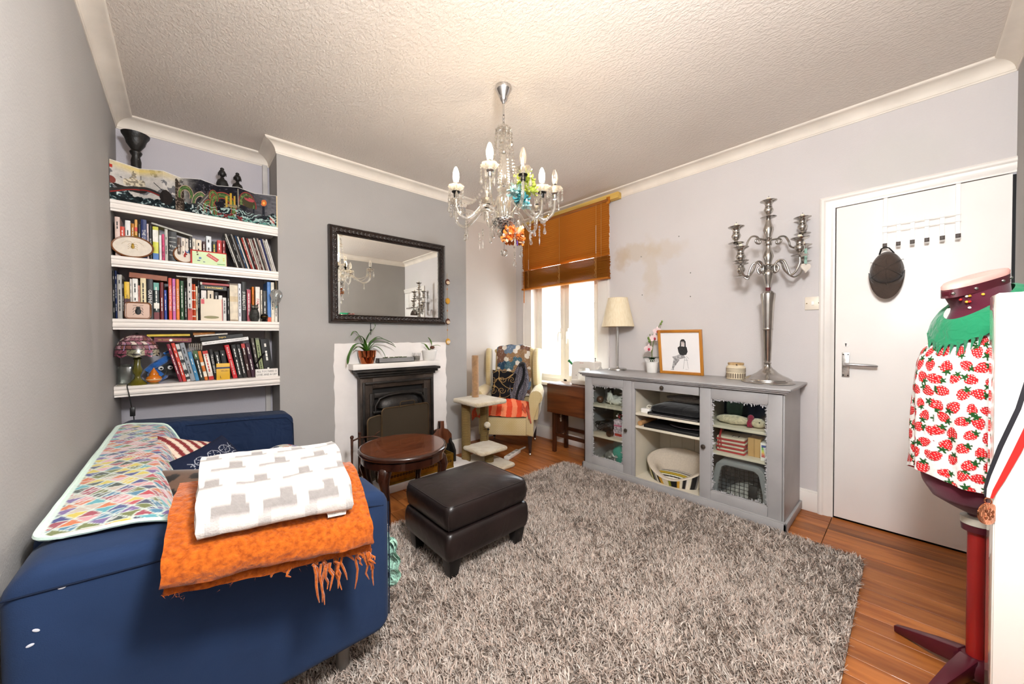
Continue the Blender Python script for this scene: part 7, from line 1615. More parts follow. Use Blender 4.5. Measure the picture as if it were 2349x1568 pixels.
# ---------------------------------------------------------------- candelabrum
cd_ = thing('silver_candelabrum', 'tall silver candelabrum with scrolled arms on the sideboard end', 'candelabrum', (2.872, .632, ZS))
m_sil = mat('aged silver', '#b9b5b0', .20, 1., var=.12, vs=12)
MB().lathe([(.148, 0), (.149, .005), (.145, .010), (.140, .012), (.139, .018), (.133, .021), (.131, .027), (.124, .03), (.112, .038), (.085, .050), (.060, .066), (.048, .078), (.040, .086), (.030, .094), (.022, .106), (.018, .118), (.019, .126), (.023, .130), (.019, .134), (.016, .142)], 48).build('base', m_sil, cd_)
MB().lathe([(.017, .140), (.020, .150), (.027, .345), (.0285, .350), (.031, .355), (.0285, .360), (.029, .365), (.036, .52), (.0425, .575), (.042, .59), (.030, .600), (.028, .604), (.018, .61)], 36).build('stem', m_sil, cd_)
MB().lathe([(.015, .608), (.014, .625), (.016, .63)], 20).build('ribbon_band', mat('burgundy ribbon', '#5a1a22', .5), cd_)
MB().lathe([(.015, .63), (.014, .635), (.020, .66), (.030, .71), (.033, .725), (.026, .742), (.020, .747), (.022, .75), (.020, .753), (.024, .77), (.018, .775), (.021, .78), (.018, .785), (.020, .80), (.0305, .835), (.024, .862), (.016, .88), (.015, .905), (.020, .91), (.022, .93), (.017, .94), (.021, .945), (.017, .95), (.021, .955), (.017, .96), (.020, .975), (.030, 1.01), (.026, 1.03), (.017, 1.06), (.013, 1.09)], 28).build('baluster', m_sil, cd_)
CUP = MB().lathe([(.012, -.012), (.04, -.004), (.046, .0), (.041, .002), (.014, .004), (.010, .016), (.020, .026), (.028, .045), (.024, .058), (.019, .063), (.022, .066), (.019, .072), (.021, .086), (.030, .096), (.046, .104), (.048, .107), (.040, .106), (.014, .101), (.0001, .101)], 28)
m_wax = mat('cream wax', '#e9e0c8', .5)
def candle_cup(p, h):
    q = MB(); q.v = [(a+p[0], c+p[1], d+p[2]) for a, c, d in CUP.v]; q.f = list(CUP.f); o = q.build('candle_cup', m_sil, cd_)
    if h: MB().lathe([(.011, .10), (.011, .104+h), (.008, .106+h), (.0001, .105+h)], 14, p).build('candle_stub', m_wax, o); MB().tube([(p[0], p[1], p[2]+.10+h), (p[0]+.002, p[1], p[2]+.118+h)], .0012, 5).build('wick', m_dark, o)
    return o
candle_cup((0, 0, 1.095), .022)
RT = Vector((.740, -.673, 0)); FW = Vector((.673, .740, 0))
def arm(lat, dep, zc, zj, upper):
    out = RT*lat+FW*dep; L_ = out.length; d = out.normalized(); P_ = lambda r_, z: (d*r_+Vector((0, 0, z))).to_tuple()
    if upper: pts = [(.018, zj), (.07, zj+.008), (.085, zj-.005), (.075, zj-.022), (.058, zj-.024), (.055, zj-.010), (.075, zj+.02), (.11, zj+.022), (.135, zj-.01), (.15, zj-.045), (L_-.02, zj-.055), (L_-.002, zj-.02), (L_, zc-.012)]
    else: pts = [(.02, zj), (.045, zj+.0), (.058, zj-.02), (.05, zj-.045), (.038, zj-.040), (.035, zj-.01), (.055, zj+.025), (.085, zj+.02), (.105, zj-.03), (L_*.72, zj-.075), (L_-.02, zj-.060), (L_, zj-.01), (L_, zc-.012)]
    # Catmull-Rom smoothing
    V_ = [Vector(P_(*p)) for p in pts]; out_ = []
    for i in range(len(V_)-1):
        a, b_, c_, e_ = V_[max(i-1, 0)], V_[i], V_[i+1], V_[min(i+2, len(V_)-1)]
        for t in (0, .25, .5, .75): out_.append(.5*((2*b_)+(-a+c_)*t+(2*a-5*b_+4*c_-e_)*t*t+(-a+3*b_-3*c_+e_)*t**3))
    out_.append(V_[-1]); MB().tube(out_, .0065, 8).build('scroll_arm', m_sil, cd_, smooth=80)
    return candle_cup((d.x*L_, d.y*L_, zc), .022)
arm(-.213, .0, .925, .945, True); arm(.225, .0, .985, .945, True)
arm(-.196, -.02, .785, .775, False); arm(-.125, .09, .72, .775, False); arm(.105, -.13, .815, .775, False); arm(.222, -.01, .80, .775, False)
ht = thing('heart_tag', 'white wooden heart on a mint ribbon hung from the candelabrum', 'ornament', (2.872+.740*.175-.673*.09, .632-.673*.175-.740*.09, ZS+.70), math.radians(-42))
hp = [(.034*(16*math.sin(t)**3)/17, .034*(13*math.cos(t)-5*math.cos(2*t)-2*math.cos(3*t)-math.cos(4*t))/17) for t in np.linspace(0, 2*PI, 30, endpoint=False)]
MB().prism([(a, c+.045) for a, c in hp], -.004, .004, 'y').build('heart', mat('chalky white wood', '#e6dcd0', .7), ht, bevel=.001); MB().box(-.010, -.002, -.003, -.001, .07, .165).box(.002, .008, -.001, .001, .07, .168).build('mint_ribbon', mat('mint ribbon', '#9cc6b8', .5), ht, smooth=0)
# ================================================================== CHANDELIER
CH = Vector((1.343, 1.539, 0)); ZR = 2.575
cl_ = thing('crystal_chandelier', 'crystal chandelier with candle bulbs and glass drops hanging from the ceiling', 'chandelier', (CH.x, CH.y, 1.60))
def HB(): b = MB(); b.M = T(0, 0, -1.60); return b
m_chr = mat('chrome', '#c9c7c6', .08, 1., var=.02); m_cry = glass('cut crystal', (.94, .92, .88), .55, .04, body=.10, bodycol=(1, .96, .9)); m_cry2 = glass('arm crystal', (.93, .91, .87), .5, .05, body=.16, bodycol=(1, .96, .9))
m_fil, nt, b = newmat('pierced silver'); vo = N(nt, 'ShaderNodeTexVoronoi'); vo.inputs['Scale'].default_value = 95; nt.links.new(coordv(nt), vo.inputs[0]); nt.links.new(ramp(nt, vo.outputs['Distance'], [(.25, lin('#2a2725')), (.5, lin('#c2beb9'))]), b.inputs['Base Color']); b.inputs['Metallic'].default_value = .9; b.inputs['Roughness'].default_value = .25; bumpn(nt, b, vo.outputs['Distance'], .8, .004)
HB().lathe([(.046, ZR), (.047, ZR-.012), (.042, ZR-.022), (.030, ZR-.045), (.022, ZR-.062), (.020, ZR-.072), (.012, ZR-.080), (.008, ZR-.09)], 28).build('ceiling_rose', m_chr, cl_)
HB().lathe([(.0055, ZR-.085), (.0055, 2.42)], 10).build('rod', m_chr, cl_)
for k in range(3): HB().tube([Vector((.007*math.cos(t), 0, .012*math.sin(t)+2.408-k*.018)) if k % 2 == 0 else Vector((0, .007*math.cos(t), .012*math.sin(t)+2.408-k*.018)) for t in np.linspace(0, 2*PI, 14, endpoint=False)], .0018, 6, closed=True).build('chain_link', m_chr, cl_)
flute = lambda n_, a: (lambda q, i: a*math.cos(q*n_))
HB().lathe([(.008, 2.355), (.040, 2.348), (.045, 2.335), (.040, 2.333), (.010, 2.342)], 32, ripple=flute(12, .06)).build('crown_dish', m_cry, cl_)
HB().lathe([(.012, 2.34), (.014, 2.31), (.010, 2.285), (.013, 2.26), (.010, 2.225)], 24, ripple=flute(8, .08)).build('upper_stem', m_cry2, cl_)
HB().lathe([(.012, 2.222), (.014, 2.215), (.012, 2.208)], 18).build('upper_collar', m_chr, cl_)
HB().lathe([(.010, 2.208), (.014, 2.19), (.024, 2.13), (.035, 2.085), (.034, 2.065), (.022, 2.042), (.010, 2.034)], 40, ripple=flute(12, .06)).build('baluster', m_cry2, cl_)
HB().lathe([(.010, 2.034), (.008, 2.024)], 14).build('middle_collar', m_dark, cl_)
HB().lathe([(.008, 2.026), (.030, 2.022), (.040, 2.012), (.036, 1.996), (.020, 1.984), (.012, 1.98)], 36, ripple=flute(10, .05)).build('waist_dish', m_cry, cl_)
HB().lathe([(.010, 1.982), (.030, 1.972), (.038, 1.945), (.036, 1.90), (.028, 1.86), (.024, 1.84)], 40, ripple=flute(10, .07)).build('lower_vase', m_cry2, cl_)
HB().lathe([(.040, 1.846), (.066, 1.838), (.068, 1.832), (.060, 1.812), (.040, 1.795), (.018, 1.785), (.012, 1.78)], 36).build('silver_bowl', m_fil, cl_)
HB().lathe([(.012, 1.782), (.018, 1.775), (.016, 1.768), (.008, 1.755), (.006, 1.745), (.0001, 1.742)], 18).build('finial', m_dark, cl_)
m_lit, nt, b = newmat('lit bulb glass'); b.inputs['Base Color'].default_value = (1, .9, .75, 1); b.inputs['Emission Color'].default_value = (1, .80, .56, 1); b.inputs['Emission Strength'].default_value = BULB_W/(PI*.0072); b.inputs['Roughness'].default_value = .2
n = N(nt, 'ShaderNodeTexNoise'); n.inputs['Scale'].default_value = 2; nt.links.new(coordv(nt), n.inputs[0]); nt.links.new(ramp(nt, n.outputs[0], [(0, (1, .9, .75)), (1, (1, .9, .76))]), b.inputs['Base Color'])
m_clr = glass('clear bulb glass', (.99, .98, .95), .25, .02, body=.12, bodycol=(1, .93, .85)); m_slv = mat('white candle sleeve', '#f3efe6', .25, var=.02)
# one strand of beads and a drop, shared by all
def bead(b_, c, r_): b_.ball(c, r_, 8, 4, (1, .55, 1))
def strand_mesh(n_, drop, nm):
    b_ = MB(); z = 0
    for k in range(n_): bead(b_, (0, 0, z-.008), .0075); z -= .016
    b_.lathe([(.0001, z), (.004, z-.006), (.008, z-.020), (.0105, z-.030), (.008, z-.038), (.0001, z-.043)] if drop else [(.0001, z), (.004, z-.01), (.005, z-.03), (.0001, z-.05)], 8)
    o = b_.build(nm, m_cry, cl_, smooth=20); return o
ST = [strand_mesh(3, True, 'crystal_strand'), strand_mesh(2, True, 'crystal_strand'), strand_mesh(4, False, 'crystal_strand')]; used_ = [False]*3
def strand(p, k):
    o = ST[k]
    if used_[k]: o = ST[k].copy(); C.objects.link(o)
    used_[k] = True; o.location = (p[0], p[1], p[2]-1.60); o.rotation_euler = (0, 0, rr5.uniform(0, 3))
rr5 = random.Random(8)
ARMS = [(-.264, -.035, 1), (-.062, -.285, 1), (.100, -.240, 0), (.285, .0, 0), (.212, -.02, 1), (.205, .30, 0), (-.105, .16, 0), (-.298, .17, 0)]
def cat(pts, n_=5):
    V_ = [Vector(p) for p in pts]; o = []
    for i in range(len(V_)-1):
        a, b_, c_, e_ = V_[max(i-1, 0)], V_[i], V_[i+1], V_[min(i+2, len(V_)-1)]
        for t in [k/n_ for k in range(n_)]: o.append(.5*((2*b_)+(-a+c_)*t+(2*a-5*b_+4*c_-e_)*t*t+(-a+3*b_-3*c_+e_)*t**3))
    return o+[V_[-1]]
ends = []
for i, (la_, de, lit) in enumerate(ARMS):
    v = RT*la_+FW*de; L_ = v.length; d = v.normalized(); E = lambda r_, z: d*r_+Vector((0, 0, z)); zc = 1.985
    HB().tube(cat([E(.045, 1.845), E(.055, 1.89), E(L_*.42, 1.915), E(L_*.62, 1.865), E(L_*.80, 1.838), E(L_*.96, 1.872), E(L_, 1.93), E(L_, zc-.012)]), .0085, 10).build('arm', m_cry2, cl_, smooth=80)
    p = v
    HB().lathe([(.010, zc-.035), (.013, zc-.03), (.013, zc-.012), (.022, zc-.008), (.024, zc-.004), (.010, zc)], 20, p).build('cup_collar', m_chr if i % 2 else m_dark, cl_)
    HB().lathe([(.010, zc-.002), (.024, zc+.004), (.036, zc+.016), (.044, zc+.024), (.042, zc+.028), (.032, zc+.020), (.012, zc+.008)], 36, p, ripple=flute(8, .06)).build('glass_cup', m_cry, cl_)
    HB().lathe([(.0125, zc), (.0125, zc+.036), (.0001, zc+.036)], 16, p).build('candle_sleeve', m_slv, cl_); HB().lathe([(.0115, zc+.034), (.0115, zc+.048)], 16, p).build('bulb_cap', m_dark if i % 2 else m_chr, cl_)
    HB().lathe([(.0105, zc+.046), (.014, zc+.058), (.0175, zc+.078), (.0165, zc+.098), (.010, zc+.120), (.005, zc+.130), (.0001, zc+.134)], 20, p).build('bulb', m_lit if lit else m_clr, cl_)
    if not lit: HB().tube([p+Vector((-.004, 0, zc+.05)), p+Vector((-.004, 0, zc+.08)), p+Vector((.004, 0, zc+.08)), p+Vector((.004, 0, zc+.05))], .0012, 5).build('filament', m_slv, cl_)
    for k in range(6):
        a = k*PI/3+i*.4; q = p+Vector((.042*math.cos(a), .042*math.sin(a), zc+.020)); strand(q, (k+i) % 3)
    strand(E(L_*.80, 1.829), i % 2); ends.append(p)
def garland(a, b_, drop, name='bead_garland', n_=None):
    a, b_ = Vector(a), Vector(b_); L_ = (b_-a).length; n_ = n_ or int(L_/.0175); g = HB()
    for k in range(n_+1): t = k/n_; c = a.lerp(b_, t); c.z -= drop*4*t*(1-t); bead(g, c, .0072)
    g.build(name, m_cry, cl_, smooth=20)
for i, p in enumerate(ends): garland((p.normalized()*.042).to_tuple()[:2]+(2.338,), (p*.30).to_tuple()[:2]+(1.985-.03*(i % 2),), .03)
order = sorted(range(8), key=lambda k: math.atan2(ends[k].y, ends[k].x))
for k in range(8):
    a, b_ = ends[order[k]], ends[order[(k+1) % 8]]; garland((a.x, a.y, 1.975), (b_.x, b_.y, 1.975), .05 if (a-b_).length < .3 else .10)
for k in range(6): a = k*PI/3+.2; q = Vector((.062*math.cos(a), .062*math.sin(a), 1.826)); garland(q, (.02*math.cos(a), .02*math.sin(a), 1.745), .02, n_=5); strand(q, k % 2)
for k in range(10): a = k*PI/5; strand((.044*math.cos(a), .044*math.sin(a), 2.334), k % 3)
for la_, de, z in ((-.20, -.05, 1.80), (-.12, .0, 1.77), (.14, -.10, 1.78), (.20, .02, 1.79), (.06, -.12, 1.75), (-.15, .12, 1.78)): strand((RT*la_+FW*de+Vector((0, 0, z+.02))), 2)
HB().ball((0, 0, 1.652), .021, 20, 14).build('crystal_ball', m_cry, cl_, smooth=25); HB().tube([(0, 0, 1.742), (0, 0, 1.674)], .001, 5).build('ball_wire', m_chr, cl_)
garland((0.05, -.02, 1.78), (.052, -.03, 1.655), 0.0, n_=4); strand((.052, -.03, 1.65), 1); strand((.075, -.06, 1.70), 1)
# ---------------------------------------------------------------- paper flowers hung on it
def petals(b_, c, r0, n_, layers, seed, curl=.5, sq=.8):
    r = random.Random(seed)
    for l in range(layers):
        for k in range(n_):
            a = 2*PI*k/n_+l*.45+r.uniform(-.2, .2); el = -.9+1.9*(l+.5)/layers+r.uniform(-.15, .15); R_ = r0*r.uniform(.8, 1.08); w = r0*r.uniform(.45, .7); M_ = T(*c) @ rotz(a) @ Matrix.Rotation(-el, 4, 'Y'); ph = r.random()*6
            b_.M, sv = (b_.M @ M_ if b_.M else M_), b_.M
            b_.grid(6, 6, lambda u, v: (R_*u, (v*2-1)*w*.5*math.sin(PI*min(1, .15+u*.75)), r0*(.22*curl*math.sin(v*9+ph)*u+.18*u*u+.08*math.sin(u*8+ph)))); b_.M = sv
def flower(name, label, loc, spec):
    f = thing(name, label, 'paper flower', loc)
    for i, (c, r0, n_, ly, m_, nm) in enumerate(spec): q = MB(); petals(q, c, r0, n_, ly, i+len(name)); q.build(nm, m_, f, smooth=80, fixn=False)
    return f
p_ = CH+RT*.052+FW*-.03
of_ = flower('orange_paper_flower', 'ruffled orange and white paper flower hanging below the chandelier', (p_.x, p_.y, 1.660), [((0, 0, .07), .070, 9, 4, mat('orange crepe', '#e07a2c', .8, var=.25, vs=20), 'orange_petals'), ((0, 0, .07), .073, 6, 3, mat('peach crepe', '#f3b88e', .8, var=.2, vs=20), 'peach_petals'), ((0, 0, .07), .074, 3, 3, mat('white crepe', '#f5ece2', .8), 'white_petals')])
MB().tube([(-.02, -.05, .05), (-.024, -.058, .01)], .004, 6).build('purple_tab', mat('purple ribbon', '#4a2a7a', .5), of_); MB().tube([(0, 0, .07), (.0, .0, .125)], .001, 5).build('hanging_thread', m_str, of_)
p_ = CH+RT*.112+FW*-.13
gf = flower('green_blue_paper_flowers', 'lime green and pale blue paper flowers tied to the chandelier', (p_.x, p_.y, 1.84), [((.0, 0, .165), .060, 6, 3, mat('lime crepe', '#c3d05a', .8, var=.2, vs=20), 'lime_petals'), ((.02, -.015, .11), .055, 6, 3, mat('lime crepe', '#c3d05a', .8), 'lime_petals'), ((-.035, .03, .10), .048, 6, 3, mat('pale blue crepe', '#b4dfe2', .8, var=.2, vs=20), 'pale_blue_petals'), ((-.01, .01, .06), .048, 6, 3, mat('teal crepe', '#4aa0ab', .8, var=.2, vs=20), 'teal_petals'), ((.0, .0, .03), .040, 5, 2, mat('pale blue crepe', '#b4dfe2', .8), 'pale_blue_petals')])
MB().tube([(0, 0, .165), (.02, .02, .23)], .001, 5).build('hanging_thread', m_str, gf)
# ================================================================== DOOR RACK, CAP, DRESS FORM, WHITE CABINET
rk = thing('door_hook_rack', 'white metal hook rack hung over the top of the door', 'hook rack', (3.07, -.035, 1.69))
def KB(): b = MB(); b.M = T(-3.07, .035, -1.69); return b
m_wm = mat('white coated metal', '#f1efeb', .3, var=.02); m_rub = mat('brown rubber tip', '#3a2a20', .5)
hy = [.100, .046, -.008, -.062, -.117, -.171]
for i, y_ in enumerate(hy):
    zt_ = 1.985 if i in (0, 5) else 1.838; h = KB().box(3.076, 3.079, y_-.0085, y_+.0085, 1.71, zt_)
    if i in (0, 5): h.box(3.076, 3.093, y_-.0085, y_+.0085, 1.985, 1.988)
    h.prism([(3.079, 1.72), (3.0795, 1.705), (3.070, 1.692), (3.058, 1.690), (3.050, 1.698), (3.049, 1.708), (3.046, 1.708), (3.047, 1.696), (3.056, 1.686), (3.071, 1.688), (3.0825, 1.704)], y_-.0085, y_+.0085, 'y')
    ho = h.build('hook', m_wm, rk, bevel=.001, seg=1); KB().box(3.043, 3.053, y_-.0092, y_+.0092, 1.694, 1.716).build('rubber_tip', m_rub, ho, bevel=.002)
for z_ in (1.822, 1.786): KB().tube([(3.073, hy[0]+.012, z_), (3.073, hy[-1]-.012, z_)], .0022, 6).build('cross_wire', m_wm, rk)
cp_ = thing('baseball_cap', 'dark brown baseball cap hanging from the leftmost door hook', 'cap', (3.045, .092, 1.40))
m_cap = fabric('dark brown twill', '#463a33', wr=.5, wscale=18)
q = MB(); q.grid(40, 14, lambda u, v: (.035-.085*math.cos(v*PI/2)**.75, (.071-.010*max(0, math.sin(u*2*PI)))*math.sin(v*PI/2)**.9*math.cos(u*2*PI), .165+(.105 if math.sin(u*2*PI) > 0 else .085)*math.sin(v*PI/2)**.9*math.sin(u*2*PI)), wrap=True).build('crown', m_cap, cp_, smooth=80)
def brim(u, v, e): a = PI+u*PI; return (.030-.045*math.sin(v*PI*.6)+e+.012*math.cos(a)**2, (.070+.004*v)*math.cos(a), .150+(.055+.105*v)*math.sin(a))
q = MB(); q.grid(28, 8, lambda u, v: brim(u, v, -.012)); q.grid(28, 8, lambda u, v: brim(u, v, -.008)); q.build('brim', m_cap, cp_, smooth=80)
MB().ball((-.051, 0, .165), .007, 10, 8, (.6, 1, 1)).build('button', m_cap, cp_)
for k in range(3):
    a = k*PI/3+PI/2; MB().tube([(.0365-.085*math.cos(v*PI/2)**.75-.002, .0785*s*math.sin(v*PI/2)**.9*math.cos(a), .165+.0985*s*math.sin(v*PI/2)**.9*math.sin(a)) for s, v in [(-1, .95-.09*j) for j in range(10)]+[(1, .05+.09*j) for j in range(11)]], .0014, 5).build('crown_seam', fabric('cap seam', '#3a302a'), cp_)
MB().tube([(.01, .03, .255), (-.002, .022, .285), (-.006, .008, .294), (-.002, -.01, .285), (.01, -.03, .255)], .005, 8, flat=.6).build('strap', m_dark, cp_)
# ---------------------------------------------------------------- dress form
DX, DY = 1.985, -.160; FA = math.radians(137.7)
df = thing('dress_form', 'burgundy dressmaker dress form on a red pole stand', 'dress form', (DX, DY, 0), FA)
m_bur = fabric('burgundy jersey', '#5a1a2e', wr=.15); m_burp = mat('burgundy plastic', '#4a1420', .3); m_redp = mat('red painted pole', '#8e1c1a', .25, var=.05); m_pink = mat('pink cap plastic', '#e3a79e', .4)
def torso(levels, nth=64, fold=None, nz=None, hem=None):
    lv = np.array(levels); zs = lv[:, 0]; 
    lv = lv*np.array([1, 1, 1, .76]); lv[:, 1] = np.where(lv[:, 1] > .112, .112+(lv[:, 1]-.112)*.36, lv[:, 1])
    if nz: z2 = np.linspace(zs[0], zs[-1], nz); lv = np.stack([np.interp(z2, zs, lv[:, k]) if zs[0] < zs[-1] else np.interp(-z2, -zs, lv[:, k]) for k in range(4)], 1)
    th = np.linspace(0, 2*PI, nth, endpoint=False); TH, I = np.meshgrid(th, np.arange(len(lv))); Zl = lv[I, 0]; a = np.where(np.cos(TH) >= 0, lv[I, 1], -lv[I, 2]); w = lv[I, 3]
    X_ = a*np.sign(np.cos(TH))*np.abs(np.cos(TH))**.9; Y_ = w*np.sign(np.sin(TH))*np.abs(np.sin(TH))**.85
    if fold is not None: k = 1+fold(TH, Zl); X_, Y_ = X_*k, Y_*k
    return TH, np.stack([X_, Y_, Zl], -1)
TH, P_ = torso([(.575, .03, -.03, .03), (.59, .06, -.06, .06), (.62, .11, -.105, .11), (.66, .15, -.135, .15), (.72, .17, -.14, .165), (.80, .17, -.14, .165), (.92, .13, -.09, .125), (1.02, .145, -.09, .14), (1.09, .125, -.10, .14), (1.17, .088, -.10, .12), (1.23, .066, -.09, .098), (1.265, .060, -.085, .078), (1.285, .074, -.08, .074), (1.31, .096, -.075, .066), (1.36, .112, -.067, .062)], nz=70)
P_[..., 2] += np.where(P_[..., 2] > 1.27, (-(P_[..., 0]-.02))*.30*np.clip((P_[..., 2]-1.27)/.09, 0, 1), 0)
gridmesh('torso', P_, m_bur, df, wrap=True)
ring = P_[-1]; c0 = ring.mean(0); cap_ = MB(); K = len(ring); vs = [tuple(c0+(p-c0)*s+np.array([0, 0, h])) for s, h in ((1.03, -.002), (1.04, .008), (.97, .016), (.6, .019), (.02, .020)) for p in ring]; fs = [(i*K+k, i*K+(k+1) % K, (i+1)*K+(k+1) % K, (i+1)*K+k) for i in range(4) for k in range(K)]
cap_.add(vs, fs).build('neck_cap', m_pink, df, smooth=50)
MB().box(.03, .10, -.012, .012, 1.372, 1.392, M=euler(0, .28, 0, (-.36, 0, .016))).build('cap_grip', m_burp, df, bevel=.003)
vs = [tuple(c0+(p-c0)*s+np.array([0, 0, h])) for s, h in ((1.005, -.030), (1.035, -.030), (1.035, -.003), (1.005, -.003)) for p in ring]; fs = [(i*K+k, i*K+(k+1) % K, (i+1)*K+(k+1) % K, (i+1)*K+k) for i in range(3) for k in range(K)]
MB().add(vs, fs).build('neck_band', m_burp, df, smooth=50)
for k in (3, 10, 17, 24): p = c0+(ring[k]-c0)*1.045+np.array([0, 0, -.016]); MB().ball(tuple(p), .005, 8, 6).build('band_rivet', m_steel, df)
r = random.Random(12)
for k in range(16):
    i = r.randint(58, 66); j = r.choice([2, 3, 4, 5, 6, 7, 8, 9, 10, 11]); p = P_[min(i, 65), j]*np.array([1.03, 1.04, 1]); MB().ball(tuple(p), .0042, 8, 6).build('pin', mat('pin %d' % (k % 4), ('#f2efe6', '#e8b53a', '#c22a2a', '#2a4aa0')[k % 4], .3), df)
MB().lathe([(.020, .50), (.021, .585)], 18).build('neck_tube', m_burp, df); MB().lathe([(.022, .535), (.036, .537), (.037, .560), (.022, .565)], 24).build('grey_collar', mat('grey plastic ring', '#b9b4a6', .4), df); MB().lathe([(.022, .512), (.034, .514), (.036, .535), (.022, .537)], 24).build('lock_ring', m_burp, df)
MB().lathe([(.0205, .06), (.0205, .52)], 20).build('pole', m_redp, df)
MB().lathe([(.030, .085), (.045, .07), (.048, .045), (.040, .02), (.030, .015)], 24).build('hub', m_burp, df)
for k in range(4):
    a = math.atan2(.187, .10)-FA+k*PI/2; q = MB(); q.M = rotz(a); q.add([(.03, -.022, .090), (.03, .022, .090), (.03, .018, .030), (.03, -.018, .030), (.10, -.020, .068), (.10, .020, .068), (.10, .014, .014), (.10, -.014, .014), (.212, -.012, .026), (.212, .012, .026), (.212, .009, .0), (.212, -.009, .0)], [(0, 1, 2, 3), (8, 11, 10, 9)]+[(b_+i, b_+(i+1) % 4, b_+4+(i+1) % 4, b_+4+i) for b_ in (0, 4) for i in range(4)]); q.build('foot', m_burp, df, bevel=.003)
# strawberry blouse
bl = thing('strawberry_blouse', 'white blouse printed with red strawberries on the dress form', 'blouse', (DX, DY, 0), FA)
def berries(s, t):
    base = np.broadcast_to(np.array(lin('#f3efec')), s.shape+(3,)).copy(); cw, chh = .045, .044
    for dj in (-1, 0, 1):
        for di in (-1, 0, 1):
            j = np.floor(t/chh)+dj; off = .5*(j % 2); i = np.floor(s/cw-off)+di; cx = (i+off+.5+.22*(hsh(i, j, 1)-.5))*cw; cy = (j+.5+.22*(hsh(i, j, 2)-.5))*chh; an = hsh(i, j, 3)*6.28; x_ = s-cx; y_ = t-cy
            X_ = x_*np.cos(an)+y_*np.sin(an); Y_ = -x_*np.sin(an)+y_*np.cos(an); sc = .72+.20*hsh(i, j, 4); X_, Y_ = X_/sc, Y_/sc
            wl = .019*np.sqrt(np.clip(1-((Y_+.002)/.024)**2, 0, 1))*(1+.30*Y_/.024); body = (np.abs(X_) < wl) & (np.abs(Y_) < .024); leaf = (np.hypot(X_, Y_-.021) < .011+.0045*np.cos(np.arctan2(Y_-.021, X_)*5)) & (Y_ > .012)
            rim = body & (np.abs(X_) > wl-.002); dots = body & ((((X_+.5) % .0085-.00425)**2+((Y_+.5+.0042*(np.floor((X_+.5)/.0085) % 2)) % .0085-.00425)**2) < .0000030)
            base[body] = lin('#cf1f24'); base[rim] = lin('#8e1518'); base[dots] = lin('#f7dcd6'); base[leaf] = lin('#1f4f22')
    return base
fold = lambda TH, Z: (.035*np.sin(TH*9+3*np.sin(Z*6))+.02*np.sin(TH*17+Z*9))*np.clip((1.18-Z)/.4, 0, 1)+.01*np.sin(TH*5+Z*20)
TH, P_ = torso([(1.262, .072, -.10, .090), (1.22, .086, -.115, .128), (1.15, .116, -.128, .158), (1.08, .175, -.135, .182), (1.0, .216, -.142, .184), (.9, .214, -.146, .188), (.8, .218, -.150, .192), (.70, .222, -.154, .196)], nth=420, nz=300, fold=fold)
P_[..., 2] -= .075*(1+np.cos(TH))/2*np.clip((P_[..., 2]-1.12)/.142, 0, 1); hz = (1.262-P_[..., 2])/.562; P_[..., 2] -= hz**2*(.045*(1-np.cos(TH))*.6+.010*np.sin(TH*3))
cols = berries(TH*.165, P_[..., 2]); gridmesh('blouse_body', P_, painted('printed cotton', .85, bump=.4, bs=40, bdist=.01, spec=.15), bl, cols, wrap=True)
nu, nv = 160, 70; u = np.linspace(0, 2*PI, nu, endpoint=False); v = np.linspace(0, 1, nv); U_, V_ = np.meshgrid(u, v)
P_ = np.stack([-.020-.01*V_+(.046+.014*V_)*np.cos(U_), .095+.040*V_+(.036+.010*V_)*np.sin(U_)*(1-.3*(1-V_)), 1.235-.14*V_-.02*np.sin(U_)*V_+.03*(1-V_)*np.sin(U_)*0], -1)
gridmesh('sleeve', P_, painted('printed cotton'), bl, berries(U_*.075+.3, P_[..., 2]+.02), wrap=True)
# green collar
nu, nv = 120, 16; th_ = np.linspace(0, 2*PI, nu, endpoint=False); t = np.linspace(0, 1, nv); U_, V_ = np.meshgrid(th_, t); cf_ = (1+np.cos(U_))/2
xi = np.where(np.cos(U_) > 0, .098, .080)*np.cos(U_); yi = .062*np.sin(U_); zi = 1.350-.118*cf_**1.3; xo = np.where(np.cos(U_) > 0, .120, .125)*np.cos(U_); yo = .112*np.sin(U_); zo = 1.315-.172*cf_**1.6+.004*np.sin(U_*14)
bul = .012*np.sin(V_*PI); P_ = np.stack([xi+(xo-xi)*V_, yi+(yo-yi)*V_, zi+(zo-zi)*V_+bul], -1); gridmesh('green_collar', P_, fabric('green crepe', '#1f7f56', wr=.4, wscale=25), bl, wrap=True)
lf = MB(); r = random.Random(3)
for k in range(12): a = -.75+.13*k; x_ = .122*math.cos(a); y_ = .114*math.sin(a); z_ = 1.140+.172*(1-((1+math.cos(a))/2)**1.6); lf.add([(x_, y_, z_+.012), (x_*1.03, y_+.014, z_+.008), (x_*1.06+r.uniform(-.01, .01), y_+.006, z_-.028-r.random()*.012)], [(0, 1, 2)])
lf.build('ragged_edge', fabric('green crepe', '#1f7f56'), bl, smooth=0, fixn=False)['kind'] = 'stuff'
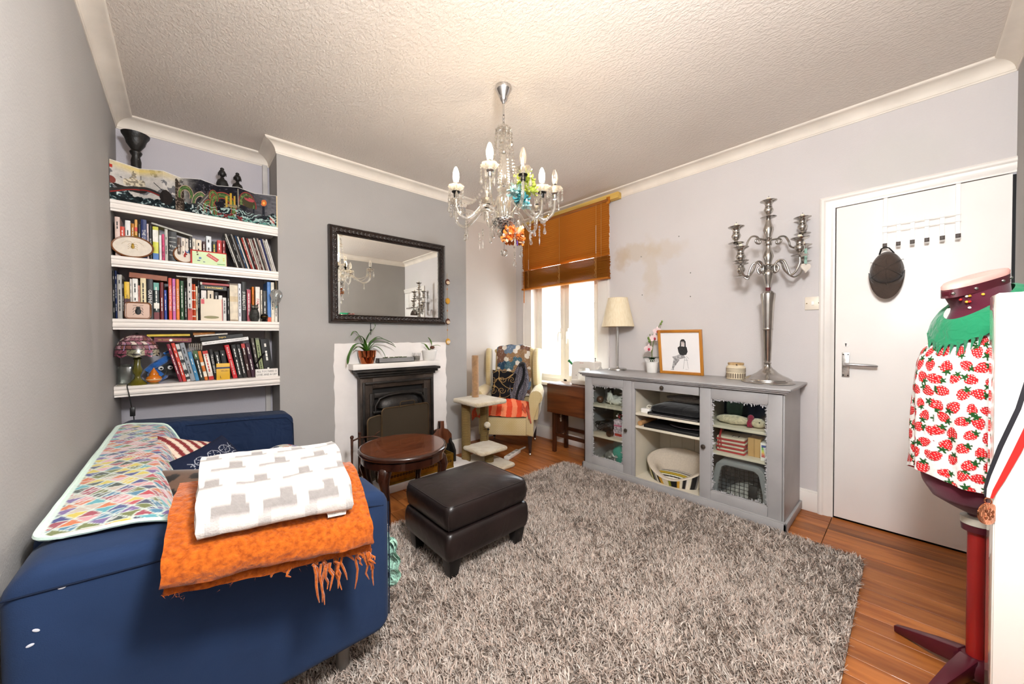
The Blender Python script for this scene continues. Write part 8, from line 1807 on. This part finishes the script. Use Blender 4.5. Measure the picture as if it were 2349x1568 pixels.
# ---------------------------------------------------------------- white cabinet and medal
wc = thing('white_cabinet', 'plain white narrow cabinet at the right edge of the room', 'cabinet', (1.66, -.257, 0))
m_wg = mat('white laminate', '#f4f1ea', .18, var=.01); b_ = MB(); b_.M = T(-1.66, .257, 0)
b_.box(1.600, 1.716, YD+.008, -.158, .0, 1.290).build('carcass', m_wg, wc, bevel=.003); b_ = MB(); b_.M = T(-1.66, .257, 0)
b_.box(1.603, 1.714, -.158, -.1555, .01, 1.286).build('front_panel', mat('glossy white front', '#eeeae2', .06, var=.01, coat=.5), wc, bevel=.001)
md = thing('race_medal', 'rose gold medal on a white red and black ribbon hung over the cabinet', 'medal', (1.592, -.146, .70))
line = [Vector((0, -.26, 1.30)), Vector((0, -.205, .985)), Vector((0, -.178, .88)), Vector((0, -.158, .80)), Vector((0, -.1495, .765)), Vector((0, -.147, .742))]
def ribbon(o0, o1, m_, nm):
    q = MB(); vs = []; fs = []
    for i, p in enumerate(line):
        a = line[max(i-1, 0)]; c = line[min(i+1, len(line)-1)]; tg_ = (c-a).normalized(); nn = Vector((0, tg_.z, -tg_.y)); k = 1-.62*max(0, (i-2)/3); 
        for o in (o0, o1):
            for e in (0, .001): pp = p+nn*o*k; vs.append((1.5965-.002*(i > 3)-e-1.592, pp.y+.146, pp.z-.70))
    for i in range(len(line)-1): b0 = i*4; fs += [(b0, b0+4, b0+6, b0+2), (b0+1, b0+3, b0+7, b0+5), (b0, b0+1, b0+5, b0+4), (b0+2, b0+6, b0+7, b0+3)]
    q.add(vs, fs).build(nm, m_, md, smooth=30)
ribbon(-.018, -.009, mat('black ribbon', '#1b1b22', .45), 'black_stripe'); ribbon(-.009, .007, mat('white ribbon', '#ebe7e2', .45), 'white_stripe'); ribbon(.007, .020, mat('red ribbon', '#c9221c', .45), 'red_stripe')
m_rose = mat('rose gold', '#d08a68', .14, 1., var=.15, vs=60, bump=.5, bs=110, bdist=.004)
MB().lathe([(.0001, -.003), (.026, -.003), (.029, -.002), (.029, .002), (.026, .003), (.0001, .003)], 36, M=T(-.004, .0, .0) @ rotz(.9) @ Matrix.Rotation(PI/2, 4, 'Y')).build('disc', m_rose, md); MB().tube([(-.004+.0*math.cos(t), .006*math.cos(t), .034+.008*math.sin(t)) for t in np.linspace(0, 2*PI, 14, endpoint=False)], .0015, 6, closed=True).build('loop', m_rose, md)
q = MB(); q.M = T(-.004, 0, 0) @ rotz(.9)
for k in range(7): a = k*.9; q.ball((-.0035, .012*math.cos(a)*(k > 0), .012*math.sin(a)*(k > 0)), .006, 8, 6, (.4, 1, 1))
q.build('relief', m_rose, md)
